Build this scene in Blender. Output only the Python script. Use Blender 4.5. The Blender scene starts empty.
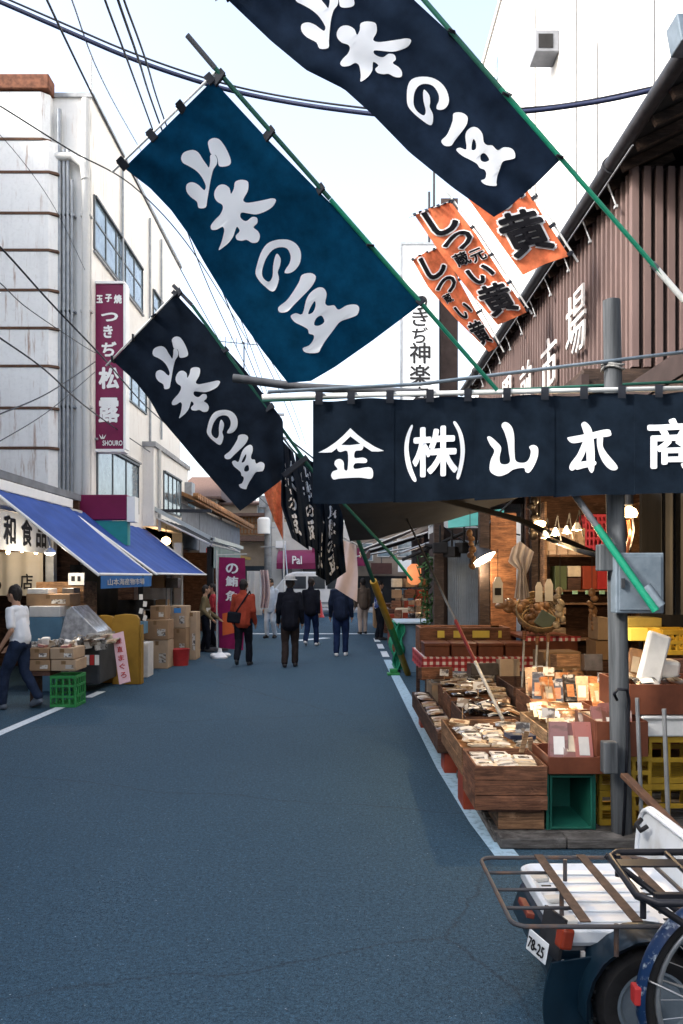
import bpy, bmesh, math, random
from mathutils import Vector as V, Matrix, noise as mnoise, Euler
R = math.radians
random.seed(11)
SC = bpy.context.scene
COL = SC.collection

# ------------------------------------------------------------------ camera, sky, sun, exposure
F, HZ, CX, EYE = 800.0, 577.0, 341.5, 1.72      # focal length and horizon in pixels, eye height
cam_d = bpy.data.cameras.new('camera')
cam = bpy.data.objects.new('camera', cam_d)
COL.objects.link(cam)
cam.location = (0, 0, EYE)
cam.rotation_euler = (R(90), 0, 0)
cam_d.sensor_fit = 'AUTO'
cam_d.sensor_width = 36
cam_d.lens = 36 * F / 1024
cam_d.shift_y = (HZ - 512) / 1024
cam_d.clip_end = 1500
SC.camera = cam

SUN_EL, SUN_AZ = 35.0, 247.0                    # azimuth measured from +Y, clockwise: over the left roofs, so the street lies in shade
world = bpy.data.worlds.new('World')
SC.world = world
world.use_nodes = True
nt = world.node_tree
nt.nodes.clear()
sky = nt.nodes.new('ShaderNodeTexSky')
sky.sky_type = 'NISHITA'
sky.sun_disc = False
sky.sun_elevation = R(SUN_EL)
sky.sun_rotation = R(SUN_AZ)
sky.dust_density = 4.0
sky.air_density = 1.0
hs = nt.nodes.new('ShaderNodeHueSaturation')     # thin high overcast: less saturated than a clear sky
hs.inputs['Saturation'].default_value = 0.7
bg = nt.nodes.new('ShaderNodeBackground')
bg.inputs['Strength'].default_value = 0.15
wo = nt.nodes.new('ShaderNodeOutputWorld')
nt.links.new(sky.outputs[0], hs.inputs['Color'])
nt.links.new(hs.outputs[0], bg.inputs['Color'])
nt.links.new(bg.outputs[0], wo.inputs['Surface'])
sun_d = bpy.data.lights.new('sun', 'SUN')
sun_d.energy = 2.2
sun_d.angle = R(8)
sun_d.color = (1.0, 0.95, 0.88)
sun = bpy.data.objects.new('sun', sun_d)
COL.objects.link(sun)
sd = V((math.sin(R(SUN_AZ)) * math.cos(R(SUN_EL)), math.cos(R(SUN_AZ)) * math.cos(R(SUN_EL)), math.sin(R(SUN_EL))))
sun.rotation_euler = sd.to_track_quat('Z', 'Y').to_euler()
sun.location = (0, -5, 30)
SC.view_settings.view_transform = 'Standard'
SC.view_settings.look = 'None'
SC.view_settings.exposure = 2.0
SC.view_settings.gamma = 1.0
SC.view_settings.use_curve_mapping = False
SC.render.engine = 'CYCLES'
SC.cycles.max_bounces = 6
SC.cycles.use_denoising = True

# ------------------------------------------------------------------ helpers: points, materials
def P(px, py, d):
    return V(((px - CX) * d / F, d, EYE - (py - HZ) * d / F))

def hx(r, g, b):
    def c(x):
        x /= 255
        return x / 12.92 if x <= .04045 else ((x + .055) / 1.055) ** 2.4
    return (c(r), c(g), c(b))

MATS = {}
def mat(name, col, rough=.6, var=.25, scale=6., bump=0., metal=0., stretch=(1, 1, 1), col2=None, spec=.25,
        trans=0., emit=None, estr=0., bscale=None, thresh=None, coat=0.):
    """procedural material: noise between a darker and a lighter tone (or col2), optional bump / translucency"""
    if name in MATS:
        return MATS[name]
    m = bpy.data.materials.new(name)
    m.use_nodes = True
    t = m.node_tree
    b = t.nodes['Principled BSDF']
    L = t.links.new
    tc = t.nodes.new('ShaderNodeTexCoord')
    mp = t.nodes.new('ShaderNodeMapping')
    mp.inputs['Scale'].default_value = stretch
    L(tc.outputs['Object'], mp.inputs['Vector'])
    n = t.nodes.new('ShaderNodeTexNoise')
    n.inputs['Scale'].default_value = scale
    n.inputs['Detail'].default_value = 6
    n.inputs['Roughness'].default_value = .62
    L(mp.outputs[0], n.inputs['Vector'])
    r = t.nodes.new('ShaderNodeValToRGB')
    lo, hi = thresh or (.3, .7)
    r.color_ramp.elements[0].position = lo
    r.color_ramp.elements[1].position = hi
    c1 = tuple(x * (1 - var) for x in col)
    c2 = col2 or tuple(min(1, x * (1 + var)) for x in col)
    r.color_ramp.elements[0].color = (*c1, 1)
    r.color_ramp.elements[1].color = (*c2, 1)
    L(n.outputs['Fac'], r.inputs['Fac'])
    L(r.outputs[0], b.inputs['Base Color'])
    b.inputs['Roughness'].default_value = rough
    b.inputs['Metallic'].default_value = metal
    b.inputs['Specular IOR Level'].default_value = spec
    if coat:
        b.inputs['Coat Weight'].default_value = coat
    if bump:
        bn = t.nodes.new('ShaderNodeBump')
        bn.inputs['Strength'].default_value = bump
        bn.inputs['Distance'].default_value = .01
        if bscale:
            n2 = t.nodes.new('ShaderNodeTexNoise')
            n2.inputs['Scale'].default_value = bscale
            n2.inputs['Detail'].default_value = 4
            L(mp.outputs[0], n2.inputs['Vector'])
            L(n2.outputs['Fac'], bn.inputs['Height'])
        else:
            L(n.outputs['Fac'], bn.inputs['Height'])
        L(bn.outputs[0], b.inputs['Normal'])
    if emit:
        b.inputs['Emission Color'].default_value = (*emit, 1)
        b.inputs['Emission Strength'].default_value = estr
    if trans:
        tr = t.nodes.new('ShaderNodeBsdfTranslucent')
        L(r.outputs[0], tr.inputs['Color'])
        mx = t.nodes.new('ShaderNodeMixShader')
        mx.inputs[0].default_value = trans
        out = t.nodes['Material Output']
        L(b.outputs[0], mx.inputs[1])
        L(tr.outputs[0], mx.inputs[2])
        L(mx.outputs[0], out.inputs['Surface'])
    MATS[name] = m
    return m

def wood(name, col, rough=.72, var=.55, pale=None):
    """boards: long grain lines, blotchy tone per board, worn pale patches and dark stains"""
    if name in MATS:
        return MATS[name]
    m = bpy.data.materials.new(name)
    m.use_nodes = True
    t = m.node_tree
    b = t.nodes['Principled BSDF']
    L = t.links.new
    tc = t.nodes.new('ShaderNodeTexCoord')
    oi = t.nodes.new('ShaderNodeObjectInfo')
    ad = t.nodes.new('ShaderNodeVectorMath'); ad.operation = 'ADD'
    L(tc.outputs['Object'], ad.inputs[0])
    mu = t.nodes.new('ShaderNodeMath'); mu.operation = 'MULTIPLY'; mu.inputs[1].default_value = 40
    L(oi.outputs['Random'], mu.inputs[0]); L(mu.outputs[0], ad.inputs[1])
    def nz(scale, stretch, det=5, rg=.65):
        mp = t.nodes.new('ShaderNodeMapping'); mp.inputs['Scale'].default_value = stretch
        L(ad.outputs[0], mp.inputs['Vector'])
        n = t.nodes.new('ShaderNodeTexNoise'); n.inputs['Scale'].default_value = scale; n.inputs['Detail'].default_value = det
        n.inputs['Roughness'].default_value = rg; n.inputs['Distortion'].default_value = .4
        L(mp.outputs[0], n.inputs['Vector'])
        return n
    def ramp(src, a, ca, c, cc):
        r = t.nodes.new('ShaderNodeValToRGB'); e = r.color_ramp.elements
        e[0].position, e[0].color, e[1].position, e[1].color = a, (*ca, 1), c, (*cc, 1)
        L(src, r.inputs['Fac']); return r
    def mix(kind, fac, A, B):
        x = t.nodes.new('ShaderNodeMix'); x.data_type = 'RGBA'; x.blend_type = kind
        if isinstance(fac, float): x.inputs['Factor'].default_value = fac
        else: L(fac, x.inputs['Factor'])
        L(A, x.inputs['A']); L(B, x.inputs['B']); return x.outputs['Result']
    base = ramp(nz(4, (1, 1, 3.5)).outputs['Fac'], .32, tuple(x * (1 - var) for x in col), .68, tuple(x * (1 + var) for x in col))
    g = nz(9, (.7, .7, 16), 6, .7)
    grain = ramp(g.outputs['Fac'], .36, (.38, .36, .34), .62, (1.25, 1.25, 1.25))
    worn = ramp(nz(7, (1, 1, 2.2)).outputs['Fac'], .58, (0, 0, 0), .74, (.55, .55, .55))
    pl = t.nodes.new('ShaderNodeRGB'); p = pale or tuple(min(.6, x * 2.1 + .05) for x in col); pl.outputs[0].default_value = (*p, 1)
    c = mix('MULTIPLY', 1., base.outputs[0], grain.outputs[0])
    c = mix('MIX', worn.outputs[0], c, pl.outputs[0])
    L(c, b.inputs['Base Color'])
    b.inputs['Roughness'].default_value = rough
    b.inputs['Specular IOR Level'].default_value = .3
    bp = t.nodes.new('ShaderNodeBump'); bp.inputs['Strength'].default_value = .4; bp.inputs['Distance'].default_value = .004
    L(g.outputs['Fac'], bp.inputs['Height']); L(bp.outputs[0], b.inputs['Normal'])
    MATS[name] = m
    return m

def stained(name, col, dirt, rust, amount=.5, rough=.8):
    """old painted wall: grey grime in long runs, rust runs below the joints, patchy paint"""
    m = bpy.data.materials.new(name)
    m.use_nodes = True
    t = m.node_tree
    b = t.nodes['Principled BSDF']
    L = t.links.new
    tc = t.nodes.new('ShaderNodeTexCoord')
    def nz(sc, st, det=6, rg=.65):
        mp = t.nodes.new('ShaderNodeMapping'); mp.inputs['Scale'].default_value = st; L(tc.outputs['Object'], mp.inputs['Vector'])
        n = t.nodes.new('ShaderNodeTexNoise'); n.inputs['Scale'].default_value = sc; n.inputs['Detail'].default_value = det; n.inputs['Roughness'].default_value = rg
        L(mp.outputs[0], n.inputs['Vector']); return n
    def ramp(src, a, ca, c, cc):
        r = t.nodes.new('ShaderNodeValToRGB'); e = r.color_ramp.elements
        e[0].position, e[0].color, e[1].position, e[1].color = a, (ca,) * 3 + (1,), c, (cc,) * 3 + (1,); L(src, r.inputs['Fac']); return r
    def mix(fac, A, B):
        x = t.nodes.new('ShaderNodeMix'); x.data_type = 'RGBA'; L(fac, x.inputs['Factor'])
        if isinstance(A, tuple): x.inputs['A'].default_value = (*A, 1)
        else: L(A, x.inputs['A'])
        x.inputs['B'].default_value = (*B, 1); return x.outputs['Result']
    g = ramp(nz(2.2, (2.6, 2.6, .22)).outputs['Fac'], .52, 0, .8, amount * .75)
    p = ramp(nz(1.1, (1, 1, 1)).outputs['Fac'], .42, 0, .72, amount * .6)
    f = ramp(nz(14, (1, 1, 1)).outputs['Fac'], .5, 0, .8, amount * .5)
    r = ramp(nz(3.1, (3.2, 3.2, .3), 7, .7).outputs['Fac'], .58, 0, .70, min(1, amount * 1.3))
    c = mix(g.outputs[0], col, dirt)
    c = mix(p.outputs[0], c, tuple((x + y) / 2 for x, y in zip(col, dirt)))
    c = mix(f.outputs[0], c, dirt)
    c = mix(r.outputs[0], c, rust)
    L(c, b.inputs['Base Color'])
    b.inputs['Roughness'].default_value = rough
    b.inputs['Specular IOR Level'].default_value = .25
    bp = t.nodes.new('ShaderNodeBump'); bp.inputs['Strength'].default_value = .15; bp.inputs['Distance'].default_value = .01
    L(nz(40, (1, 1, 1)).outputs['Fac'], bp.inputs['Height']); L(bp.outputs[0], b.inputs['Normal'])
    MATS[name] = m
    return m

def printed(name, col, ink, ink2, rough=.3, amount=.52, scale=26):
    """printed or clear wrapping: blocks of ink and contents showing through, different on every packet"""
    m = bpy.data.materials.new(name)
    m.use_nodes = True
    t = m.node_tree
    b = t.nodes['Principled BSDF']
    L = t.links.new
    tc = t.nodes.new('ShaderNodeTexCoord'); oi = t.nodes.new('ShaderNodeObjectInfo')
    mu = t.nodes.new('ShaderNodeMath'); mu.operation = 'MULTIPLY'; mu.inputs[1].default_value = 31
    L(oi.outputs['Random'], mu.inputs[0])
    ad = t.nodes.new('ShaderNodeVectorMath'); ad.operation = 'ADD'
    L(tc.outputs['Object'], ad.inputs[0]); L(mu.outputs[0], ad.inputs[1])
    def nz(sc, st):
        mp = t.nodes.new('ShaderNodeMapping'); mp.inputs['Scale'].default_value = st; L(ad.outputs[0], mp.inputs['Vector'])
        n = t.nodes.new('ShaderNodeTexNoise'); n.inputs['Scale'].default_value = sc; n.inputs['Detail'].default_value = 4; L(mp.outputs[0], n.inputs['Vector']); return n
    def ramp(src, a, ca, c, cc):
        r = t.nodes.new('ShaderNodeValToRGB'); e = r.color_ramp.elements
        e[0].position, e[0].color, e[1].position, e[1].color = a, (*ca, 1), c, (*cc, 1); L(src, r.inputs['Fac']); return r
    r1 = ramp(nz(scale, (.6, 1.6, 1)).outputs['Fac'], amount, (*col,), amount + .05, (*ink,))
    r2 = ramp(nz(scale * .5, (1, 1, 1)).outputs['Fac'], .58, (0, 0, 0), .64, (1, 1, 1))
    x = t.nodes.new('ShaderNodeMix'); x.data_type = 'RGBA'; L(r2.outputs[0], x.inputs['Factor']); L(r1.outputs[0], x.inputs['A']); x.inputs['B'].default_value = (*ink2, 1)
    hv = t.nodes.new('ShaderNodeHueSaturation'); L(x.outputs['Result'], hv.inputs['Color'])
    vr = t.nodes.new('ShaderNodeMapRange'); L(oi.outputs['Random'], vr.inputs['Value']); vr.inputs['To Min'].default_value = .5; vr.inputs['To Max'].default_value = 1.15
    L(vr.outputs[0], hv.inputs['Value']); L(hv.outputs[0], b.inputs['Base Color'])
    b.inputs['Roughness'].default_value = rough; b.inputs['Specular IOR Level'].default_value = .6
    bp = t.nodes.new('ShaderNodeBump'); bp.inputs['Strength'].default_value = .5; bp.inputs['Distance'].default_value = .004
    L(nz(38, (1, 1, 1)).outputs['Fac'], bp.inputs['Height']); L(bp.outputs[0], b.inputs['Normal'])
    MATS[name] = m
    return m

# ------------------------------------------------------------------ helpers: mesh builder
class MB:
    def __init__(s):
        s.v, s.f, s.m = [], [], []
    def add(s, vs, fs, m=0):
        o = len(s.v)
        s.v += [V(x) for x in vs]
        for q in fs:
            s.f.append(tuple(o + i for i in q))
            s.m.append(m)
        return s
    BF = ((0, 3, 2, 1), (4, 5, 6, 7), (0, 1, 5, 4), (1, 2, 6, 5), (2, 3, 7, 6), (3, 0, 4, 7))
    def box(s, x0, x1, y0, y1, z0, z1, m=0):
        return s.add([(x0, y0, z0), (x1, y0, z0), (x1, y1, z0), (x0, y1, z0), (x0, y0, z1), (x1, y0, z1), (x1, y1, z1), (x0, y1, z1)], s.BF, m)
    def obox(s, c, size, rot=(0, 0, 0), m=0):
        M = Euler(rot).to_matrix() if not isinstance(rot, Matrix) else rot
        a, b, d = (x / 2 for x in size)
        pts = [(-a, -b, -d), (a, -b, -d), (a, b, -d), (-a, b, -d), (-a, -b, d), (a, -b, d), (a, b, d), (-a, b, d)]
        return s.add([V(c) + M @ V(p) for p in pts], s.BF, m)
    def bar(s, p, q, w, h=None, m=0, up=(0, 0, 1)):
        p, q = V(p), V(q)
        h = h or w
        d = (q - p).normalized()
        u = V(up)
        if abs(d.dot(u)) > .98:
            u = V((1, 0, 0))
        sx = d.cross(u).normalized() * w / 2
        sz = sx.cross(d).normalized() * h / 2
        return s.add([p - sx - sz, p + sx - sz, p + sx + sz, p - sx + sz, q - sx - sz, q + sx - sz, q + sx + sz, q - sx + sz], s.BF, m)
    def tube(s, pts, r, n=8, m=0, close=False):
        pts = [V(p) for p in pts]
        rs = r if isinstance(r, (list, tuple)) else [r] * len(pts)
        rings = []
        prev = None
        N = len(pts)
        for i, p in enumerate(pts):
            a = pts[(i - 1) % N] if close else pts[max(i - 1, 0)]
            b = pts[(i + 1) % N] if close else pts[min(i + 1, N - 1)]
            d = (b - a).normalized()
            if prev is None:
                u = V((0, 0, 1)) if abs(d.z) < .9 else V((1, 0, 0))
                u = (u - d * u.dot(d)).normalized()
            else:
                u = (prev - d * prev.dot(d)).normalized()
            prev = u
            w = d.cross(u)
            rings.append([p + (u * math.cos(2 * math.pi * k / n) + w * math.sin(2 * math.pi * k / n)) * rs[i] for k in range(n)])
        vs = [x for g in rings for x in g]
        fs = []
        for i in range(N if close else N - 1):
            j = (i + 1) % N
            for k in range(n):
                fs.append((i * n + k, i * n + (k + 1) % n, j * n + (k + 1) % n, j * n + k))
        if not close:
            fs.append(tuple(range(n))[::-1])
            fs.append(tuple((N - 1) * n + k for k in range(n)))
        return s.add(vs, fs, m)
    def lathe(s, prof, o=(0, 0, 0), n=20, m=0, axis='Z', caps=True):
        vs, fs = [], []
        for r, z in prof:
            for k in range(n):
                a = 2 * math.pi * k / n
                c = (r * math.cos(a), r * math.sin(a), z)
                if axis == 'Y':
                    c = (c[0], c[2], c[1])
                elif axis == 'X':
                    c = (c[2], c[0], c[1])
                vs.append(V(o) + V(c))
        for i in range(len(prof) - 1):
            for k in range(n):
                fs.append((i * n + k, i * n + (k + 1) % n, (i + 1) * n + (k + 1) % n, (i + 1) * n + k))
        if caps:
            fs.append(tuple(range(n))[::-1])
            fs.append(tuple((len(prof) - 1) * n + k for k in range(n)))
        return s.add(vs, fs, m)
    def ell(s, c, rad, n=14, k=9, m=0, rot=None):
        vs, fs = [], []
        M = Euler(rot).to_matrix() if rot else Matrix.Identity(3)
        for i in range(k + 1):
            t = math.pi * i / k
            for j in range(n):
                a = 2 * math.pi * j / n
                vs.append(V(c) + M @ V((rad[0] * math.sin(t) * math.cos(a), rad[1] * math.sin(t) * math.sin(a), rad[2] * math.cos(t))))
        for i in range(k):
            for j in range(n):
                fs.append((i * n + j, (i + 1) * n + j, (i + 1) * n + (j + 1) % n, i * n + (j + 1) % n))
        return s.add(vs, fs, m)
    def prism(s, loop, ext, m=0):
        n = len(loop)
        e = V(ext)
        lo = [V(p) for p in loop]
        fs = [tuple(range(n))[::-1], tuple(range(n, 2 * n))]
        for i in range(n):
            fs.append((i, (i + 1) % n, n + (i + 1) % n, n + i))
        return s.add(lo + [p + e for p in lo], fs, m)
    def grid(s, fn, nu, nv, m=0):
        vs = [fn(i / nu, j / nv) for j in range(nv + 1) for i in range(nu + 1)]
        fs = [(j * (nu + 1) + i, j * (nu + 1) + i + 1, (j + 1) * (nu + 1) + i + 1, (j + 1) * (nu + 1) + i) for j in range(nv) for i in range(nu)]
        return s.add(vs, fs, m)
    def build(s, name, mats, parent=None, bevel=0., smooth=False, thick=0., local=False, fix=True):
        me = bpy.data.meshes.new(name)
        if not isinstance(mats, (list, tuple)):
            mats = [mats]
        loc = V((0, 0, 0))
        if parent is None and not local:
            xs = [p.x for p in s.v]; ys = [p.y for p in s.v]; zs = [p.z for p in s.v]
            loc = V(((min(xs) + max(xs)) / 2, (min(ys) + max(ys)) / 2, min(zs)))
        elif parent is not None and not local:
            q = parent
            while q is not None:
                loc = loc + q.location
                q = q.parent
        me.from_pydata([p - loc for p in s.v], [], s.f)
        for x in mats:
            me.materials.append(x)
        me.polygons.foreach_set('material_index', s.m)
        if fix:
            bm = bmesh.new()
            bm.from_mesh(me)
            bmesh.ops.recalc_face_normals(bm, faces=bm.faces)
            bm.to_mesh(me)
            bm.free()
        if smooth:
            me.polygons.foreach_set('use_smooth', [True] * len(me.polygons))
            if smooth is not True:
                me.set_sharp_from_angle(angle=R(smooth))
        o = bpy.data.objects.new(name, me)
        COL.objects.link(o)
        if parent is not None:
            o.parent = parent
        else:
            o.location = loc
        if thick:
            md = o.modifiers.new('solid', 'SOLIDIFY')
            md.thickness = thick
            md.offset = 0
            md = o.modifiers.new('crisp_rim', 'EDGE_SPLIT')
            md.split_angle = R(50)
        if bevel:
            md = o.modifiers.new('bevel', 'BEVEL')
            md.width = bevel
            md.segments = 2
            md.limit_method = 'ANGLE'
            md.angle_limit = R(40)
        return o

def tag(o, label=None, cat=None, group=None, kind=None):
    if label: o['label'] = label
    if cat: o['category'] = cat
    if group: o['group'] = group
    if kind: o['kind'] = kind
    return o

def thing(name, loc, label, cat, group=None, rz=0):
    o = bpy.data.objects.new(name, None)
    o.empty_display_size = .1
    COL.objects.link(o)
    o.location = loc
    o.rotation_euler = (0, 0, rz)
    return tag(o, label, cat, group)

def dup(o, loc=None, rz=None, label=None, group=None, parent=None, rot=None):
    """a copy of a thing with copies of its parts and sub-parts (mesh data shared)"""
    c = o.copy()
    COL.objects.link(c)
    if parent is not None:
        c.parent = parent
    for ch in list(o.children):
        dup(ch, parent=c)
    if loc is not None: c.location = loc
    if rz is not None: c.rotation_euler = (0, 0, rz)
    if rot is not None: c.rotation_euler = rot
    if label: c['label'] = label
    if group: c['group'] = group
    return c

# ------------------------------------------------------------------ helpers: lettering and cloth
def smooth_loop(pts, k=4):
    """closed Catmull-Rom"""
    n = len(pts)
    out = []
    for i in range(n):
        p0, p1, p2, p3 = (V((*pts[(i + j - 1) % n][:2], 0)) for j in range(4))
        for s_ in range(k):
            t = s_ / k
            q = .5 * ((2 * p1) + (p2 - p0) * t + (2 * p0 - 5 * p1 + 4 * p2 - p3) * t * t + (3 * p1 - p0 - 3 * p2 + p3) * t ** 3)
            out.append((q.x, q.y))
    return out

def flat_fill(loops):
    """2-D closed loops -> (verts, faces), inner loops become holes"""
    c = bpy.data.curves.new('f', 'CURVE')
    c.dimensions = '2D'
    c.fill_mode = 'BOTH'
    for lp in loops:
        sp = c.splines.new('POLY')
        sp.points.add(len(lp) - 1)
        for i, p in enumerate(lp):
            sp.points[i].co = (p[0], p[1], 0, 1)
        sp.use_cyclic_u = True
    return curve_mesh(c)

def curve_mesh(c):
    o = bpy.data.objects.new('tmp', c)
    COL.objects.link(o)
    dg = bpy.context.evaluated_depsgraph_get()
    me = bpy.data.meshes.new_from_object(o.evaluated_get(dg))
    vs = [tuple(v.co) for v in me.vertices]
    fs = [tuple(p.vertices) for p in me.polygons]
    bpy.data.objects.remove(o)
    bpy.data.meshes.remove(me)
    return vs, fs

TXT = {}
def text2d(body, offset=0., extrude=0.):
    """glyph(s) -> mesh centred on 0, each CJK glyph about 1 unit"""
    k = (body, offset, extrude)
    if k not in TXT:
        c = bpy.data.curves.new('t', 'FONT')
        c.body = body
        c.offset = offset
        c.extrude = extrude
        c.resolution_u = 3
        vs, fs = curve_mesh(c)
        x0 = min(v[0] for v in vs); x1 = max(v[0] for v in vs)
        y0 = min(v[1] for v in vs); y1 = max(v[1] for v in vs)
        cx, cy = (x0 + x1) / 2, (y0 + y1) / 2
        TXT[k] = ([(v[0] - cx, v[1] - cy, v[2]) for v in vs], fs, x1 - x0, y1 - y0)
    return TXT[k]

def bold_layers(offset):
    """brush weight: the glyph struck several times, each a hair further out"""
    if offset < .008: return [(0, 0)]
    n = 6 if offset < .025 else 8
    return [(0, 0)] + [(offset * math.cos(2 * math.pi * k / n), offset * math.sin(2 * math.pi * k / n)) for k in range(n)]

def put_text(mb, body, o, xd, yd, size, width=None, offset=0., extrude=0., m=0, tall=None):
    """write body centred at o with x direction xd and y direction yd; size is the glyph height (or fit to width)"""
    if offset >= .008:
        for k, (dx, dy) in enumerate(bold_layers(offset)):
            vs, fs, w, h = text2d(body, 0., extrude)
            sx = sy = size / max(h, .01)
            if width: sx = width / (w + 2 * offset)
            if tall: sy = tall / (h + 2 * offset)
            X, Y = V(xd).normalized(), V(yd).normalized()
            nd = X.cross(Y)
            mb.add([V(o) + X * ((v[0] + dx) * sx) + Y * ((v[1] + dy) * sy) + nd * (v[2] * sy + k * .0005) for v in vs], fs, m)
        return
    vs, fs, w, h = text2d(body, offset, extrude)
    sx = sy = size / max(h, .01)
    if width: sx = width / w
    if tall: sy = tall / h
    xd, yd = V(xd).normalized(), V(yd).normalized()
    nd = xd.cross(yd)
    mb.add([V(o) + xd * (v[0] * sx) + yd * (v[1] * sy) + nd * v[2] * sy for v in vs], fs, m)

def slice_mesh(vs, fs, us, vss):
    """cut a flat mesh along u and v lines so it can follow a curved sheet"""
    bm = bmesh.new()
    bv = [bm.verts.new(v) for v in vs]
    for f in fs:
        try:
            bm.faces.new([bv[i] for i in f])
        except ValueError:
            pass
    for u in us:
        bmesh.ops.bisect_plane(bm, geom=bm.verts[:] + bm.edges[:] + bm.faces[:], plane_co=(u, 0, 0), plane_no=(1, 0, 0))
    for v in vss:
        bmesh.ops.bisect_plane(bm, geom=bm.verts[:] + bm.edges[:] + bm.faces[:], plane_co=(0, v, 0), plane_no=(0, 1, 0))
    bm.verts.index_update()
    r = [tuple(v.co) for v in bm.verts], [tuple(v.index for v in f.verts) for f in bm.faces]
    bm.free()
    return r

def poly_at(pts, t):
    """point at parameter t along a polyline, by arc length"""
    ls = [math.dist(a[:2], b[:2]) for a, b in zip(pts, pts[1:])]
    s_ = t * sum(ls)
    for (a, b, l) in zip(pts, pts[1:], ls):
        if s_ <= l or b is pts[-1]:
            k = s_ / l if l else 0
            return (a[0] + (b[0] - a[0]) * k, a[1] + (b[1] - a[1]) * k)
        s_ -= l
def coons(top, bottom, left, right):
    def fn(u, v):
        T, B, L_, R_ = poly_at(top, u), poly_at(bottom, u), poly_at(left, v), poly_at(right, v)
        o = []
        for k in (0, 1):
            o.append((1 - v) * T[k] + v * B[k] + (1 - u) * L_[k] + u * R_[k]
                     - ((1 - u) * (1 - v) * top[0][k] + u * (1 - v) * top[-1][k] + (1 - u) * v * bottom[0][k] + u * v * bottom[-1][k]))
        return o
    return fn
def invert(fn, p, u=.5, v=.5):
    for _ in range(25):
        x, y = fn(u, v)
        e = 1e-4
        xu, yu = fn(u + e, v); xv, yv = fn(u, v + e)
        a, b, c, d = (xu - x) / e, (xv - x) / e, (yu - y) / e, (yv - y) / e
        det = a * d - b * c
        rx, ry = p[0] - x, p[1] - y
        u += (d * rx - b * ry) / det
        v += (-c * rx + a * ry) / det
        u = min(.999, max(.001, u)); v = min(.999, max(.001, v))
    return u, v
# ------------------------------------------------------------------ materials of the setting
def asphalt():
    m = bpy.data.materials.new('asphalt'); m.use_nodes = True
    t = m.node_tree; b = t.nodes['Principled BSDF']; L = t.links.new
    tc = t.nodes.new('ShaderNodeTexCoord')
    def nz(sc, det=5, rough=.6):
        n = t.nodes.new('ShaderNodeTexNoise'); n.inputs['Scale'].default_value = sc; n.inputs['Detail'].default_value = det
        n.inputs['Roughness'].default_value = rough; L(tc.outputs['Object'], n.inputs['Vector']); return n
    def ramp(src, p0, c0, p1, c1):
        r = t.nodes.new('ShaderNodeValToRGB'); e = r.color_ramp.elements
        e[0].position, e[0].color, e[1].position, e[1].color = p0, (*c0, 1), p1, (*c1, 1); L(src, r.inputs['Fac']); return r
    def mixc(kind, fac, a, c):
        x = t.nodes.new('ShaderNodeMix'); x.data_type = 'RGBA'; x.blend_type = kind
        if isinstance(fac, float): x.inputs['Factor'].default_value = fac
        else: L(fac, x.inputs['Factor'])
        L(a, x.inputs['A'])
        if isinstance(c, tuple): x.inputs['B'].default_value = (*c, 1)
        else: L(c, x.inputs['B'])
        return x.outputs['Result']
    big = ramp(nz(.55, 6).outputs['Fac'], .35, (.0320, .067, .099), .75, (.0345, .072, .106))
    mid = ramp(nz(5, 6, .7).outputs['Fac'], .3, (.93, .93, .93), .72, (1.06, 1.06, 1.06))
    fine = ramp(nz(190, 3, .8).outputs['Fac'], .36, (.3, .3, .3), .66, (1.9, 1.9, 1.92))
    fine2 = ramp(nz(55, 4, .8).outputs['Fac'], .38, (.62, .62, .62), .64, (1.38, 1.38, 1.38))
    fine3 = ramp(nz(24, 4, .8).outputs['Fac'], .38, (.84, .84, .84), .64, (1.15, 1.15, 1.15))
    c = mixc('MULTIPLY', 1., big.outputs[0], mid.outputs[0])
    c = mixc('MULTIPLY', 1., c, fine.outputs[0])
    c = mixc('MULTIPLY', 1., c, fine2.outputs[0])
    c = mixc('MULTIPLY', 1., c, fine3.outputs[0])
    vo = t.nodes.new('ShaderNodeTexVoronoi'); vo.inputs['Scale'].default_value = 38; vo.inputs['Randomness'].default_value = 1
    L(tc.outputs['Object'], vo.inputs['Vector'])
    sp = ramp(vo.outputs['Distance'], .08, (1, 1, 1), .14, (0, 0, 0))
    gate = ramp(nz(21, 2).outputs['Fac'], .56, (0, 0, 0), .66, (1, 1, 1))
    g = mixc('MULTIPLY', 1., sp.outputs[0], gate.outputs[0])
    c = mixc('MIX', g, c, (.30, .36, .42))                         # pale specks of worn stone, gum and spills
    cr = t.nodes.new('ShaderNodeTexVoronoi'); cr.feature = 'DISTANCE_TO_EDGE'; cr.inputs['Scale'].default_value = .32
    ds = nz(1.4, 5); av = t.nodes.new('ShaderNodeMix'); av.data_type = 'RGBA'; av.inputs['Factor'].default_value = .25
    L(tc.outputs['Object'], av.inputs['A']); L(ds.outputs['Color'], av.inputs['B']); L(av.outputs['Result'], cr.inputs['Vector'])
    ck = ramp(cr.outputs['Distance'], .0015, (1, 1, 1), .004, (0, 0, 0))
    ckf = mixc('MULTIPLY', 1., ck.outputs[0], (.45, .45, .45))
    c = mixc('MIX', ckf, c, (.018, .022, .028))
    L(c, b.inputs['Base Color'])
    rr = ramp(nz(60, 3).outputs['Fac'], .3, (.7,) * 3, .7, (.95,) * 3); L(rr.outputs[0], b.inputs['Roughness'])
    b.inputs['Specular IOR Level'].default_value = .18
    bp = t.nodes.new('ShaderNodeBump'); bp.inputs['Strength'].default_value = .55; bp.inputs['Distance'].default_value = .006
    L(nz(120, 3, .75).outputs['Fac'], bp.inputs['Height']); L(bp.outputs[0], b.inputs['Normal'])
    return m

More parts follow.
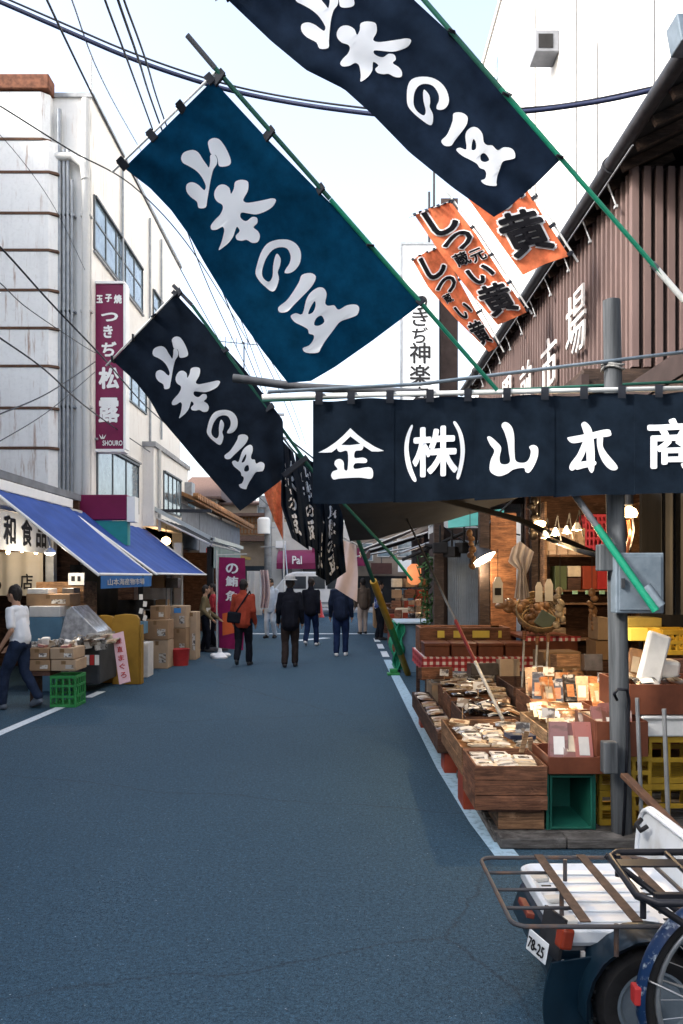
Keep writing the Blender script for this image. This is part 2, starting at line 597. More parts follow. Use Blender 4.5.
M = {}
M['asphalt'] = asphalt()
M['paint'] = mat('road_paint', (.62, .68, .72), .6, .0, 26, col2=(.25, .29, .32), thresh=(.52, .72))
M['bluepaint'] = mat('pale_blue_paint', (.34, .5, .62), .6, .0, 20, col2=(.1, .14, .18), thresh=(.5, .75))
M['concrete'] = mat('concrete', (.3, .31, .32), .85, .25, 5, .2, bscale=80)
M['wall_white'] = stained('stained_plaster', (.76, .74, .70), (.46, .44, .41), (.40, .25, .16), .42)
M['panel_white'] = stained('stained_cladding', (.80, .80, .78), (.44, .43, .41), (.28, .13, .06), .6)
M['wall_bright'] = stained('white_render', (.56, .55, .53), (.44, .43, .42), (.47, .45, .42), .5)
M['rust'] = mat('rust', (.14, .055, .03), .85, .5, 9, .3)
M['rustdark'] = mat('rusty_steel', (.075, .045, .035), .75, .0, 14, .2, col2=(.16, .085, .05), metal=.2)
M['grey_metal'] = mat('grey_metal', (.28, .30, .32), .5, .2, 8, .05, metal=.4)
M['dark_metal'] = mat('dark_metal', (.035, .037, .042), .5, .3, 10, .05, metal=.3)
M['galv'] = mat('galvanised_steel', (.085, .115, .145), .5, .0, 6, .12, col2=(.17, .21, .25), metal=.3, bscale=9)
M['postgrey'] = mat('weathered_post', (.032, .037, .042), .8, .0, 16, .5, col2=(.12, .13, .14), stretch=(1, 1, .06), thresh=(.35, .72))
M['pipe_white'] = stained('white_pipe', (.52, .52, .50), (.3, .29, .27), (.28, .18, .12), .5, .55)
M['glass'] = mat('window_glass', (.15, .20, .23), .06, .55, 2.2, spec=.9)
M['frame_dark'] = mat('dark_window_frame', (.10, .11, .115), .5, .2, 6, metal=.3)
M['glass_dark'] = mat('dark_glass', (.03, .04, .05), .1, .3, 1.2, spec=.7)
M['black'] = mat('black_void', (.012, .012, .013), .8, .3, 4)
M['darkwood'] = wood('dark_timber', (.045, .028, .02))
M['roofbrown'] = mat('brown_roof', (.12, .075, .06), .8, .3, 12, .3)
M['louvre'] = mat('brown_louvre', (.125, .086, .079), .6, .18, 3, .05, stretch=(1, 1, .3))
M['louvre_back'] = mat('louvre_backing', (.035, .024, .022), .8, .3, 5)
M['purple'] = mat('purple_sign', (.16, .010, .055), .45, .12, 2)
M['signwhite'] = mat('sign_white', (.78, .78, .76), .5, .05, 3)
M['inkblack'] = mat('black_lettering', (.012, .012, .014), .6, .2, 9)
M['teal'] = mat('teal_panel', (.02, .22, .22), .5, .15, 3)
M['tile'] = mat('orange_roof_tile', (.30, .145, .06), .7, .45, 6, .3)
M['greywall'] = mat('grey_wall', (.17, .18, .20), .85, .2, 3, .1)
M['beige'] = mat('beige_wall', (.36, .29, .22), .85, .15, 2)
M['cable'] = mat('black_cable', (.012, .013, .018), .55, .2, 20)
M['cableblue'] = mat('blue_black_cable', (.012, .018, .05), .45, .3, 20)

# ------------------------------------------------------------------ ground
tag(MB().grid(lambda u, v: V((-200 + 400 * u, -40 + 440 * v, 0)), 4, 4).build('road', M['asphalt']), 'blue grey asphalt of the market street, worn and speckled', 'road', kind='structure')
def strip(name, pts, w, m, z=.004, label='', cat='road marking'):
    mb = MB()
    for a, b in zip(pts, pts[1:]):
        a, b = V((*a, z)), V((*b, z))
        n = (b - a).cross(V((0, 0, 1))).normalized() * w / 2
        mb.add([a - n, a + n, b + n, b - n], [(0, 1, 2, 3)])
    return tag(mb.build(name, m), label, cat, kind='structure')
strip('edge_line', [(1.02, 4.9), (.97, 5.6), (.93, 7.2), (.93, 10.5), (.94, 14.5), (.95, 16.6)], .15, M['bluepaint'], label='pale blue edge line running under the stall on the right')
for y in (17.2, 19.2, 21.2):
    strip('edge_line', [(.96, y), (.97, y + 1.3)], .15, M['paint'], label='pale dash of the right edge line beyond the stall')
strip('edge_line', [(-3.78, 5), (-3.76, 8.8), (-3.7, 10.6), (-3.66, 11.0)], .13, M['paint'], label='white edge line in front of the left stalls')
strip('edge_line', [(-3.62, 11.4), (-3.6, 12.0)], .13, M['paint'], label='worn fragment of the left edge line')
strip('stop_line', [(-3.4, 24.2), (1.0, 24.2)], .3, M['paint'], label='white stop line across the far end of the street')
strip('stop_line', [(-1.2, 21.6), (-.4, 22.6)], .3, M['paint'], label='white painted mark near the far end')
tag(MB().box(-40, -3.6, 31, 33.5, 0, .13).box(2.2, 40, 31, 33.5, 0, .13).build('pavement', M['concrete'], bevel=.02), 'pale pavement along the crossing street', 'pavement', kind='structure')
tag(MB().box(-40, 40, 38.5, 42, 0, .13).build('pavement', M['concrete'], bevel=.02), 'far pavement below the purple awning', 'pavement', kind='structure')

# ------------------------------------------------------------------ left tall building
def window(parent, x, y0, y1, z0, z1, n, mid=True, side=1, fm=None, gm=None, depth=.035):
    """a window in a wall facing +-X at x, with frame bars and one pane sheet"""
    fm = fm or M['frame_dark']; gm = gm or M['glass']
    w = MB()
    t = .045
    w.box(x - .02 * side, x + depth * side, y0 - t, y0, z0 - t, z1 + t).box(x - .02 * side, x + depth * side, y1, y1 + t, z0 - t, z1 + t)
    w.box(x - .02 * side, x + depth * side, y0, y1, z0 - t, z0).box(x - .02 * side, x + (depth + .03) * side, y0, y1, z1, z1 + t)
    for i in range(1, n):
        y = y0 + (y1 - y0) * i / n
        w.box(x - .02 * side, x + depth * .8 * side, y - t / 2, y + t / 2, z0, z1)
    if mid:
        zm = z0 + (z1 - z0) * .55
        w.box(x - .018 * side, x + depth * .7 * side, y0, y1, zm - .02, zm + .02)
    fr = w.build('window', fm, parent)
    MB().box(x - .03 * side, x + .012 * side, y0, y1, z0, z1).build('pane', gm, fr)
    return fr

BX, BY = -5.0, 16.0
bl = thing('apartment_building', (-8, BY + 4, 0), 'tall stained white building with rust streaked cladding and pipes, left of the street', 'building')
MB().box(-11, BX, BY, 24.8, 0, 11.3).build('wall', M['wall_white'], bl)
MB().box(-11, BX + .05, BY - .05, 24.85, 11.3, 11.38).build('parapet', M['concrete'], bl)
rows = [75, 90, 139, 172, 213, 250, 290, 328, 366, 408, 448, 505]
py_ = BY - .3
for i, (a, b) in enumerate(zip(rows, rows[1:])):
    z1, z0 = P(0, a, py_).z, P(0, b, py_).z
    xr = P(48 if i < 2 else 55.5, 0, py_).x
    mb = MB()
    if i == 0:
        mb.box(-11, xr + .03, py_ - .05, BY - .003, z0 + .004, z1)
        mb.build('parapet', M['rust'], bl, bevel=.02)
        continue
    # each band of cladding bellies slightly and ends in a chamfered return
    prof = [(-11, 0), (xr - .14, 0), (xr, .12), (xr, .297), (-11, .297)]
    mb.prism([(x, py_ + y, z0 + .025) for x, y in prof], (0, 0, z1 - z0 - .05))
    mb.build('cladding_panel', M['panel_white'], bl, bevel=.012)
    mb = MB()
    prof = [(-11, .02), (xr - .12, .02), (xr + .03, .1), (xr + .03, .295), (-11, .295)]
    mb.prism([(x, py_ - .035 + y, z0 - .022) for x, y in prof], (0, 0, .044))
    mb.build('seam_flashing', M['rustdark'], bl)
for px, r, z1 in ((59, .05, 11.0), (64, .035, 10.2), (68, .035, 10.2), (72, .03, 9.6), (86, .085, 11.2)):
    c = P(px, 0, BY - .12)
    p = MB().tube([(c.x, BY - .12, 1.5), (c.x, BY - .12, z1)], r, 10)
    for z in (3.2, 5.1, 7.0, 8.9):
        p.obox((c.x, BY - .075, z), (r * 2 + .05, .15, .04))
    p.build('drain_pipe', M['pipe_white'] if r > .06 else M['grey_metal'], bl, smooth=40)
c = P(86, 0, BY - .12).x
MB().tube([(-5.75, BY - .14, 10.05), (-5.35, BY - .14, 10.05), (c - .05, BY - .14, 9.9), (c, BY - .14, 9.6)], .085, 10).build('drain_pipe', M['pipe_white'], bl, smooth=40)
MB().tube([(-5.04, BY + .1, 11.3), (-5.04, BY + .1, 12.2)], .022, 8).build('roof_mast', M['pipe_white'], bl)
w1 = window(bl, BX, 16.15, 20.0, 8.38, 9.38, 5, gm=M['glass'])
MB().box(BX, BX + .05, 16.1, 20.1, 8.26, 8.3).build('window_sill', M['concrete'], bl)
window(bl, BX, 17.6, 20.4, 5.9, 6.95, 4)
window(bl, BX, 16.35, 19.6, 3.3, 4.42, 3, mid=False)
window(bl, BX, 21.2, 23.4, 8.4, 9.3, 3)
MB().box(BX, BX + .06, 16.2, 19.8, 4.5, 4.54).build('window_hood', M['concrete'], bl)
for y, z0 in ((18.1, 8.0), (20.7, 5.0), (22.0, 5.5)):
    MB().tube([(BX + .05, y, z0), (BX + .05, y, 11.0)], .03, 8).build('drain_pipe', M['grey_metal'], bl, smooth=40)

an = thing('annex', (-4.9, 22, 0), 'low white annex with a shuttered window, right of the tall stained building', 'building')
MB().box(-5.0, -4.72, 20.1, 24.6, 3.0, 5.0).build('wall', M['wall_white'], an)
MB().box(-5.0, -4.66, 20.05, 24.7, 5.0, 5.12).build('parapet', M['concrete'], an)
window(an, -4.72, 21.2, 23.4, 3.5, 4.5, 4, mid=False)
MB().tube([(-4.66, 20.5, 2.9), (-4.66, 20.5, 4.98)], .045, 8).build('drain_pipe', M['pipe_white'], an)
MB().obox((-4.62, 24.3, 4.3), (.25, .5, .55)).build('air_conditioner', M['grey_metal'], an, bevel=.02)

# vertical purple sign hung out from the corner
sg = thing('vertical_sign', (-4.72, 16.35, 4.3), 'tall narrow purple sign with white brush characters on the white building', 'sign')
x0, x1 = P(95.5, 0, 16.25).x, P(123.5, 0, 16.25).x
z1, z0 = P(0, 284, 16.25).z, P(0, 449, 16.25).z
MB().box(x0, x1, 16.25, 16.5, z0, z1).build('sign_box', M['purple'], sg, bevel=.01)
MB().box(x0 - .03, x1 + .03, 16.22, 16.53, z0 - .06, z0 - .003).box(x0 - .03, x1 + .03, 16.22, 16.53, z1 + .003, z1 + .05).box(x1 + .002, x1 + .05, 16.23, 16.52, z0, z1).build('frame', M['signwhite'], sg)
MB().bar((-5.0, 16.4, z1 - .3), (x0, 16.4, z1 - .3), .05).bar((-5.0, 16.4, z0 + .3), (x0, 16.4, z0 + .3), .05).build('bracket', M['dark_metal'], sg)
mb = MB()
def sgt(ch, px, py, w, h, off=.02):
    c = P(px, py, 16.24)
    put_text(mb, ch, (c.x, 16.244, c.z), (1, 0, 0), (0, 0, 1), 1, width=w * 16.25 / F, tall=h * 16.25 / F, offset=off)
sgt('玉', 99.5, 299, 6.5, 8, .05); sgt('子', 108.5, 298, 7, 8, .05); sgt('焼', 117.8, 299, 8, 9, .05)
sgt('つ', 109.5, 317, 17, 9, .04); sgt('き', 108, 331.5, 9.5, 13, .04); sgt('ぢ', 109, 349, 15, 15, .035)
sgt('松', 109, 378, 21, 22, .04); sgt('露', 109, 410, 21, 25, .03); sgt('SHOURO', 112.5, 443, 20, 5.2, .02)
for a in (-35, 0, 35):
    q = P(102.5, 439, 16.24)
    mb.add([(q.x + math.sin(R(a)) * .02 - .02, 16.244, q.z), (q.x + math.sin(R(a)) * .02 + .02, 16.244, q.z), (q.x + math.sin(R(a)) * .13, 16.244, q.z + .1)], [(0, 1, 2)])
mb.build('lettering', M['signwhite'], sg, fix=False)

# purple fascia box and teal board above the second awning
fb = thing('shop_sign', (-4.9, 16.2, 2.5), 'plain purple fascia box over a teal board above the blue awnings', 'sign')
x0, x1 = P(80, 0, 15.8).x, P(128, 0, 15.8).x
MB().box(x0, x1, 15.72, 15.98, P(0, 520, 15.8).z, P(0, 495, 15.8).z).build('fascia_box', M['purple'], fb, bevel=.015)
MB().box(P(95, 0, 15.8).x, x1, 15.76, 15.97, P(0, 545, 15.8).z, P(0, 521, 15.8).z).build('lower_board', M['teal'], fb)
MB().box(x1 + .005, x1 + .16, 15.7, 16.0, P(0, 522, 15.8).z, P(0, 497, 15.8).z).build('end_cap', M['signwhite'], fb)

# ------------------------------------------------------------------ right: tall white building and the brown market hall
wb = thing('white_tower_block', (9, 24, 0), 'tall blank white building rising behind the brown market hall', 'building')
MB().box(5.0, 16, 7, 31, 0, 19.7).build('wall', M['wall_bright'], wb)
MB().box(4.93, 16.05, 6.95, 31.05, 19.7, 19.85).build('parapet', M['wall_bright'], wb)
def onx(px, py, X=5.0):
    d = F * X / (px - CX)
    return V((X, d, EYE - (py - HZ) * d / F))
c = onx(556, 49)
MB().box(4.45, 4.998, c.y - .3, c.y + .3, c.z - .25, c.z + .25).build('vent_hood', M['greywall'], wb, bevel=.02)
MB().box(4.52, 4.85, c.y - .312, c.y - .301, c.z - .17, c.z + .15).build('vent_shade_plate', M['black'], wb)  # black plate stands for the shade inside the vent opening
c = onx(497, 72)
MB().box(4.96, 4.998, c.y - .3, c.y + .3, c.z - .35, c.z + .35).build('small_window', M['glass'], wb)
for px, z0 in ((577, 3), (598, 3), (655, 3), (536, 3)):
    c = onx(px, 100)
    MB().tube([(4.93, c.y, z0), (4.93, c.y, 16.5 if px != 598 else 12.2)], .05, 8).build('drain_pipe', M['wall_bright'], wb, smooth=40)
for px, py in ((532, 200), (520, 225), (548, 150)):
    c = onx(px, py)
    MB().box(4.86, 4.998, c.y - .12, c.y + .12, c.z - .05, c.z + .05).build('wall_bracket', M['grey_metal'], wb)

mh = thing('market_hall', (4.2, 12, 0), 'brown slatted market hall with white characters and a dark bracketed eave, right of the street', 'building')
LX, LY0, LY1, LZ0, LZ1 = 3.0, 8.3, 17.6, 3.95, 6.0
MB().box(LX + .08, 4.9, LY0 + .08, LY1, LZ0, LZ1).build('upper_wall', M['louvre_back'], mh)
mb = MB()
y = LY0
while y < LY1:
    mb.box(LX + .02, LX + .075, y, y + .055, LZ0 - .05, LZ1 - .02)
    y += .16
x = LX + .012
while x < 4.9:
    mb.box(x, x + .07, LY0 - .012, LY0 + .075, LZ0 - .05, LZ1 - .02)
    x += .125
mb.build('louvre_screen', M['louvre'], mh)
# eave: soffit, gutter, rafter ends, tiled roof behind
mb = MB()
mb.prism([(2.88, 5.6, 6.0), (5.2, 5.6, 7.1), (5.2, 5.6, 7.25), (2.88, 5.6, 6.13)], (0, 13.2, 0))
mb.build('roof', M['black'], mh)
mb = MB()
y = 5.75
while y < 18.6:
    mb.bar((2.9, y, 5.95), (3.6, y, 6.28), .06, .09)
    y += .42
mb.build('rafters', M['darkwood'], mh)
mb = MB()
mb.lathe([(.075, 0), (.075, 13.3)], (2.83, 5.55, 6.05), 12, axis='Y')
for yy in (6.3, 8.4, 10.5, 12.6, 14.7, 16.8):
    mb.lathe([(.092, 0), (.092, .06)], (2.83, yy, 6.05), 12, axis='Y')
mb.build('gutter', M['dark_metal'], mh, smooth=40)
MB().prism([(2.70, 6.35, 5.98), (2.93, 6.35, 5.98), (2.98, 6.35, 6.2), (2.66, 6.35, 6.2)], (0, .22, 0)).build('rain_hopper', M['galv'], mh, bevel=.01)
MB().tube([(2.82, 6.45, 5.97), (2.9, 6.45, 5.85), (3.2, 6.45, 5.72), (3.5, 6.5, 5.7)], .055, 10).build('downpipe', M['galv'], mh, smooth=40)
MB().tube([(2.8, 6.45, 6.2), (2.86, 6.3, 6.36), (3.1, 6.0, 6.55)], .06, 10).build('downpipe', M['galv'], mh, smooth=40)
y = 8.6
while y < 17.5:
    MB().tube([(2.86, y, 5.96), (2.93, y + .05, 5.84), (2.96, y + .02, 5.72)], .009, 6).obox((2.95, y, 5.70), (.03, .05, .03)).build('eave_bracket', M['concrete'], mh)
    y += .9
mb = MB()
mb.tube([(2.84, 7.8, 5.93), (2.84, 17.4, 5.9)], .009, 6)
mb.build('eave_wire', M['grey_metal'], mh)
# white cut-out characters mounted on the louvres
for ch, px, py, h in (('場', 576, 323, 64), ('市', 549, 366, 56), ('前', 526, 386, 46), ('門', 507, 397, 38)):
    d = F * (LX - .04) / (px - CX)
    z = EYE - (py - HZ) * d / F
    mb = MB()
    put_text(mb, ch, (LX - .045, d, z), (0, -1, 0), (0, 0, 1), 1, width=h * d / F * 1.0, tall=h * d / F, offset=.0, extrude=.015)
    mb.build('character', mat('hall_letters', (.60, .57, .55), .5, .1, 4), mh)
# lower canopy, beam and posts of the ground floor
MB().box(2.3, 4.9, 7.6, 18, 3.55, 3.7).build('canopy', M['darkwood'], mh)
MB().box(2.25, 2.32, 7.5, 18, 3.4, 3.62).build('canopy_fascia', M['louvre_back'], mh)
for yy in (13.0, 16.0):
    MB().box(2.95, 3.12, yy, yy + .17, 0, 3.54).build('post', M['darkwood'], mh, bevel=.01)
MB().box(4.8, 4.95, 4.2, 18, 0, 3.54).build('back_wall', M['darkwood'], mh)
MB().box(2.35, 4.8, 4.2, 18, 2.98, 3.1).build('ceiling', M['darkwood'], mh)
MB().box(2.35, 4.8, 3.7, 7.59, 3.12, 3.3).build('lean_to_roof', M['louvre_back'], mh)

# steel column and white vertical board beside the hall
sc_ = thing('steel_column', (2.5, 19.6, 0), 'dark brown steel column between the white sign board and the market hall', 'column')
x0, x1 = P(441, 0, 19.6).x, P(458, 0, 19.6).x
MB().box(x0, x1, 19.6, 19.65, 0, 11.0).box(x0, x1, 19.95, 20, 0, 11.0).box((x0 + x1) / 2 - .03, (x0 + x1) / 2 + .03, 19.65, 19.95, 0, 11.0).build('post', M['louvre_back'], sc_)
for dx, z in ((-.16, 11.7), (-.28, 11.2)):
    MB().tube([(x0 + dx, 19.7, 3), (x0 + dx, 19.7, z)], .03, 6).build('conduit', M['dark_metal'], sc_)
MB().obox((x0 - .2, 19.7, 9.5), (.35, .25, .22)).obox((x0 - .25, 19.7, 8.9), (.12, .12, 1.2)).build('junction_box', M['dark_metal'], sc_)
vb = thing('vertical_sign', (1.9, 19.3, 6.2), 'white vertical sign board with black brush characters beside the dark column', 'sign')
x0, x1 = P(402, 0, 19.3).x, P(438, 0, 19.3).x
z1, z0 = P(0, 245, 19.3).z, P(0, 402, 19.3).z
MB().box(x0, x1, 19.3, 19.5, z0, z1).build('sign_box', mat('board_white', (.74, .77, .8), .5, .05, 3), vb, bevel=.015)
MB().box(x0 - .04, x1 + .04, 19.28, 19.52, z1 + .003, z1 + .06).box(x0 - .04, x0 - .003, 19.28, 19.52, z0, z1).build('frame', M['grey_metal'], vb)
mb = MB()
for ch, py, s_ in (('つ', 303, 15), ('き', 318, 16), ('ぢ', 335, 16), ('神', 353, 21), ('楽', 375, 21), ('寿', 396, 19)):
    c = P(420, py, 19.29)
    put_text(mb, ch, (c.x, 19.292, c.z), (1, 0, 0), (0, 0, 1), 1, width=s_ * 19.3 / F, tall=s_ * 19.3 / F, offset=.016)
mb.build('lettering', M['inkblack'], vb, fix=False)

# unseen rows added beside and behind the photographer; they keep the sun off the street
M['sidewall'] = mat('weathered_side_wall', (.26, .25, .24), .85, .2, 2, .1)
for x0, x1, y0, y1, h, lab in ((-14, -5.2, -22, 10.9, 6.0, 'unseen grey two storey row added beside the photographer on the left'), (2.9, 14, -24, 3.4, 6.5, 'unseen grey two storey row added beside the photographer on the right')):
    rw = thing('street_shade_row', ((x0 + x1) / 2, (y0 + y1) / 2, 0), lab, 'building')
    sd_ = 1 if x0 < 0 else -1
    xf = x1 if x0 < 0 else x0
    MB().box(x0, x1, y0, y1, 0, h).build('wall', M['sidewall'], rw)
    MB().box(x0 - .1, x1 + .1, y0 - .1, y1 + .1, h, h + .2).build('parapet', M['concrete'], rw)
    for k in range(int((y1 - y0 - 2) / 4)):
        y = y0 + 1.5 + k * 4
        window(rw, xf, y, y + 2.4, 4.2, 5.6, 3, side=sd_)

shade_block = thing('apartment_building', (-12, 33, 0), 'plain unseen block added behind the tall stained building to shade the far end', 'building')  # unseen block, added to keep the sun off the far facades
MB().box(-17, -8.6, 27, 42, 0, 14).build('wall', M['sidewall'], shade_block)
MB().box(-17.1, -8.5, 26.9, 42.1, 14, 14.2).build('parapet', M['concrete'], shade_block)

shade_block = thing('apartment_building', (-12, 10, 0), 'tall plain unseen block added behind the low shops on the left to shade the street', 'building')  # unseen block, added to stop sun coming over the low shops
MB().box(-18, -9.4, 4, 15.8, 0, 12.5).build('wall', M['sidewall'], shade_block)
MB().box(-18.1, -9.3, 3.9, 15.9, 12.5, 12.7).build('parapet', M['concrete'], shade_block)
# ------------------------------------------------------------------ banners
def cloth(name, col, trans=.25, col2=None):
    return mat(name, col, .9, .34, 7.5, .3, trans=trans, spec=.04, bscale=420, col2=col2)
M['indigo'] = cloth('teal_indigo_cloth', (.003, .054, .122), .4)
M['navy'] = cloth('navy_cloth', (.009, .017, .034), .15)
M['blacknavy'] = cloth('black_navy_cloth', (.010, .016, .027), .12)
M['norencloth'] = cloth('noren_cloth', (.0065, .0115, .0195), .08)
M['orange'] = cloth('orange_cloth', (.64, .185, .085), .3)
M['dyewhite'] = mat('undyed_lettering', (.86, .90, .95), .85, .04, 5, trans=.3, spec=.1)
M['dyewhite2'] = mat('white_outline', (.80, .80, .80), .85, .05, 5, trans=.2, spec=.1)
M['dyeblack'] = mat('black_dye', (.008, .008, .010), .95, .2, 9, spec=.05)
M['tieblack'] = mat('black_tie', (.010, .013, .02), .8, .2, 9)
M['greenpole'] = mat('green_pole', (.008, .16, .095), .4, .2, 5, .05)
M['greentarn'] = mat('dull_green_pole', (.012, .075, .055), .5, .2, 5, .05)
M['polegrey'] = mat('grey_pole', (.07, .075, .085), .6, .3, 8)
M['whiterod'] = mat('white_rod', (.55, .57, .56), .5, .15, 5)

TR_Z = lambda x, y: (170 + x / 3.415, 130 + y / 3.413)     # enlarged tracing -> photograph pixels
BRUSH = [  # brush strokes of the big characters, each (outline, holes)
 ([(130, 40), (145, 28), (165, 30), (180, 45), (195, 70), (207, 100), (205, 118), (185, 125), (167, 122), (163, 100), (155, 85), (140, 82), (133, 62)], []),
 ([(38, 95), (48, 76), (78, 68), (98, 78), (112, 100), (125, 118), (133, 128), (137, 108), (138, 86), (152, 84), (161, 100), (159, 118), (148, 135), (140, 165), (133, 205), (127, 240), (122, 264), (98, 266), (92, 245), (70, 228), (56, 208), (57, 186), (75, 178), (95, 186), (110, 200), (118, 205), (122, 190), (108, 160), (88, 138), (62, 122), (44, 112)], []),
 ([(152, 210), (165, 190), (185, 186), (203, 198), (208, 218), (218, 200), (222, 178), (240, 170), (262, 173), (268, 185), (265, 210), (250, 238), (262, 248), (290, 245), (325, 238), (350, 233), (362, 240), (350, 262), (325, 278), (295, 288), (268, 285), (244, 282), (240, 296), (250, 308), (263, 310), (280, 297), (297, 300), (298, 318), (285, 332), (300, 345), (307, 362), (300, 382), (280, 385), (262, 375), (245, 378), (228, 374), (225, 360), (238, 345), (229, 330), (222, 345), (215, 365), (200, 385), (185, 398), (166, 410), (175, 385), (182, 360), (185, 340), (178, 330), (160, 340), (142, 340), (140, 325), (155, 305), (170, 290), (180, 270), (178, 255), (162, 245), (152, 230)], []),
 ([(292, 490), (297, 460), (310, 420), (330, 390), (360, 376), (400, 374), (430, 388), (446, 415), (445, 450), (430, 475), (410, 488), (392, 488), (395, 475), (408, 455), (412, 430), (400, 405), (375, 400), (350, 410), (330, 435), (318, 465), (314, 490), (321, 508), (338, 518), (350, 500), (352, 465), (358, 435), (366, 422), (378, 440), (375, 465), (368, 485), (372, 510), (360, 545), (345, 550), (325, 535), (305, 515)], []),
 ([(440, 520), (450, 495), (480, 488), (498, 500), (490, 525), (470, 550), (440, 580), (420, 600), (400, 620), (375, 622), (370, 605), (395, 585), (415, 560)], []),
 ([(465, 580), (480, 555), (505, 538), (525, 540), (535, 560), (530, 590), (540, 600), (560, 598), (570, 610), (580, 612), (605, 598), (635, 596), (646, 608), (640, 630), (620, 640), (590, 650), (575, 660), (560, 680), (545, 700), (530, 720), (515, 745), (505, 760), (465, 760), (453, 745), (475, 735), (490, 715), (490, 700), (475, 695), (470, 680), (450, 668), (425, 655), (412, 635), (430, 625), (452, 628)],
  [[(472, 628), (480, 605), (494, 584), (497, 600), (488, 622)], [(492, 664), (500, 642), (518, 634), (527, 655), (508, 668)]]),
]
F1 = dict(top=[(124, 168), (213, 80)], right=[(213, 80), (270, 142), (345, 218), (424, 302)],
          left=[(124, 168), (150, 188), (171, 210), (189, 235), (204, 262), (232, 308), (262, 350), (288, 383)],
          bottom=[(288, 383), (311, 381), (335, 367), (372, 341), (424, 302)])
f1 = coons(F1['top'], F1['bottom'], F1['left'], F1['right'])
BRUSH_UV = []
for out, holes in BRUSH:
    BRUSH_UV.append([[invert(f1, TR_Z(*p)) for p in smooth_loop(lp, 3)] for lp in [out] + holes])
BRUSH_FLAT = [flat_fill(l) for l in BRUSH_UV]
GU = [i / 14 for i in range(1, 14)]
GV = [i / 30 for i in range(1, 30)]
BRUSH_CUT = [slice_mesh(v, f, GU, GV) for v, f in BRUSH_FLAT]

def drape(parent, cuts, fn3, m, off=.004, name='lettering'):
    mb = MB()
    for k, (vs, fs) in enumerate(cuts):
        mb.add([fn3(p[0], p[1], off + k * .0004) for p in vs], fs)
    return mb.build(name, m, parent, smooth=True, fix=False)

def banner(label, e, d, m, pole, rod, nt, nr, amp, waves, ph=0., group=None, letters='brush', polemats=None, text=None, root=None, rr=.014, pr=.013, cat='banner'):
    """e: pixel outline of the cloth, d(u,v): distance; the cloth hangs by ties from a pole (right edge) and a cross rod (top edge)"""
    fn = coons(e['top'], e['bottom'], e['left'], e['right'])
    def fn3(u, v, off=0.):
        x, y = fn(min(max(u, 0), 1), min(max(v, 0), 1))
        k = math.sin(math.pi * min(1, max(0, v)) * .5) * .6 + .4
        w = amp * k * (math.sin(u * waves[0] + ph + v * waves[1]) + .5 * math.sin(u * waves[0] * 1.9 - v * waves[1] * 1.6 + ph * 2.3))
        w += amp * .8 * mnoise.noise(V((u * 3 + ph, v * 5, ph)))
        w += amp * .45 * (math.exp(-((v - .02) / .08) ** 2)) * math.sin(u * 24)
        return P(x, y, d(u, v) + w - off)
    t = thing('banner', P(*pole[-1]), label, cat, group)
    cl = MB().grid(lambda a, b: fn3(a, b), 28, 64).build('cloth', m, t, smooth=True, thick=.003)
    if letters == 'brush':
        drape(cl, BRUSH_CUT, fn3, M['dyewhite'])
    if text:
        text(cl, fn3)
    pts = [P(*p) for p in pole]
    n = len(pts)
    pm = polemats or [M['polegrey'], M['greentarn'], M['greenpole']]
    mb = MB()
    mb.tube(pts[:2], pr * 1.1, 8, 0)
    e_ = (pts[2] - pts[1]).normalized() * .002
    if len(pm) == 2 or n < 4:
        mb.tube([pts[1] + e_] + pts[2:], pr, 8, 1)
    else:
        mb.tube([pts[1] + e_] + pts[2:-1], pr, 8, 1).tube([pts[-2] + (pts[-1] - pts[-2]).normalized() * .002, pts[-1]], pr, 8, 2)
    mb.build('pole', pm, t, smooth=40)
    if rod:
        MB().tube([P(*rod[0]), P(*rod[1])], rr * .55, 6).build('cross_rod', M['whiterod'], t, smooth=True)
    ra = [P(*p) for p in rod] if rod else None
    def near(seg, p):
        best = None
        for a, b in zip(seg, seg[1:]):
            k = max(0, min(1, (p - a).dot(b - a) / (b - a).length_squared))
            c = a + (b - a) * k
            if best is None or (c - p).length < (best - p).length:
                best = c
        return best
    for seg, num, at in ((ra, nt, lambda s_: fn3(s_, 0)), (pts, nr, lambda s_: fn3(1, s_))):
        if not seg: continue
        for i in range(num):
            p = at((i + .04) / (num - 1 + .08))
            c = near(seg, p)
            dv = (c - p)
            if dv.length < .004: dv = V((.02, 0, .02))
            dn = dv.normalized()
            mb = MB().bar(p - dn * .012, c + dn * .018, .045, .012, up=(0, 1, 0))
            mb.bar(p - dn * .012 + V((0, -.006, 0)), c + dn * .02 + V((0, -.014, 0)), .04, .006, up=(0, 1, 0))
            mb.build('tie', M['tieblack'], t, bevel=.003)
    return t

banner('large teal indigo banner with white brush characters, the only one of that colour', F1,
       lambda u, v: 4.25 + .5 * v + .05 * (1 - u), M['indigo'],
       [(187, 35, 4.15), (215, 68, 4.22), (330, 199, 4.5), (497, 390, 4.93)], [(112, 172, 4.3), (216, 72, 4.24)], 4, 5, .016, (10, 1.5), .4, 'brush lettered banners over the street')
F2 = dict(top=[(226, -2), (338, -82)], right=[(338, -82), (414, 0), (468, 50), (517, 103), (562, 158)],
          left=[(226, -2), (271, 41), (306, 70), (344, 89), (374, 116), (409, 152), (452, 187), (494, 217)],
          bottom=[(494, 217), (508, 208), (536, 184), (562, 158)])
bn2 = banner('large dark navy banner with white brush characters, highest over the street', F2,
       lambda u, v: 4.2 + .35 * v + .04 * (1 - u), M['navy'],
       [(300, -142, 4.1), (345, -92, 4.15), (425, 1, 4.25), (500, 88, 4.35), (720, 342, 4.72)], [(215, 0, 4.22), (345, -92, 4.16)], 4, 5, .018, (9, 2.2), 1.9, 'brush lettered banners over the street')
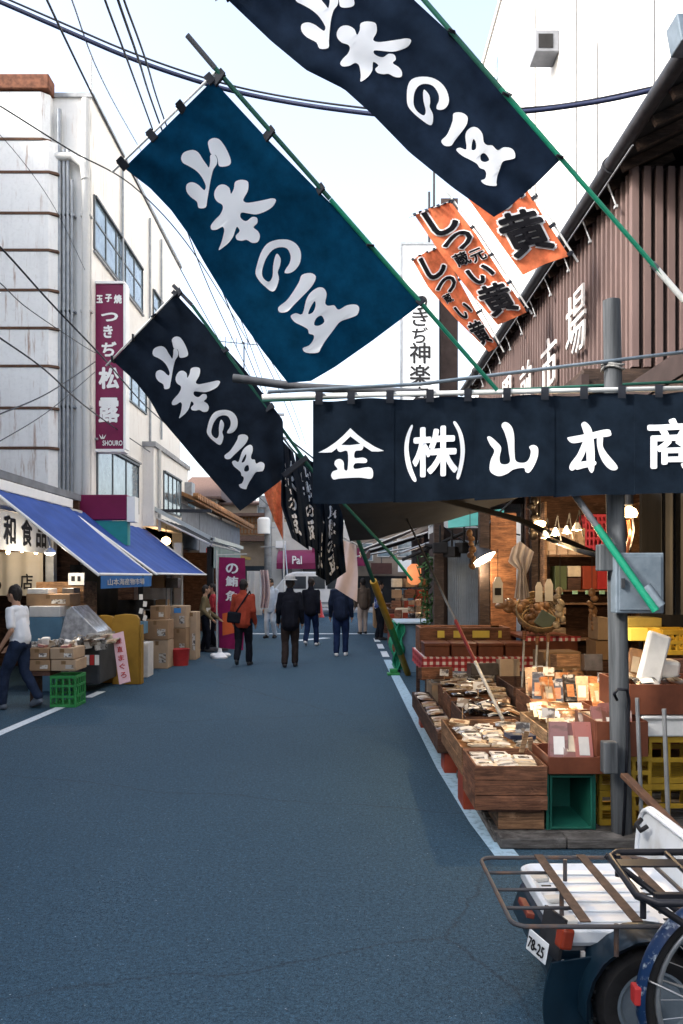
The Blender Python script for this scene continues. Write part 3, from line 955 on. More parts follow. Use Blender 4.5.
F3 = dict(top=[(113, 361), (175, 293)], right=[(175, 293), (211, 332), (246, 371), (283, 420), (284, 478)],
          left=[(113, 361), (135, 381), (150, 400), (160, 418), (178, 439), (197, 462), (240, 511)],
          bottom=[(240, 511), (262, 495), (284, 478)])
banner('smaller dark banner with white brush characters, hung lowest left beside the purple sign', F3,
       lambda u, v: 5.9 + .35 * v + .04 * (1 - u), M['blacknavy'],
       [(173, 285, 5.85), (192, 305, 5.9), (312, 470, 6.3), (393, 556, 6.6), (412, 580, 6.7)], [(106, 366, 5.92), (178, 290, 5.88)], 4, 4, .02, (9, 1.2), 3.1, 'brush lettered banners over the street')

def sleeve(t, a, b, r, m, name):
    MB().tube([P(*a), P(*b)], r, 10).build(name, m, t, smooth=40)
sleeve(bn2, (657, 269.2, 4.612), (684, 300.2, 4.651), .017, M['whiterod'], 'white_sleeve')
sleeve(bn2, (652, 263.5, 4.605), (657, 269.2, 4.612), .018, M['polegrey'], 'clamp')
# dark banners beyond, blown edge-on
def edge_on(lab, top, bottom, left, right, d0, dd, ph, pole):
    return banner(lab, dict(top=top, bottom=bottom, left=left, right=right), lambda u, v: d0 + dd * u, M['blacknavy'], pole, None, 0, 0, .05, (14, 2.0), ph,
                  'dark banners blown edge-on', polemats=[M['polegrey'], M['greentarn']], pr=.009)
edge_on('dark banner blown edge-on just left of the long shop curtain', [(282, 440), (293, 452)], [(292, 538), (309, 550)], [(282, 440), (281, 505), (292, 538)], [(293, 452), (305, 500), (309, 550)], 7.2, .55, .3,
        [(276, 428, 7.6), (290, 447, 7.7), (318, 478, 7.9)])
edge_on('black banner blown edge-on, second behind the left end of the shop curtain', [(295, 452), (313, 462)], [(307, 545), (321, 552)], [(295, 452), (299, 505), (307, 545)], [(313, 462), (323, 505), (321, 552)], 8.0, .6, 1.4,
        [(290, 440, 8.5), (313, 458, 8.6), (345, 498, 8.8)])
edge_on('black banner hanging nearest the pale cloth, its white characters folded', [(322, 492), (344, 504)], [(326, 586), (346, 572)], [(322, 492), (320, 540), (326, 586)], [(344, 504), (343, 540), (346, 572)], 9.0, .55, 2.6,
        [(318, 470, 9.5), (340, 495, 9.6), (378, 540, 9.8)])
edge_on('narrow dark banner folded between the other edge-on banners', [(311, 470), (324, 485)], [(316, 575), (325, 580)], [(311, 470), (313, 520), (316, 575)], [(324, 485), (329, 530), (325, 580)], 8.6, .5, 4.0,
        [(305, 455, 9.0), (324, 480, 9.1), (360, 525, 9.3)])
# pale cloth below them
pc = coons([(343, 540), (356, 545)], [(335, 588), (357, 602)], [(343, 540), (340, 565), (335, 588)], [(356, 545), (358, 575), (357, 602)])
t = thing('hanging_cloth', P(350, 545, 11), 'pale pink cloth hanging in front of the walker in dark blue', 'cloth')
MB().grid(lambda u, v: P(*pc(u, v), 11 + .3 * u + .04 * math.sin(u * 9 + v * 3)), 10, 20).build('cloth', mat('pale_pink_cloth', (.74, .64, .63), .85, .1, 4, trans=.3), t, smooth=True, thick=.003)
MB().tube([P(340, 536, 11.05), P(360, 546, 11.3)], .012, 6).build('cross_rod', M['whiterod'], t)

# orange banners, white outlined black characters
def orange_text(items):
    def fn(parent, f3):
        for m, off, ex in ((M['dyewhite2'], .004, .06), (M['dyeblack'], .022, .016)):
            cuts = []
            for ch, u, v, su, sv, rot in items:
                vs, fs, w, h = text2d(ch, 0.)
                ca, sa = math.cos(rot), math.sin(rot)
                k = max(w, h)
                vs0 = vs
                for dx, dy in bold_layers(ex + .015):
                  vs = [(p[0] + dx, p[1] + dy, 0) for p in vs0]
                  cuts.append(slice_mesh([(u + (p[0] * ca - p[1] * sa) / k * su, v - (p[0] * sa + p[1] * ca) / k * sv, 0) for p in vs], fs, GU[::2], GV[::2]))
            drape(parent, cuts, f3, m, off)
        cuts = [slice_mesh([(a, b, 0) for a, b in ((.2, .385), (.52, .385), (.52, .475), (.2, .475))], [(0, 1, 2, 3)], GU[::2], GV[::2])]
    return fn
G_O = 'orange banners on the hall eave'
banner('broad orange banner with black characters, half hidden by the highest navy banner',
       dict(top=[(428, 136), (474, 116)], right=[(474, 116), (527, 190), (569, 256)], left=[(428, 136), (462, 190), (523, 275)], bottom=[(523, 275), (545, 264), (569, 256)]),
       lambda u, v: 9.0 + .2 * v, M['orange'], [(470, 100, 8.95), (480, 118, 8.97), (535, 195, 9.1), (578, 262, 9.25)], [(420, 138, 8.98), (480, 112, 8.96)], 5, 6, .02, (8, 2), .8, G_O, letters=None,
       polemats=[M['whiterod'], M['whiterod']], text=orange_text([('し', .45, .1, .6, .2, 0), ('い', .62, .52, .55, .16, 0), ('黄', .52, .77, .82, .27, -.12)]))
banner('long orange banner with black characters, left of the broad orange one',
       dict(top=[(414, 214), (450, 201)], right=[(450, 201), (476, 234), (500, 272), (527, 312)], left=[(414, 214), (438, 250), (470, 292), (498, 325)], bottom=[(498, 325), (512, 319), (527, 312)]),
       lambda u, v: 11.0 + .2 * v, M['orange'], [(447, 192, 10.98), (453, 200, 11), (480, 235, 11.1), (532, 314, 11.25)], [(409, 217, 11), (454, 200, 11)], 7, 5, .03, (7, 3), 2.2, G_O, letters=None,
       polemats=[M['whiterod'], M['whiterod']], text=orange_text([('し', .5, .12, .8, .2, 0), ('つ', .55, .31, .7, .15, .3), ('蔵', .35, .44, .36, .1, 0), ('元', .75, .46, .36, .1, 0), ('い', .55, .60, .6, .14, 0), ('黄', .5, .82, .85, .24, -.1)]))
banner('narrow twisted orange banner with black characters, lowest of the orange three',
       dict(top=[(412, 259), (441, 245)], right=[(441, 245), (456, 275), (478, 315), (498, 346)], left=[(412, 259), (428, 287), (455, 318), (489, 352)], bottom=[(489, 352), (494, 349), (498, 346)]),
       lambda u, v: 12.2 + .2 * v + .3 * u * v, M['orange'], [(438, 236, 12.2), (444, 246, 12.2), (470, 290, 12.4), (504, 352, 12.6)], [(408, 262, 12.2), (445, 244, 12.2)], 5, 4, .03, (6, 3), 3.2, G_O, letters=None,
       polemats=[M['whiterod'], M['whiterod']], text=orange_text([('し', .5, .13, .8, .2, 0), ('つ', .55, .33, .7, .15, .3), ('蔵', .3, .43, .3, .08, 0), ('い', .55, .59, .6, .14, 0), ('黄', .5, .82, .85, .22, -.1)]))
# small orange flag far behind
t = thing('orange_flag', P(275, 490, 20), 'small orange flag glimpsed behind the lowest dark banner', 'flag')
oc = coons([(262, 488), (281, 478)], [(274, 520), (283, 540)], [(262, 488), (274, 520)], [(281, 478), (283, 540)])
MB().grid(lambda u, v: P(*oc(u, v), 20 + .1 * math.sin(u * 8 + v * 4)), 8, 12).build('cloth', M['orange'], t, smooth=True, thick=.004)
MB().tube([P(283, 470, 20), P(284, 600, 20)], .02, 6).build('pole', M['whiterod'], t)

# ------------------------------------------------------------------ the long dark shop curtain (noren) and what carries it
ND = 5.0
nr = thing('shop_curtain', P(500, 395, ND), 'long navy shop curtain with white characters hung across the stall front', 'curtain')
seams = [313.5, 393.5, 475, 554, 635, 716, 796]
def ytop(x): return 400.5 - (x - 313) * .021
def ybot(x): return 503.5 - (x - 313) * .026
def noren_fn(x0, x1, k):
    def fn(u, v, off=0.):
        x = x0 + (x1 - x0) * u
        y = ytop(x) + (ybot(x) - ytop(x)) * v + 1.3 * math.sin(u * math.pi * 2.2) * (1 - v) + 1.2 * math.sin(u * 3 + k) * v
        g = (x - 313) / 80
        w = .006 * math.sin(g * 6.1 + v * 1.1) * (.3 + .7 * v) + .016 * mnoise.noise(V((g * 2.2, v * 1.6, 3.3)))
        return P(x, y, ND + w - off + .0035 * (k % 2))
    return fn
TA = lambda x, y: (310 + x / 3.595, 380 + y / 3.592)
TB = lambda x, y: (470 + x / 3.207, 380 + y / 3.207)
NST = {0: (TA, [[(30, 259), (60, 242), (90, 221), (118, 198), (145, 172), (172, 198), (200, 220), (232, 240), (266, 254), (245, 257), (222, 257), (185, 233), (145, 201), (105, 236), (78, 256), (55, 258)],
                [(98, 240), (105, 230), (145, 232), (185, 230), (192, 240), (185, 252), (163, 255), (161, 278), (190, 278), (205, 286), (200, 297), (162, 298), (161, 317), (210, 312), (225, 322), (226, 345), (215, 353), (175, 348), (110, 350), (85, 354), (76, 340), (82, 325), (99, 317), (88, 300), (92, 285), (108, 280), (121, 292), (123, 317), (135, 317), (135, 255), (110, 255), (100, 250)]], []),
       1: (TA, [[(362, 160), (345, 200), (339, 250), (348, 310), (370, 357), (383, 355), (367, 310), (355, 250), (359, 200), (370, 162)],
                [(515, 157), (533, 195), (541, 250), (537, 300), (526, 351), (537, 354), (551, 305), (557, 250), (548, 195), (526, 155)]], [('株', 450, 256, 155, 170, .026)]),
       2: (TB, [[(55, 182), (65, 178), (85, 195), (100, 215), (95, 245), (98, 265), (115, 270), (128, 262), (125, 235), (120, 200), (110, 165), (101, 145), (108, 134), (122, 137), (136, 155), (142, 185), (143, 230), (148, 262), (175, 268), (190, 255), (195, 232), (190, 218), (205, 212), (218, 222), (217, 250), (205, 280), (190, 300), (178, 297), (172, 285), (140, 288), (120, 300), (95, 307), (75, 300), (63, 285), (66, 255), (78, 225), (65, 205)]], []),
       3: (TB, [[(312, 185), (325, 180), (380, 172), (440, 162), (452, 172), (448, 184), (400, 190), (350, 200), (325, 200)],
                [(357, 140), (370, 134), (388, 155), (396, 190), (400, 240), (398, 288), (388, 300), (375, 270), (372, 200), (362, 160)],
                [(365, 195), (377, 205), (367, 240), (347, 275), (330, 291), (319, 285), (322, 268), (343, 240), (355, 215)],
                [(408, 186), (426, 186), (426, 215), (440, 240), (472, 278), (468, 292), (448, 290), (425, 265), (410, 225)],
                [(335, 268), (365, 262), (400, 262), (402, 276), (365, 284), (340, 288)]], []),
       4: (TB, [], [('商', 652, 205, 158, 155, .026)])}
for i in range(6):
    fn = noren_fn(seams[i] - .6, seams[i + 1] + .6, i)
    pan = MB().grid(lambda u, v: fn(u, v), 16, 20).build('panel', M['norencloth'], nr, smooth=True, thick=.003)
    if i in NST:
        T, loops, gl = NST[i]
        def uv(p, T=T, i=i):
            x, y = T(*p)
            return ((x - seams[i] + .6) / (seams[i + 1] - seams[i] + 1.2), (y - ytop(x)) / (ybot(x) - ytop(x)))
        cuts = []
        for lp in loops:
            sm = lp if (i == 0 and lp is loops[0]) else smooth_loop(lp, 4)
            vs, fs = flat_fill([[uv(p) for p in sm]])
            cuts.append(slice_mesh(vs, fs, [k / 12 for k in range(1, 12)], [k / 12 for k in range(1, 12)]))
        for ch, cx, cy, w, h, off in gl:
            vs, fs, tw, th = text2d(ch, 0.)
            for dx, dy in bold_layers(off):
                g = [(*uv((cx + (p[0] + dx) / tw * w, cy - (p[1] + dy) / th * h)), 0) for p in vs]
                cuts.append(slice_mesh(g, fs, [k / 12 for k in range(1, 12)], [k / 12 for k in range(1, 12)]))
        drape(pan, cuts, fn, M['dyewhite'], .005)
a, b = P(262, 397, ND), P(800, 386, ND)
MB().tube([a, b], .016, 10).build('rod', M['whiterod'], nr, smooth=True)
def rody(x): return 397 - (x - 262) * 11 / 538
for x in (319, 351, 390, 430, 468, 507, 545, 584, 622, 659, 697, 735, 772):
    mb = MB()
    mb.grid(lambda u, v: P(x - 3.8 + 7.6 * u, rody(x) - 4 + (ytop(x) + 4 - rody(x) + 4) * v, ND - .021 - .004 * math.sin(v * 3)), 3, 5)
    mb.grid(lambda u, v: P(x - 3.8 + 7.6 * u, rody(x) - 4 + (ytop(x) + 4 - rody(x) + 4) * v, ND + .021), 3, 5)
    mb.grid(lambda u, v: P(x - 3.8 + 7.6 * u, rody(x) - 4, ND - .021 + .042 * v), 3, 2)
    mb.build('hanging_loop', M['tieblack'], nr, smooth=True, thick=.003)

tag(MB().tube([P(233, 378, 5.25), P(300, 387, 5.25), P(420, 393, 5.25)], .028, 10).build('dark_beam', M['polegrey'], smooth=40), 'dark beam end sticking out above the left end of the shop curtain', 'beam')
tag(MB().tube([P(268, 392, 5.12), P(420, 384, 5.12), P(700, 350, 5.12)], .012, 8).build('thin_pipe', M['galv'], smooth=40), 'thin grey pipe running above the shop curtain rod to the post', 'pipe')
tag(MB().tube([P(262, 401, 5.4), P(700, 381, 5.4)], .01, 6).build('thin_pipe', M['greentarn'], smooth=40), 'thin dull green pipe just behind the shop curtain rod', 'pipe')

# the tall grey post with its galvanised box
po = thing('post', (1.8, 5.2, 0), 'tall weathered grey post carrying the shop curtain, galvanised box fixed to it', 'post')
a, b = P(622, 846, 5.17), P(611.5, 299, 5.17)
MB().tube([a, a.lerp(b, .5), b - V((0, 0, .01)), b], [.066, .06, .055, .03], 14).build('shaft', M['postgrey'], po, smooth=40)
q = a.lerp(b, .83)
mb = MB()
for k in range(2):
    c = a.lerp(b, .872 + k * .006)
    mb.tube([c + V((math.cos(t_) * .068, math.sin(t_) * .068, .01 * math.sin(t_ * 2 + k))) for t_ in [2 * math.pi * j / 14 for j in range(14)]], .008, 6, close=True)
mb.build('rope_binding', mat('old_rope', (.25, .25, .24), .9, .3, 60, .3), po)
x0, x1, z1, z0 = P(613, 0, 5.05).x, P(661, 0, 5.05).x, P(0, 553, 5.05).z, P(0, 613, 5.05).z
bx = MB().box(x0, x1, 5.0, 5.1, z0, z1).build('metal_box', M['galv'], po, bevel=.008)
MB().box(x0 + .02, x1 - .02, 4.992, 4.998, z0 + .02, z1 - .02).build('door', M['galv'], bx, bevel=.004)
MB().obox((x0 + .04, 4.985, (z0 + z1) / 2), (.02, .02, .06)).build('latch', M['dark_metal'], bx)
c = P(606, 553, 5.1)
MB().obox((c.x - .0, 5.1, c.z - .03), (.11, .09, .17)).build('switch_box', M['postgrey'], po, bevel=.008)
MB().obox(P(609, 757, 5.06), (.09, .08, .2)).build('lower_bracket', M['postgrey'], po, bevel=.008)
mb = MB()
mb.tube([P(617, 700, 5.08), P(614, 694, 5.04), P(618, 689, 5.03), P(627, 690, 5.05), P(629, 700, 5.08), P(627, 760, 5.09), P(623, 840, 5.09)], .010, 6)
mb.build('black_hose', M['cable'], po, smooth=True)
st = thing('green_pole', P(657, 611, 4.86), 'thick short green pole tied across the galvanised box below the shop curtain', 'pole')
a, b = P(556, 468, 5.14), P(656, 611, 4.86)
MB().tube([a, a.lerp(b, .42)], .021, 10, 0).tube([a.lerp(b, .421), b], .024, 10, 1).build('shaft', [M['polegrey'], M['greenpole']], st, smooth=40)
MB().tube([P(646, 586, 4.9), P(661, 606, 4.87)], .03, 10).build('plastic_wrap', M['galv'], st, smooth=40)
# stall tarpaulin behind the curtain, its far edge dipping below it
tp = coons([(330, 482), (420, 478), (520, 480)], [(350, 541), (375, 539), (408, 530), (447, 521), (480, 511), (520, 497)], [(330, 482), (341, 510), (350, 541)], [(520, 480), (520, 497)])
tag(MB().grid(lambda u, v: P(*tp(u, v), 6.6 + 3.2 * v - .06 * math.sin(u * 9)), 24, 8)
    .build('tarpaulin', mat('dark_grey_tarpaulin', (.034, .037, .041), .75, .25, 3, .1, trans=.12), smooth=True, thick=.004), 'dark grey stall tarpaulin sloping below the shop curtain', 'tarpaulin')
tag(MB().grid(lambda u, v: V((.55 + 1.85 * u, 5.35 + 4.3 * v, 2.74 + .08 * u - .05 * math.sin(math.pi * u) + .012 * math.sin(v * 16))), 14, 24).build('stall_shade_canopy', MATS['dark_grey_tarpaulin'], smooth=True, thick=.005), 'unseen flat dark canopy added over the right stall to shade its goods', 'canopy')  # hidden canopy added to block sun and sky from the goods
tag(MB().bar(P(405, 489, 7.8), P(520, 520, 8.6), .05).bar(P(520, 520, 8.6), P(600, 556, 9.2), .05).build('support_bar', M['black']), 'black bar sloping below the shop curtain into the stall', 'bar')
# ------------------------------------------------------------------ right-hand stall
M['w_red'] = wood('reddish_crate_wood', (.17, .075, .04))
M['w_mid'] = wood('brown_crate_wood', (.21, .115, .06))
M['w_pale'] = wood('pale_crate_wood', (.36, .24, .14))
M['w_old'] = wood('weathered_pallet_wood', (.10, .095, .09))
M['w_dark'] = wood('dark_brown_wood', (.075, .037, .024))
M['lac'] = mat('brown_lacquer', (.13, .042, .022), .4, .3, 5, .05)
M['yellow'] = mat('yellow_plastic', (.33, .205, .02), .45, .22, 6, .05)
M['yellowbox'] = mat('yellow_carton', (.24, .19, .05), .6, .2, 6)
M['green_pl'] = mat('dark_green_plastic', (.012, .10, .07), .45, .25, 5, .05)
M['green_crate'] = mat('green_plastic', (.03, .22, .06), .45, .25, 5, .05)
M['redplastic'] = mat('red_plastic', (.38, .03, .03), .45, .2, 6)
M['orangered'] = mat('orange_red_plastic', (.26, .045, .022), .5, .2, 6)
M['pk_white'] = mat('packet_white', (.62, .60, .56), .35, .12, 9, .1, spec=.6)
M['pr_white'] = printed('printed_white', (.62, .60, .55), (.28, .22, .16), (.10, .09, .09))
M['pr_cream'] = printed('printed_cream', (.5, .40, .27), (.2, .12, .06), (.58, .55, .5))
M['pr_brown'] = printed('printed_brown', (.25, .13, .06), (.09, .05, .03), (.5, .4, .28))
M['pr_dark'] = printed('printed_dark', (.03, .027, .026), (.10, .09, .085), (.45, .43, .4), .2)
M['pr_clear'] = printed('printed_clear', (.34, .33, .31), (.07, .06, .05), (.55, .55, .54), .18)
M['pr_orange'] = printed('printed_orange', (.5, .21, .08), (.36, .13, .05), (.6, .42, .28), .35, .56)
M['pk_cream'] = mat('packet_cream', (.55, .46, .33), .4, .2, 9, .1, spec=.5)
M['pk_brown'] = mat('packet_brown', (.27, .15, .075), .4, .35, 14, .2, spec=.5)
M['pk_dark'] = mat('packet_dark', (.045, .038, .035), .3, .5, 14, .2, spec=.6)
M['pk_orange'] = mat('packet_orange', (.42, .17, .065), .4, .2, 8, .1, spec=.5)
M['pk_pink'] = printed('packet_pink', (.36, .14, .12), (.24, .10, .07), (.55, .42, .38), .35, .55, 9)
M['pk_grey'] = mat('packet_clear', (.30, .30, .29), .25, .45, 22, .3, spec=.7)
M['pk_blue'] = mat('packet_navy', (.03, .045, .09), .35, .3, 9, spec=.6)
M['card'] = mat('cardboard', (.27, .17, .095), .85, .15, 5, .1)
M['card2'] = mat('pale_cardboard', (.36, .26, .17), .85, .15, 5, .1)
M['label_y'] = mat('yellow_label', (.62, .5, .09), .6, .1, 8)
M['steel'] = mat('bare_steel', (.33, .34, .35), .35, .2, 8, metal=.7)
M['bulb'] = mat('lit_bulb', (1, .8, .5), .4, 0, 1, emit=(1, .62, .28), estr=5)
M['bulbcool'] = mat('lit_lamp_face', (1, .95, .85), .4, 0, 1, emit=(1, .86, .66), estr=3)

def crate_wood(name, x0, x1, y0, y1, z0, z1, m, label, nb=2, group=None, t=.014, cat='crate', floor=.02, bev=.003):
    """open plank crate: four sides of stacked boards, corner posts, slatted base"""
    c = thing(name, ((x0 + x1) / 2, (y0 + y1) / 2, z0), label, cat, group)
    h = (z1 - z0) / nb
    def rnd(): return random.uniform(-.0025, .0025)
    for fx, a, b in (('y', y0, y0 + t), ('y', y1 - t, y1), ('x', x0, x0 + t), ('x', x1 - t, x1)):
        mb = MB()
        for i in range(nb):
            za, zb = z0 + i * h + .002, z0 + (i + 1) * h - .002 + rnd()
            if fx == 'y': mb.box(x0 + rnd(), x1 + rnd(), a + rnd() * .4, b, za, zb)
            else: mb.box(a, b + rnd() * .4, y0 + t + .001, y1 - t - .001, za, zb)
        mb.build('side_panel', m, c, bevel=bev)
    mb = MB()
    for px_ in (x0 + t + .001, x1 - t - .026):
        for py_ in (y0 + t + .001, y1 - t - .026):
            mb.box(px_, px_ + .025, py_, py_ + .025, z0 + .004, z1 - .006)
    mb.build('corner_post', m, c)
    MB().box(x0 + t + .001, x1 - t - .001, y0 + t + .001, y1 - t - .001, z0 + .002, z0 + floor).build('base', m, c)
    return c

def crate_plastic(name, x0, x1, y0, y1, z0, z1, m, label, group=None, nx=4, nz=2, cat='crate', t=.018):
    """latticed plastic crate: rims, ribs and posts on every side"""
    c = thing(name, ((x0 + x1) / 2, (y0 + y1) / 2, z0), label, cat, group)
    def side(axis, a, lo, hi, name_):
        mb = MB()
        def bx(u0, u1, w0, w1, k=0.):
            if axis == 'y': mb.box(u0, u1, a - t / 2 - k, a + t / 2 + k, w0, w1)
            else: mb.box(a - t / 2 - k, a + t / 2 + k, u0, u1, w0, w1)
        H_ = z1 - z0
        bx(lo, hi, z1 - .04, z1, .004)
        bx(lo, hi, z0, z0 + .04, .002)
        for k in range(1, nz):
            z = z0 + H_ * k / nz
            bx(lo, hi, z - .016, z + .016, .001)
        for k in range(nx + 1):
            u = lo + (hi - lo) * k / nx
            w = .022 if k in (0, nx) else .012
            bx(max(lo, u - w), min(hi, u + w), z0 + .04, z1 - .04, -.001)
        mb.build(name_, m, c, bevel=.003)
    side('y', y0, x0, x1, 'side_panel'); side('y', y1, x0, x1, 'side_panel')
    side('x', x0 + t / 2, y0 + t, y1 - t, 'side_panel'); side('x', x1 - t / 2, y0 + t, y1 - t, 'side_panel')
    mb = MB()
    for k in range(7):
        u = y0 + .02 + (y1 - y0 - .06) * k / 6
        mb.box(x0 + .01, x1 - .01, u, u + .02, z0 + .003, z0 + .016)
    mb.build('base', m, c)
    return c

def packet_mesh(kind, sx, sy, sz, m, lab=None):
    """soft sealed packet: pinched pillow with crimped ends and a label patch"""
    mb = MB()
    nu, nv = 8, 8
    def top(s_):
        def fn(u, v):
            e = (max(0, math.sin(math.pi * min(1, max(0, (u * 1.1 - .05))))) ** .5) * (math.sin(math.pi * v) ** .4 if 0 < v < 1 else 0)
            return V(((u - .5) * sx, (v - .5) * sy, sz * .5 + s_ * (sz * .5 * e + .0005) + .0012 * mnoise.noise(V((u * 5 + sx * 90, v * 5, s_)))))
        return fn
    mb.grid(top(1), nu, nv, 0).grid(top(-1), nu, nv, 0)
    if lab:
        f = top(1)
        mb.grid(lambda u, v: f(.22 + .56 * u, .2 + .45 * v) + V((0, 0, .002)), 3, 3, 1)
    o = mb.build(kind, [m] + ([lab] if lab else []), None, smooth=True, local=True)
    me = o.data
    bpy.data.objects.remove(o)
    return me
def slab_mesh(kind, sx, sy, sz, m, lab):
    mb = MB().box(-sx / 2, sx / 2, -sy / 2, sy / 2, 0, sz, 0)
    mb.box(-sx * .3, sx * .3, -sy * .34, sy * .12, sz + .0005, sz + .002, 1)
    o = mb.build(kind, [m, lab], None, local=True)
    me = o.data
    bpy.data.objects.remove(o)
    return me
PK = {
 'white': [packet_mesh('packet', .15, .10, .03, M['pr_white'], M['pk_cream']), slab_mesh('packet', .14, .09, .02, M['pr_white'], M['pk_grey'])],
 'cream': [packet_mesh('packet', .16, .10, .035, M['pr_cream'], M['pk_white']), slab_mesh('packet', .15, .09, .025, M['pr_cream'], M['pk_brown'])],
 'brown': [packet_mesh('packet', .17, .11, .04, M['pr_brown'], M['pk_cream']), packet_mesh('packet', .15, .12, .035, M['pr_brown'], None)],
 'dark': [packet_mesh('packet', .17, .11, .035, M['pr_dark'], M['pk_white']), packet_mesh('packet', .15, .11, .03, M['pr_dark'], None)],
 'clear': [packet_mesh('packet', .18, .12, .04, M['pr_clear'], M['pk_dark']), packet_mesh('packet', .16, .11, .035, M['pr_clear'], M['pk_white'])],
 'orange': [packet_mesh('packet', .15, .20, .035, M['pr_orange'], M['pk_cream']), packet_mesh('packet', .14, .18, .03, M['pr_orange'], None)],
 'pink': [slab_mesh('packet', .12, .26, .04, M['pk_pink'], M['pk_white']), slab_mesh('packet', .11, .24, .04, M['pk_pink'], M['pk_cream'])],
 'card': [slab_mesh('packet', .13, .085, .012, M['pr_white'], M['pk_white']), slab_mesh('packet', .12, .09, .016, M['pk_white'], M['pr_dark']), slab_mesh('packet', .14, .08, .014, M['pk_cream'], M['pr_white'])],
 'bundle': [slab_mesh('packet', .24, .05, .03, M['pr_brown'], M['pk_cream']), slab_mesh('packet', .2, .06, .035, M['pr_cream'], M['pr_brown'])],
 'tallbrown': [slab_mesh('packet', .11, .28, .05, M['pr_brown'], M['pk_orange']), slab_mesh('packet', .12, .26, .05, M['pr_orange'], M['pk_cream']), slab_mesh('packet', .10, .24, .05, M['pr_dark'], M['pr_orange'])],
 'navy': [slab_mesh('packet', .22, .10, .03, M['pk_blue'], M['pk_grey'])],
}
def lay(kind, n, x0, x1, y0, y1, z, label, group, tilt=.12, up=None, scale=1., rows=None, dz=.02, rz=.35):
    """packets lying (or standing, up = lean angle) in rows inside a tray"""
    nx = rows or max(1, int((x1 - x0) / (.15 * scale)))
    ny = max(1, math.ceil(n / nx))
    i = 0
    for b in range(ny):
        for a in range(nx):
            if i >= n: return
            me = random.choice(PK[kind] if isinstance(kind, str) else PK[random.choice(kind)])
            o = bpy.data.objects.new('packet', me)
            COL.objects.link(o)
            s_ = scale * random.uniform(.88, 1.1)
            o.scale = (s_, s_, s_)
            o.location = (x0 + (x1 - x0) * (a + .5) / nx + random.uniform(-.015, .015), y0 + (y1 - y0) * (b + .5) / ny + random.uniform(-.015, .015), z + random.uniform(0, dz))
            if up is None:
                o.rotation_euler = (random.uniform(-tilt, tilt) + .06, random.uniform(-tilt, tilt), random.uniform(-rz, rz))
            else:
                o.rotation_euler = (up + random.uniform(-.12, .12), random.uniform(-.06, .06), random.uniform(-rz, rz) * .6)
            tag(o, label, 'packet', group)
            i += 1

# pallet at the very front
pl = thing('pallet', (1.75, 5.8, 0), 'low grey weathered timber pallet under the front crates of the right stall', 'pallet')
for i, (a, b) in enumerate(((1.0, 1.42), (1.425, 2.0), (2.005, 2.6))):
    MB().box(a, b, 5.04, 5.16, .006, .074).build('front_board', M['w_old'], pl, bevel=.008)
mb = MB()
for k in range(11):
    y = 5.17 + k * .155
    mb.box(.99 + random.uniform(-.01, .01), 2.6, y, y + .13, .05, .074 + random.uniform(-.003, .002))
mb.build('deck_board', M['w_old'], pl, bevel=.006)
MB().box(.985, 1.06, 5.17, 6.86, .006, .048).box(1.7, 1.8, 5.17, 6.86, .006, .048).build('runner', M['w_old'], pl, bevel=.006)

crate_wood('wooden_crate', 1.02, 1.32, 5.2, 5.55, .078, .195, M['w_mid'], 'small low wooden crate between the grey pallet and the big front crate', 1)
tag(MB().box(.95, 1.3, 5.18, 5.215, .196, .214).box(.95, 1.3, 5.5, 5.54, .196, .214).build('wooden_batten', M['w_dark'], bevel=.003), 'dark battens between the small low crate and the big front crate', 'batten')
crate_wood('wooden_crate', .86, 1.325, 5.15, 5.67, .216, .505, M['w_red'], 'big front wooden crate of reddish boards holding white packets', 3)
lay('card', 15, .89, 1.3, 5.2, 5.63, .458, 'small white packet lying in the big front crate', 'white packets in the big front crate', rows=3, rz=.15, tilt=.08)
tag(MB().box(.875, 1.31, 5.17, 5.65, .40, .452).build('paper_liner', M['pk_cream'], bevel=.01), 'cream paper liner filling the big front crate under its packets', 'liner')
# leaning price slips at the crate corner
for i, (px, py) in enumerate(((524, 742), (531, 748))):
    c = P(px, py, 5.62)
    tag(MB().obox((c.x, c.y, c.z), (.035, .012, .16), (.2, .18 * (1 - 2 * i), .2)).build('price_stick', M['w_pale'], bevel=.002),
        ('pale wooden price stick leaning left behind the big front crate', 'pale wooden price stick leaning right behind the big front crate')[i], 'price stick')

# green tub on its side and brown box on top of it
gt = thing('plastic_tub', (1.48, 5.4, .078), 'dark green plastic tub lying on its side, open to the street', 'tub')
mb = MB()
x0, x1, z0, z1, ya, yb = 1.355, 1.635, .08, .43, 5.2, 5.62
t = .015
def ring(y, ins):
    return [(x0 + ins, y, z0 + ins), (x1 - ins, y, z0 + ins), (x1 - ins, y, z1 - ins), (x0 + ins, y, z1 - ins)]
mb.add(ring(ya, 0) + ring(ya, t) + ring(yb, .02) + ring(yb - .02, .035),
       [(0, 1, 5, 4), (1, 2, 6, 5), (2, 3, 7, 6), (3, 0, 4, 7), (0, 8, 9, 1), (1, 9, 10, 2), (2, 10, 11, 3), (3, 11, 8, 0), (8, 11, 10, 9),
        (4, 5, 13, 12), (5, 6, 14, 13), (6, 7, 15, 14), (7, 4, 12, 15), (12, 13, 14, 15)])
mb.build('shell', M['green_pl'], gt, bevel=.004)
mb = MB()
r_ = ring(ya + .02, -.012)
for a, b in zip(r_, r_[1:] + r_[:1]):
    mb.bar(a, b, .02, .02)
mb.build('rim', M['green_pl'], gt, bevel=.004)
crate_wood('wooden_box', 1.335, 1.70, 5.16, 5.6, .446, .56, M['lac'], 'shallow brown box standing on the green tub, pink packets upright in it', 1, cat='box')
lay('pink', 4, 1.40, 1.62, 5.27, 5.45, .615, 'tall pink packet standing upright in the shallow box on the green tub', 'pink packets above the green tub', up=1.2, rows=3, scale=1.05)
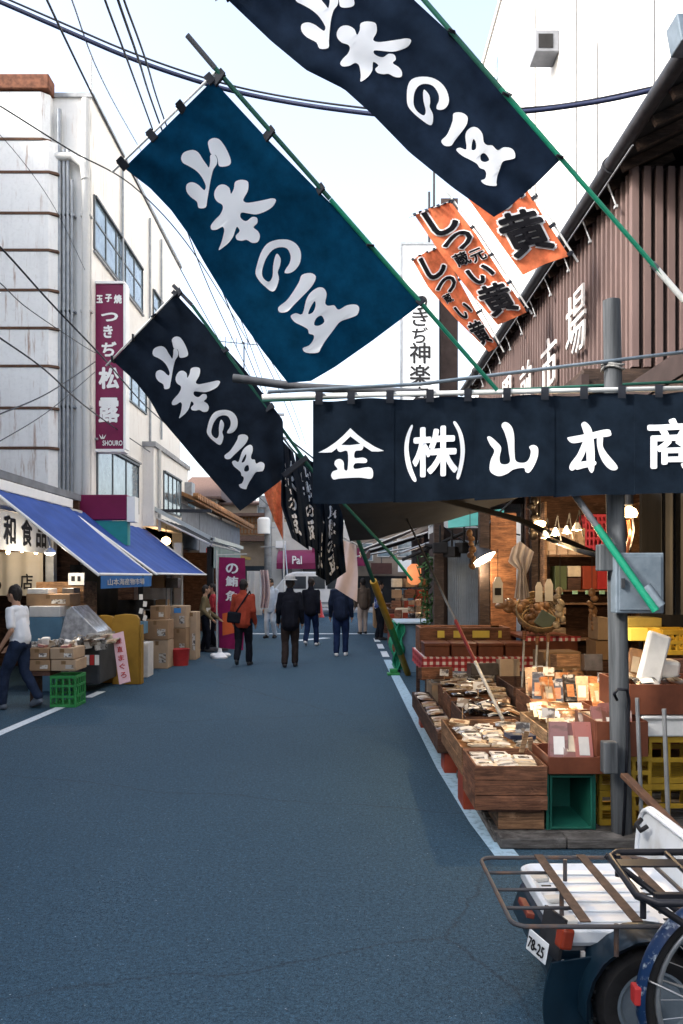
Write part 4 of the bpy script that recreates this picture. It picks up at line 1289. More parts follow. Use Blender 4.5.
# yellow crates
crate_plastic('yellow_crate', 1.705, 2.05, 5.3, 5.72, .076, .305, M['yellow'], 'lower of the two stacked yellow crates behind the tall grey post', nx=3)
crate_plastic('yellow_crate', 1.705, 2.05, 5.3, 5.72, .308, .54, M['yellow'], 'upper of the two stacked yellow crates behind the tall grey post', nx=3)
crate_wood('wooden_box', 1.66, 2.0, 5.22, 5.7, .545, .78, M['lac'], 'plain dark brown box on the yellow crates behind the tall grey post', 1, cat='box')
lay(['orange', 'brown', 'pink'], 4, 1.68, 1.92, 5.3, 5.6, .72, 'brown packet leaning in the plain box behind the grey post', 'packets in the box behind the post', up=1.15, rows=3)
crate_plastic('yellow_crate', 2.08, 2.62, 5.42, 5.85, .02, .32, M['yellow'], 'lower yellow crate at the right edge behind the steel rods', nx=4)
crate_plastic('yellow_crate', 2.08, 2.62, 5.42, 5.85, .323, .64, M['yellow'], 'upper yellow crate at the right edge under the white foam box', nx=4)
tag(MB().box(2.03, 2.62, 5.38, 5.88, .645, .76).box(2.01, 2.64, 5.36, 5.9, .762, .79).build('foam_box', mat('white_foam', (.62, .62, .6), .8, .08, 20, .1), bevel=.012), 'white foam box between the yellow crates and the brown box at the right edge', 'foam box')
crate_wood('wooden_box', 1.93, 2.66, 5.36, 6.0, .795, 1.0, M['lac'], 'wide dark brown box at the right edge with a tall white packet standing in it', 1, cat='box')
lay(['cream', 'clear', 'dark'], 9, 1.97, 2.4, 5.42, 5.85, .95, 'small packet heaped in the wide brown box at the right edge', 'packets heaped at the right edge', tilt=.5, dz=.05)
tag(MB().obox(P(653, 661, 5.55) + V((0, 0, 0)), (.17, .05, .40), (-.12, .32, .1)).build('tall_packet', M['pk_white'], bevel=.02), 'tall white packet standing slanted in the wide brown box', 'packet')
for px, py, w, h, lab in ((634, 664, .085, .22, 'left one of two brown labelled packets standing beside the post'), (644, 668, .085, .19, 'right one of two brown labelled packets standing beside the post')):
    c = P(px, py, 5.7)
    pk = MB().obox(c, (w, .04, h), (-.15, .2, 0)).build('labelled_packet', M['pk_brown'], bevel=.006)
    tag(pk, lab, 'packet')
    MB().obox(c + V((0, -.026, .0)), (w * .6, .004, h * .5), (-.15, .2, 0)).build('label', M['pk_cream'], pk)
tag(MB().obox(P(664, 668, 5.62), (.2, .12, .13), (.1, .1, .3)).build('white_bag', M['pk_white'], bevel=.03), 'crumpled white bag leaning on the tall white packet', 'bag')

# steel rods of a trolley with a slanting rusty rail
tr = thing('hand_trolley', (2.05, 4.75, 0), 'old hand trolley of two steel rods and a slanting rusty rail, right of the post', 'trolley')
for a, b in ((P(637, 698, 4.9), P(641, 800, 4.9)), (P(664, 709, 4.6), P(668, 815, 4.6))):
    MB().tube([V((b.x, b.y, .1)), b, a], .013, 8).build('rod', M['steel'], tr, smooth=40)
MB().bar(P(624, 775, 5.0), P(700, 852, 4.2), .05, .03).build('rail', M['rustdark'], tr, bevel=.004)
MB().bar(V((P(641, 800, 4.9).x, 4.9, .1)), V((P(668, 815, 4.6).x, 4.6, .1)), .04).lathe([(.09, -.02), (.1, -.01), (.1, .01), (.09, .02)], (2.0, 4.78, .1), 16, axis='X').build('axle', M['dark_metal'], tr)

# second and third rows of low crates, front to back
crate_wood('wooden_crate', .86, 1.5, 5.72, 6.9, .30, .50, M['w_mid'], 'long shallow crate behind the big front crate, flat packets on top', 2)
tag(MB().box(.9, 1.1, 5.9, 6.2, 0, .298).build('red_stand', M['orangered'], bevel=.01), 'orange red plastic stand under the long shallow crate', 'stand')
tag(MB().box(1.12, 1.45, 6.0, 6.8, .08, .298).build('carton', M['card'], bevel=.008), 'plain carton hidden under the long shallow crate', 'carton')
lay(['card', 'cream', 'clear', 'card'], 28, .9, 1.46, 5.78, 6.86, .47, 'flat pale packet lying in the long shallow crate', 'flat packets in the long shallow crate')
lay('navy', 1, 1.22, 1.42, 5.85, 6.0, .52, 'navy blue packet lying on the pale packets of the long shallow crate', None)
crate_wood('wooden_crate', .84, 1.04, 6.98, 9.5, .18, .36, M['w_dark'], 'long narrow trough of dark boards nearest the road edge', 1)
lay(['brown', 'cream'], 12, .87, 1.01, 7.05, 9.4, .33, 'brown packet stacked in the narrow trough at the road edge', 'packets in the narrow trough', rows=1, rz=.1)
tag(MB().box(.9, 1.02, 7.0, 7.25, 0, .178).box(.9, 1.02, 9.1, 9.35, 0, .178).build('red_stand', M['orangered'], bevel=.01), 'orange red feet under the narrow trough at the road edge', 'stand')
crate_wood('wooden_crate', 1.08, 1.62, 6.98, 7.9, .30, .50, M['w_dark'], 'dark crate full of grey clear packets behind the long shallow crate', 2)
lay(['clear', 'dark', 'dark', 'brown'], 36, 1.1, 1.6, 7.0, 7.85, .47, 'shiny clear packet in the dark crate near the road edge', 'clear packets in the dark crate', tilt=.4, dz=.07, scale=.85)
crate_wood('wooden_crate', 1.08, 1.68, 7.95, 8.95, .30, .52, M['w_red'], 'reddish crate stacked with brown slips behind the clear packets', 2)
lay(['bundle', 'bundle', 'dark'], 40, 1.1, 1.65, 8.0, 8.9, .5, 'brown packet piled in the reddish crate further back', 'brown packets in the reddish crate', tilt=.15, dz=.10, rz=.2, scale=.85)
crate_wood('wooden_crate', 1.54, 2.0, 6.0, 6.9, .34, .56, M['w_pale'], 'pale crate heaped with white wrapped sticks left of the orange packets', 2)
lay(['card', 'cream', 'card', 'brown'], 27, 1.56, 1.98, 6.02, 6.8, .60, 'white wrapped packet standing in rows in the pale crate', 'white packets in the pale crate', up=.85, dz=.04, rz=.5, rows=3, scale=.95)
crate_wood('wooden_crate', 1.72, 2.35, 6.95, 7.9, .40, .62, M['w_red'], 'reddish crate holding orange bags behind the pale crate', 2)
lay('tallbrown', 15, 1.75, 2.3, 6.98, 7.7, .70, 'brown and orange packet standing in the reddish crate left of the post', 'tall packets in rows', up=1.2, rows=5, rz=.5)
lay('orange', 6, 1.62, 1.98, 6.3, 6.9, .62, 'orange bag lying flat in front of the standing orange bags', 'orange bags lying flat', rows=3, tilt=.3)
crate_wood('wooden_crate', 2.05, 2.6, 6.1, 6.9, .4, .66, M['lac'], 'deep brown crate of dark and orange bags behind the post', 2)
lay(['tallbrown', 'orange'], 9, 2.08, 2.55, 6.15, 6.8, .72, 'bag standing in the deep brown crate behind the post', 'bags standing behind the post', up=1.15, rows=4)
for x0, x1 in ((1.72, 2.2), (2.24, 2.75)):
    crate_wood('wooden_crate', x0, x1, 8.0, 8.9, .42, .62, M['w_dark'], ('empty dark tray in front of the carton stack, left one', 'empty dark tray in front of the carton stack, right one')[x0 > 2], 1)
# trestles and boards that carry the rows
for (x0, x1, y0, y1, z, lab) in ((1.07, 2.05, 6.97, 9.0, .298, 'low board on legs carrying the middle rows of crates'), (1.52, 2.7, 5.95, 6.95, .338, 'board on legs carrying the pale crate'), (1.7, 2.8, 7.0, 9.0, .398, 'board on legs carrying the orange bags')):
    tb = thing('trestle_table', ((x0 + x1) / 2, (y0 + y1) / 2, 0), lab, 'table')
    MB().box(x0 + .02, x1 - .02, y0 + .02, y1 - .02, z - .03, z - .003).build('top', M['w_dark'], tb)
    for lx in (x0 + .06, x1 - .1):
        for ly in (y0 + .06, y1 - .1):
            MB().box(lx, lx + .04, ly, ly + .04, 0, z - .032).build('leg', M['w_dark'], tb)
# price sticks with red caps
for i, (px, py, d) in enumerate(((524, 640, 8.3), (537, 645, 8.1), (548, 642, 7.9))):
    ps = thing('price_stick', P(px, 690, d), ('leftmost', 'middle', 'rightmost')[i] + ' of three thin price sticks with brown caps above the trays', 'price stick')
    MB().tube([P(px - 2, 692, d), P(px, py, d)], .012, 6).build('stick', M['pk_grey'], ps)
    MB().tube([P(px, py - .4, d), P(px + .5, py - 9, d)], .02, 8).build('cap', M['w_red'], ps)

# table with red gingham cloth and brown lacquer boxes
def gingham():
    m = bpy.data.materials.new('red_gingham'); m.use_nodes = True
    t = m.node_tree; b = t.nodes['Principled BSDF']; L = t.links.new
    tc = t.nodes.new('ShaderNodeTexCoord'); sp = t.nodes.new('ShaderNodeSeparateXYZ'); L(tc.outputs['Object'], sp.inputs[0])
    fs = []
    for ax in ('X', 'Z'):
        a = t.nodes.new('ShaderNodeMath'); a.operation = 'MULTIPLY'; a.inputs[1].default_value = 13; L(sp.outputs[ax], a.inputs[0])
        f = t.nodes.new('ShaderNodeMath'); f.operation = 'FRACT'; L(a.outputs[0], f.inputs[0])
        g = t.nodes.new('ShaderNodeMath'); g.operation = 'GREATER_THAN'; g.inputs[1].default_value = .5; L(f.outputs[0], g.inputs[0]); fs.append(g)
    ad = t.nodes.new('ShaderNodeMath'); ad.operation = 'ADD'; L(fs[0].outputs[0], ad.inputs[0]); L(fs[1].outputs[0], ad.inputs[1])
    r = t.nodes.new('ShaderNodeValToRGB'); r.color_ramp.interpolation = 'CONSTANT'
    r.color_ramp.elements[0].color = (.75, .68, .66, 1); r.color_ramp.elements[1].position = .4; r.color_ramp.elements[1].color = (.42, .06, .07, 1)
    e = r.color_ramp.elements.new(.8); e.color = (.26, .012, .02, 1)
    dv = t.nodes.new('ShaderNodeMath'); dv.operation = 'MULTIPLY'; dv.inputs[1].default_value = .5; L(ad.outputs[0], dv.inputs[0])
    L(dv.outputs[0], r.inputs['Fac']); L(r.outputs[0], b.inputs['Base Color']); b.inputs['Roughness'].default_value = .8
    return m
M['gingham'] = gingham()
tb = thing('table', (1.75, 10.5, 0), 'table behind the packets, its top hidden by a red gingham cloth', 'table')
MB().box(1.02, 2.4, 9.9, 11.2, .68, .72).build('top', M['w_dark'], tb)
for lx in (1.04, 2.34):
    for ly in (9.92, 11.12):
        MB().box(lx, lx + .05, ly, ly + .05, 0, .678).build('leg', M['w_dark'], tb)
tc_ = MB()
tc_.grid(lambda u, v: V((.99 + 1.44 * u, 9.86 - .02 * math.sin(u * 40) * v, .73 - .17 * v)), 60, 4)
tc_.grid(lambda u, v: V((.99 - .012 * math.sin(u * 30) * v, 9.86 + 1.36 * u, .73 - .17 * v)), 40, 4)
tc_.grid(lambda u, v: V((.99 + 1.44 * u, 9.86 + 1.36 * v, .731)), 4, 4)
tag(tc_.build('tablecloth', M['gingham'], smooth=30, fix=False), 'red and white gingham cloth hanging over the front edge of the table', 'tablecloth')
for i in range(4):
    x0 = 1.03 + i * .335
    tag(MB().box(x0, x0 + .31, 9.92, 10.35, .734, .86).box(x0 - .006, x0 + .316, 9.914, 10.356, .862, .9).build('lacquer_box', M['lac'], bevel=.008), ('first', 'second', 'third', 'fourth')[i] + ' brown lidded box from the road along the gingham table', 'box')
sb = thing('display_shelf', (1.7, 10.7, .735), 'long brown tray shelf with yellow price labels above the gingham table', 'shelf')
MB().box(1.02, 2.2, 10.42, 10.46, .735, 1.06).box(1.02, 2.2, 10.98, 11.02, .735, 1.06).box(1.02, 1.06, 10.462, 10.978, .735, 1.06).box(2.16, 2.2, 10.462, 10.978, .735, 1.06).build('box', M['w_red'], sb, bevel=.006)
MB().box(1.061, 2.159, 10.463, 10.977, .95, .98).build('inner_tray', M['w_mid'], sb)
for px, w in ((441, .09), (457, .09), (481, .22), (500, .04)):
    c = P(px, 634, 10.41)
    MB().box(c.x - w / 2, c.x + w / 2, 10.405, 10.418, .93, 1.02).build('price_label', M['label_y'], sb)
lay(['clear', 'white', 'clear'], 12, 1.05, 1.95, 9.3, 9.75, .5, 'clear packet standing under the gingham cloth', 'clear packets below the gingham table', up=1.0, rows=6)
tag(MB().box(1.04, 2.0, 9.2, 9.8, .02, .48).build('carton', M['card2'], bevel=.01), 'pale carton in front of the gingham table under clear packets', 'carton')
c = P(556, 648, 8.6)
tag(MB().obox((c.x + .06, 8.8, .80), (.42, .35, .22), (0, 0, .1)).build('carton', M['card'], bevel=.006), 'sealed brown carton behind the three price sticks', 'carton')
tag(MB().obox((c.x + .06, 8.85, .665), (.5, .4, .05), (0, 0, .1)).build('carton_tray', M['card2'], bevel=.006), 'flat carton tray under the sealed brown carton behind the sticks', 'tray')
# second covered table beside it with the basket
tb = thing('table', (2.9, 10.4, 0), 'dark table right of the gingham table carrying a big basket', 'table')
MB().box(2.28, 2.95, 9.95, 11.1, .93, .97).build('top', M['lac'], tb, bevel=.005)
MB().box(2.3, 2.93, 9.93, 9.945, .45, .93).build('front_panel', M['lac'], tb)
for lx in (2.3, 2.88):
    for ly in (9.97, 11.02):
        MB().box(lx, lx + .05, ly, ly + .05, 0, .928).build('leg', M['w_dark'], tb)
tag(MB().grid(lambda u, v: V((2.27 + .7 * u, 9.925 - .012 * math.sin(u * 30) * v, .985 - .06 * v)), 40, 3).build('tablecloth', M['gingham'], smooth=30, fix=False, thick=.002), 'narrow gingham trim along the table edge under the basket', 'tablecloth')
bk = thing('basket', (2.05, 10.75, 1.06), 'big round woven basket leaning behind the brown tray shelf', 'basket')
def bask():
    mb = MB()
    prof = [(.10, 0), (.2, .03), (.27, .14), (.30, .30)]
    pts = []
    for k in range(9):
        t = k / 8
        r = .14 + .17 * math.sin(t * 1.45); z = .02 + .3 * t
        for ph in (0, 1):
            mb.tube([V((r * math.cos(a), r * math.sin(a), z + ph * .016 + .006 * math.sin(a * 12 + math.pi * ph))) for a in [2 * math.pi * j / 36 for j in range(36)]], .011, 5, close=True)
    for j in range(18):
        a = 2 * math.pi * j / 18
        mb.tube([V((r * math.cos(a), r * math.sin(a), z)) for r, z in ((.14, .02), (.25, .12), (.30, .22), (.315, .34))], .008, 5)
    return mb
mb = bask()
Mt = Euler((.85, -.25, .2)).to_matrix() * .95
for i, p in enumerate(mb.v):
    mb.v[i] = Mt @ p + V((2.52, 10.4, 1.10))
mb.build('weave', mat('straw', (.34, .24, .13), .8, .4, 30, .3), bk, smooth=True)
mb = MB()
for k in range(26):
    a = random.uniform(0, 6.28); r = random.uniform(0, .2)
    mb.ell(Mt @ V((r * math.cos(a), r * math.sin(a), .2 + random.uniform(-.06, .09))) + V((2.52, 10.4, 1.10)), (.06, .045, .035), 8, 6, rot=(random.random() * 3, random.random() * 3, 0))
tag(mb.build('dried_goods', M['pk_brown'], smooth=True), 'heap of brown dried goods spilling out of the woven basket', 'dried goods', kind='stuff')
tag(MB().obox(P(545, 620, 10.1) , (.22, .03, .2), (.3, .5, .2)).build('green_tray', mat('grey_green', (.2, .27, .24), .5, .1, 5), bevel=.01), 'grey green tray leaning at the foot of the woven basket', 'tray')
mb = MB()
for k in range(14):
    c = P(500 + k * 1.9, 607 + random.uniform(-5, 5), 10.25)
    mb.ell(c, (.07, .05, .04), 8, 6, rot=(k, k * 1.7, 0))
tag(mb.build('dried_fish', M['pk_brown'], smooth=True), 'pile of dried fish left of the basket on the tray shelf', 'dried fish', kind='stuff')

# hanging things: plastic bag, white tags
hb = thing('hanging_bag', P(522, 585, 10.0), 'clear white plastic bags bunched and hanging above the basket', 'bag')
bc = coons([(512, 548), (520, 541), (534, 552)], [(514, 598), (522, 600), (530, 597)], [(512, 548), (508, 562), (518, 570), (514, 598)], [(534, 552), (530, 566), (526, 575), (530, 597)])
MB().grid(lambda u, v: P(*bc(u, v), 10 + .05 * math.sin(u * 22) * (.4 + v) + .08 * math.sin(u * math.pi)), 26, 20).build('bag', mat('milky_plastic', (.42, .38, .36), .25, .15, 8, trans=.4, spec=.7), hb, smooth=True)
for i, (px, py, w, h, lab) in enumerate(((498, 590, 10, 26, 'white hanging tag with a dark mark, left of the plastic bags'), (539, 592, 7, 20, 'small white hanging tag behind the basket handle'), (549, 590, 8, 22, 'white hanging tag right of the basket'))):
    c = P(px, py, 10.0)
    W, Hh = w * 10 / F, h * 10 / F
    tg = thing('hanging_tag', c - V((0, 0, Hh / 2)), lab, 'tag')
    MB().prism([c + V(q) for q in ((-W / 2, 0, -Hh / 2), (W / 2, 0, -Hh / 2), (W / 2, 0, Hh * .25), (W * .2, 0, Hh * .5), (-W * .2, 0, Hh * .5), (-W / 2, 0, Hh * .25))], (0, .012, 0)).build('card', M['pk_white'], tg)
    if i == 0:
        MB().box(c.x - W * .32, c.x + W * .32, c.y - .006, c.y - .001, c.z - Hh * .2, c.z + Hh * .08).build('mark', M['inkblack'], tg)
    MB().tube([c + V((0, .006, Hh * .5)), c + V((0, .006, Hh * .5 + .35))], .004, 4).build('string', M['cable'], tg)

# ------------------------------------------------------------------ inner shop: partition, shelves, baskets, lamps
sp_ = thing('partition_wall', (3.6, 11.4, 0), 'dark wooden partition at the back of the right stall', 'wall')
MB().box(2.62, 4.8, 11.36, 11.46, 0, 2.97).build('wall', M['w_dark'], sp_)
MB().box(2.05, 2.4, 10.98, 11.06, 0, 2.6).build('orange_panel', wood('orange_panel', (.26, .11, .045)), sp_)
MB().box(1.9, 2.04, 11.0, 11.14, 0, 3.2).box(2.66, 2.76, 11.2, 11.34, 0, 3.0).build('post', M['darkwood'], sp_, bevel=.008)
MB().box(1.8, 4.8, 9.5, 9.75, 2.72, 2.97).build('beam', M['darkwood'], sp_, bevel=.01)
sh = thing('shelf_rack', (3.25, 10.95, 0), 'wooden shelf rack of coloured boxes at the back of the right stall', 'shelf')
SY = 10.95
zs = [P(0, y, SY).z for y in (639, 603, 590, 555)]
for z in zs:
    MB().box(2.815, 4.1, SY, SY + .38, z - .025, z).build('shelf_board', M['w_mid'], sh, bevel=.003)
for x in (2.78, 4.1):
    MB().box(x, x + .03, SY, SY + .38, 0, 2.75).build('upright', M['w_mid'], sh)
for py, n in ((610, 1), (620, 1), (630, 1)):
    z = P(0, py, SY).z
    MB().box(2.82, 3.07, SY - .012, SY + .3, z - .06, z + .03).build('drawer', M['w_pale'], sh, bevel=.004)
zg = zs[2]
def onshelf(name, px0, px1, py0, py1, m, lab, cat='box', dep=.28):
    a, b = P(px0, py0, SY + .02), P(px1, py1, SY + .02)
    return tag(MB().box(a.x, b.x, SY + .02, SY + dep, min(a.z, b.z) + .003, max(a.z, b.z)).build(name, m, bevel=.006), lab, cat)
onshelf('carton', 555, 567, 566, 590, mat('olive_box', (.08, .10, .045), .6, .2, 6), 'olive green box on the back shelf of the right stall')
onshelf('carton', 568, 581, 566, 577, M['pk_cream'], 'cream box on the back shelf between green and red ones')
onshelf('carton', 568, 581, 578, 590, M['w_dark'], 'dark brown box below the cream box on the back shelf')
onshelf('carton', 583, 597, 566, 589.5, M['orangered'], 'orange red box on the back shelf')
onshelf('carton', 597.5, 612, 566, 589.5, M['redplastic'], 'bright red box on the back shelf beside the post')
for i, px in enumerate((560, 575, 588, 602)):
    c = P(px, 592, SY - .01)
    tag(MB().box(c.x - .035, c.x + .035, SY - .02, SY - .003, c.z - .03, c.z + .02).build('price_tag', mat('green_white_tag', (.30, .5, .34), .5, .2, 30)), ('first', 'second', 'third', 'fourth')[i] + ' green price tag from the left along the back shelf edge', 'price tag')
def lattice_basket(px0, px1, py0, py1, m, lab):
    a, b = P(px0, py0, SY), P(px1, py1, SY)
    return crate_plastic('lattice_basket', a.x, b.x, SY + .03, SY + .32, b.z, a.z, m, lab, nx=6, nz=5, cat='basket', t=.012)
M['pinkbeige'] = mat('beige_plastic', (.50, .36, .25), .5, .15, 6)
for i, px in enumerate((547, 558, 569, 577.5)):
    lattice_basket(px, px + (10 if i < 2 else 8), 528, 554.6, M['pinkbeige'], ('first', 'second', 'third', 'fourth')[i] + ' beige lattice basket from the left on the top shelf')
lattice_basket(586, 611, 514, 554.6, mat('pink_plastic', (.55, .06, .10), .5, .15, 6), 'crimson lattice basket on the top shelf beside the post')
# right side of the interior
tag(MB().box(2.74, 3.35, 7.3, 7.36, .2, 2.95).build('hanging_curtain', mat('charcoal_curtain', (.012, .012, .013), .85, .3, 3, .2, stretch=(6, 1, .3))), 'dark curtain hanging behind the galvanised box at the right', 'curtain')
tag(MB().grid(lambda u, v: V((2.72 + .3 * u, 6.8 + .04 * math.sin(u * 18), 2.9 - 1.5 * v)), 30, 6).build('plastic_curtain', mat('grey_curtain', (.022, .023, .025), .6, .3, 3), smooth=True, thick=.004), 'grey plastic curtain at the right edge below the shop curtain', 'curtain')
for i, (px0, px1, py0, py1, d, m) in enumerate(((628, 662, 618, 627, 7.0, 'yellowbox'), (630, 660, 628, 641, 6.9, 'label_y'), (662, 700, 630, 655, 6.6, 'yellow'), (598, 612, 618, 640, 8.6, 'card2'), (596, 612, 641, 660, 8.6, 'card'))):
    a, b = P(px0, py0, d), P(px1, py1, d)
    lab = ['flat yellow carton stacked topmost at the right edge', 'pale yellow carton under the topmost flat one at the right edge', 'open yellow crate on the boxes at the right edge', 'pale carton just left of the grey post, upper one', 'brown carton just left of the grey post, lower one'][i]
    if i == 2:
        crate_plastic('yellow_crate', a.x, b.x, d, d + .4, b.z, a.z, M[m], lab, nx=5)
    else:
        tag(MB().box(a.x, b.x, d, d + .35, b.z, a.z).build('carton', M[m], bevel=.006), lab, 'carton')
tag(MB().box(2.4, 3.1, 6.55, 7.2, 0, 1.05).build('cabinet', M['w_dark'], bevel=.01), 'dark cabinet under the yellow cartons at the right edge', 'cabinet')
tag(MB().box(2.62, 3.0, 8.55, 9.1, 0, .82).build('cabinet', M['w_dark'], bevel=.01), 'dark cabinet under the cartons left of the grey post', 'cabinet')

def lamp_light(loc, power, col=(1, .68, .36), r=.05):
    l = bpy.data.lights.new('lamp_light', 'POINT')
    l.energy = power * .45; l.color = col; l.shadow_soft_size = r
    o = bpy.data.objects.new('lamp_light', l)
    COL.objects.link(o); o.location = loc
    return o
c = P(629, 512, 5.6)
lb = thing('hanging_lamp', c, 'bare lit bulb in a socket hanging right of the post under the shop curtain', 'lamp')
MB().lathe([(.012, .04), (.045, .02), (.06, -.01), (.05, -.035), (.0, -.04)], c, 14, caps=False).build('bulb', M['bulb'], lb, smooth=True)
MB().lathe([(.03, .12), (.03, .05), (.02, .041)], c, 12).build('socket', M['dark_metal'], lb)
MB().tube([c + V((0, 0, .12)), c + V((.01, 0, .4)), c + V((.02, 0, .75))], .006, 5).tube([c + V((.01, 0, .08)), P(634, 530, 5.6), P(631, 545, 5.5), P(628, 552, 5.4)], .008, 5).build('flex', M['cable'], lb)
MB().tube([P(628, 520, 5.58), P(630, 535, 5.58), P(626, 556, 5.3)], .012, 6).build('orange_flex', mat('orange_flex', (.5, .13, .04), .5, .2, 5), lb, smooth=True)
lamp_light(c + V((0, -.02, -.12)), 14)
arm = [P(604, 557, 5.25), P(580, 551, 5.8), P(548, 539, 6.5)]
br = thing('lamp_bar', arm[0], 'black bar of four small lit spot lamps reaching left from the post', 'lamp')
MB().tube(arm, .018, 8).build('bar', M['black'], br, smooth=True)
for px, py, d in ((545, 538, 6.6), (555, 535, 6.5), (567, 533, 6.4), (577, 530, 6.3)):
    c = P(px, py, d)
    s_ = MB().lathe([(.012, .06), (.02, .045), (.04, 0)], c, 14, caps=False).build('lamp_shade', M['signwhite'], br, smooth=True, thick=.003)
    MB().ell(c + V((0, 0, .012)), (.026, .026, .02), 10, 6).build('bulb', M['bulb'], s_, smooth=True)
    MB().tube([c + V((0, 0, .07)), c + V((.02, 0, .16)), P(px + 6, py + 6, d - .02)], .006, 5).build('stem', M['black'], s_)
lamp_light(P(560, 545, 6.3), 75)
lamp_light((2.9, 9.7, 2.45), 30)
c = P(540, 524, 8.8)
l2 = thing('hanging_lamp', c, 'small lit lamp hanging above the back shelf baskets', 'lamp')
MB().ell(c, (.07, .07, .04), 12, 7).build('bulb', M['bulb'], l2, smooth=True)
MB().tube([c + V((0, 0, .04)), c + V((0, 0, .5))], .006, 5).build('flex', M['cable'], l2)
c = P(484, 560, 11.0)
l3 = thing('hanging_lamp', c, 'large dark enamel lamp with a lit face tilted to the street', 'lamp')
Mt = Euler((R(-20), R(-28), 0)).to_matrix()
mb = MB().lathe([(.05, .22), (.07, .16), (.13, .10), (.20, .0)], (0, 0, 0), 20, caps=False)
for i, p in enumerate(mb.v): mb.v[i] = Mt @ p + c
mb.build('lamp_shade', M['dark_metal'], l3, smooth=True, thick=.004)
mb = MB().lathe([(.19, .012), (.1, -.03), (.0, -.04)], (0, 0, 0), 20, caps=False)
for i, p in enumerate(mb.v): mb.v[i] = Mt @ p + c
mb.build('bulb', M['bulbcool'], l3, smooth=True)
MB().tube([c + Mt @ V((0, 0, .22)), c + V((.1, 0, .55)), c + V((.5, .2, .9))], .014, 6).build('arm', M['dark_metal'], l3, smooth=True)
lamp_light(c + V((-.08, -.1, -.15)), 10, (1, .8, .55))
# long tool pole slanting down over the crates
pp = thing('slanting_pole', P(505, 722, 6.4), 'long slanting pole with a red middle and white lower end, resting among the packets', 'pole')
pa, pb = P(405, 515, 9.2), P(503, 720, 6.5)
MB().tube([pa, pa.lerp(pb, .599)], .012, 8).build('upper_shaft', M['polegrey'], pp)
MB().tube([pa.lerp(pb, .60), pa.lerp(pb, .78)], .017, 8).build('red_grip', mat('dark_red_grip', (.09, .012, .014), .4, .2, 6), pp, smooth=40)
MB().tube([pa.lerp(pb, .781), pb], .016, 8).build('white_end', M['pk_grey'], pp, smooth=40)

# more of the stall's clutter: hanging strings of goods, price cards, small tools
for i, (px, py, d, m, lab) in enumerate(((470, 540, 9.6, 'pk_brown', 'string of dried brown goods hanging left of the large enamel lamp'), (560, 598, 9.2, 'pk_cream', 'string of pale packets hanging above the sealed carton'), (534, 508, 8.9, 'pk_dark', 'dark bundle hanging high behind the shop curtain'), (592, 600, 8.8, 'pk_brown', 'string of dried brown goods hanging by the carton pair'))):
    c = P(px, py, d)
    t = thing('hanging_goods', c, lab, 'hanging goods')
    MB().tube([c + V((0, 0, .5)), c + V((0, 0, -.32))], .004, 5).build('string', M['cable'], t)
    mb = MB()
    for k in range(7):
        mb.ell(c + V((random.uniform(-.04, .04), random.uniform(-.04, .04), .08 - k * .065)), (random.uniform(.035, .06), .03, .05), 9, 6, rot=(k, .4 * k, 0))
    mb.build('bundle', M[m], t, smooth=True)
cards = [(1.06, 7.0, .52), (1.35, 7.9, .55), (1.55, 6.0, .60), (1.8, 6.95, .80), (1.15, 8.95, .55), (1.3, 5.74, .54), (2.0, 6.1, .85), (1.95, 7.95, .70)]
where = ['by the shiny clear packets', 'between the two middle crates', 'at the pale crate', 'in front of the tall brown packets', 'before the gingham table', 'at the long shallow crate', 'behind the grey post', 'by the empty dark trays']
for (x, y, z), w in zip(cards, where):
    t = thing('price_card', (x, y, z), 'hand lettered white price card on a stick ' + w, 'price card')
    MB().obox((x, y, z + .10), (.10, .006, .075), (-.15, random.uniform(-.1, .1), random.uniform(-.4, .2))).build('card', M['pr_white'], t)
    MB().tube([(x, y + .008, z - .05), (x, y + .008, z + .09)], .005, 5).build('stick', M['w_pale'], t)
for i, (px0, px1, py0, py1, d, m, lab) in enumerate((
        (556, 580, 655, 668, 7.6, 'w_mid', 'low brown tray leaning behind the tall brown packets'),
        (470, 498, 664, 676, 9.0, 'pk_dark', 'black box of clear packets before the gingham table'),
        (420, 452, 668, 680, 9.1, 'w_red', 'small reddish box at the near corner of the gingham table'),
        (500, 520, 660, 690, 8.95, 'card2', 'upright pale carton by the leftmost price stick'),
        (586, 604, 655, 672, 7.4, 'pk_dark', 'black box behind the tall packets beside the post'))):
    a, b = P(px0, py0, d), P(px1, py1, d)
    tag(MB().obox(((a.x + b.x) / 2, d + .1, (a.z + b.z) / 2), (b.x - a.x, .2, a.z - b.z), (-.1, 0, random.uniform(-.15, .15))).build('small_box', M[m], bevel=.006), lab, 'box')
# ------------------------------------------------------------------ right side beyond the stall
M['shutter'] = mat('blue_grey_shutter', (.16, .20, .25), .5, .2, 4, metal=.2)
M['awnwhite'] = mat('white_awning', (.72, .72, .71), .7, .1, 4, trans=.5)
M['awnbrown'] = mat('brown_awning', (.075, .035, .03), .8, .2, 4, trans=.1)
M['tealaw'] = mat('teal_awning', (.06, .27, .24), .6, .15, 4)
M['leaf'] = mat('leaf_green', (.035, .09, .025), .6, .4, 20, trans=.2)
M['teal_cloth'] = mat('green_net', (.02, .24, .13), .7, .3, 10)
sb = thing('shuttered_stall', (2.4, 12.6, 0), 'stall with blue grey roller shutters between the gingham table and the far stalls', 'stall')
mb = MB()
for k in range(34):
    z = .1 + k * .065
    mb.box(2.42, 2.7, 12.6, 12.63, z, z + .058)
mb.build('shutter', M['shutter'], sb)
mb = MB()
for k in range(15):
    x = 1.68 + k * .034
    mb.box(x, x + .028, 12.62, 12.66 + .012 * (k % 2), .1, 2.3)
mb.build('folding_door', M['shutter'], sb)
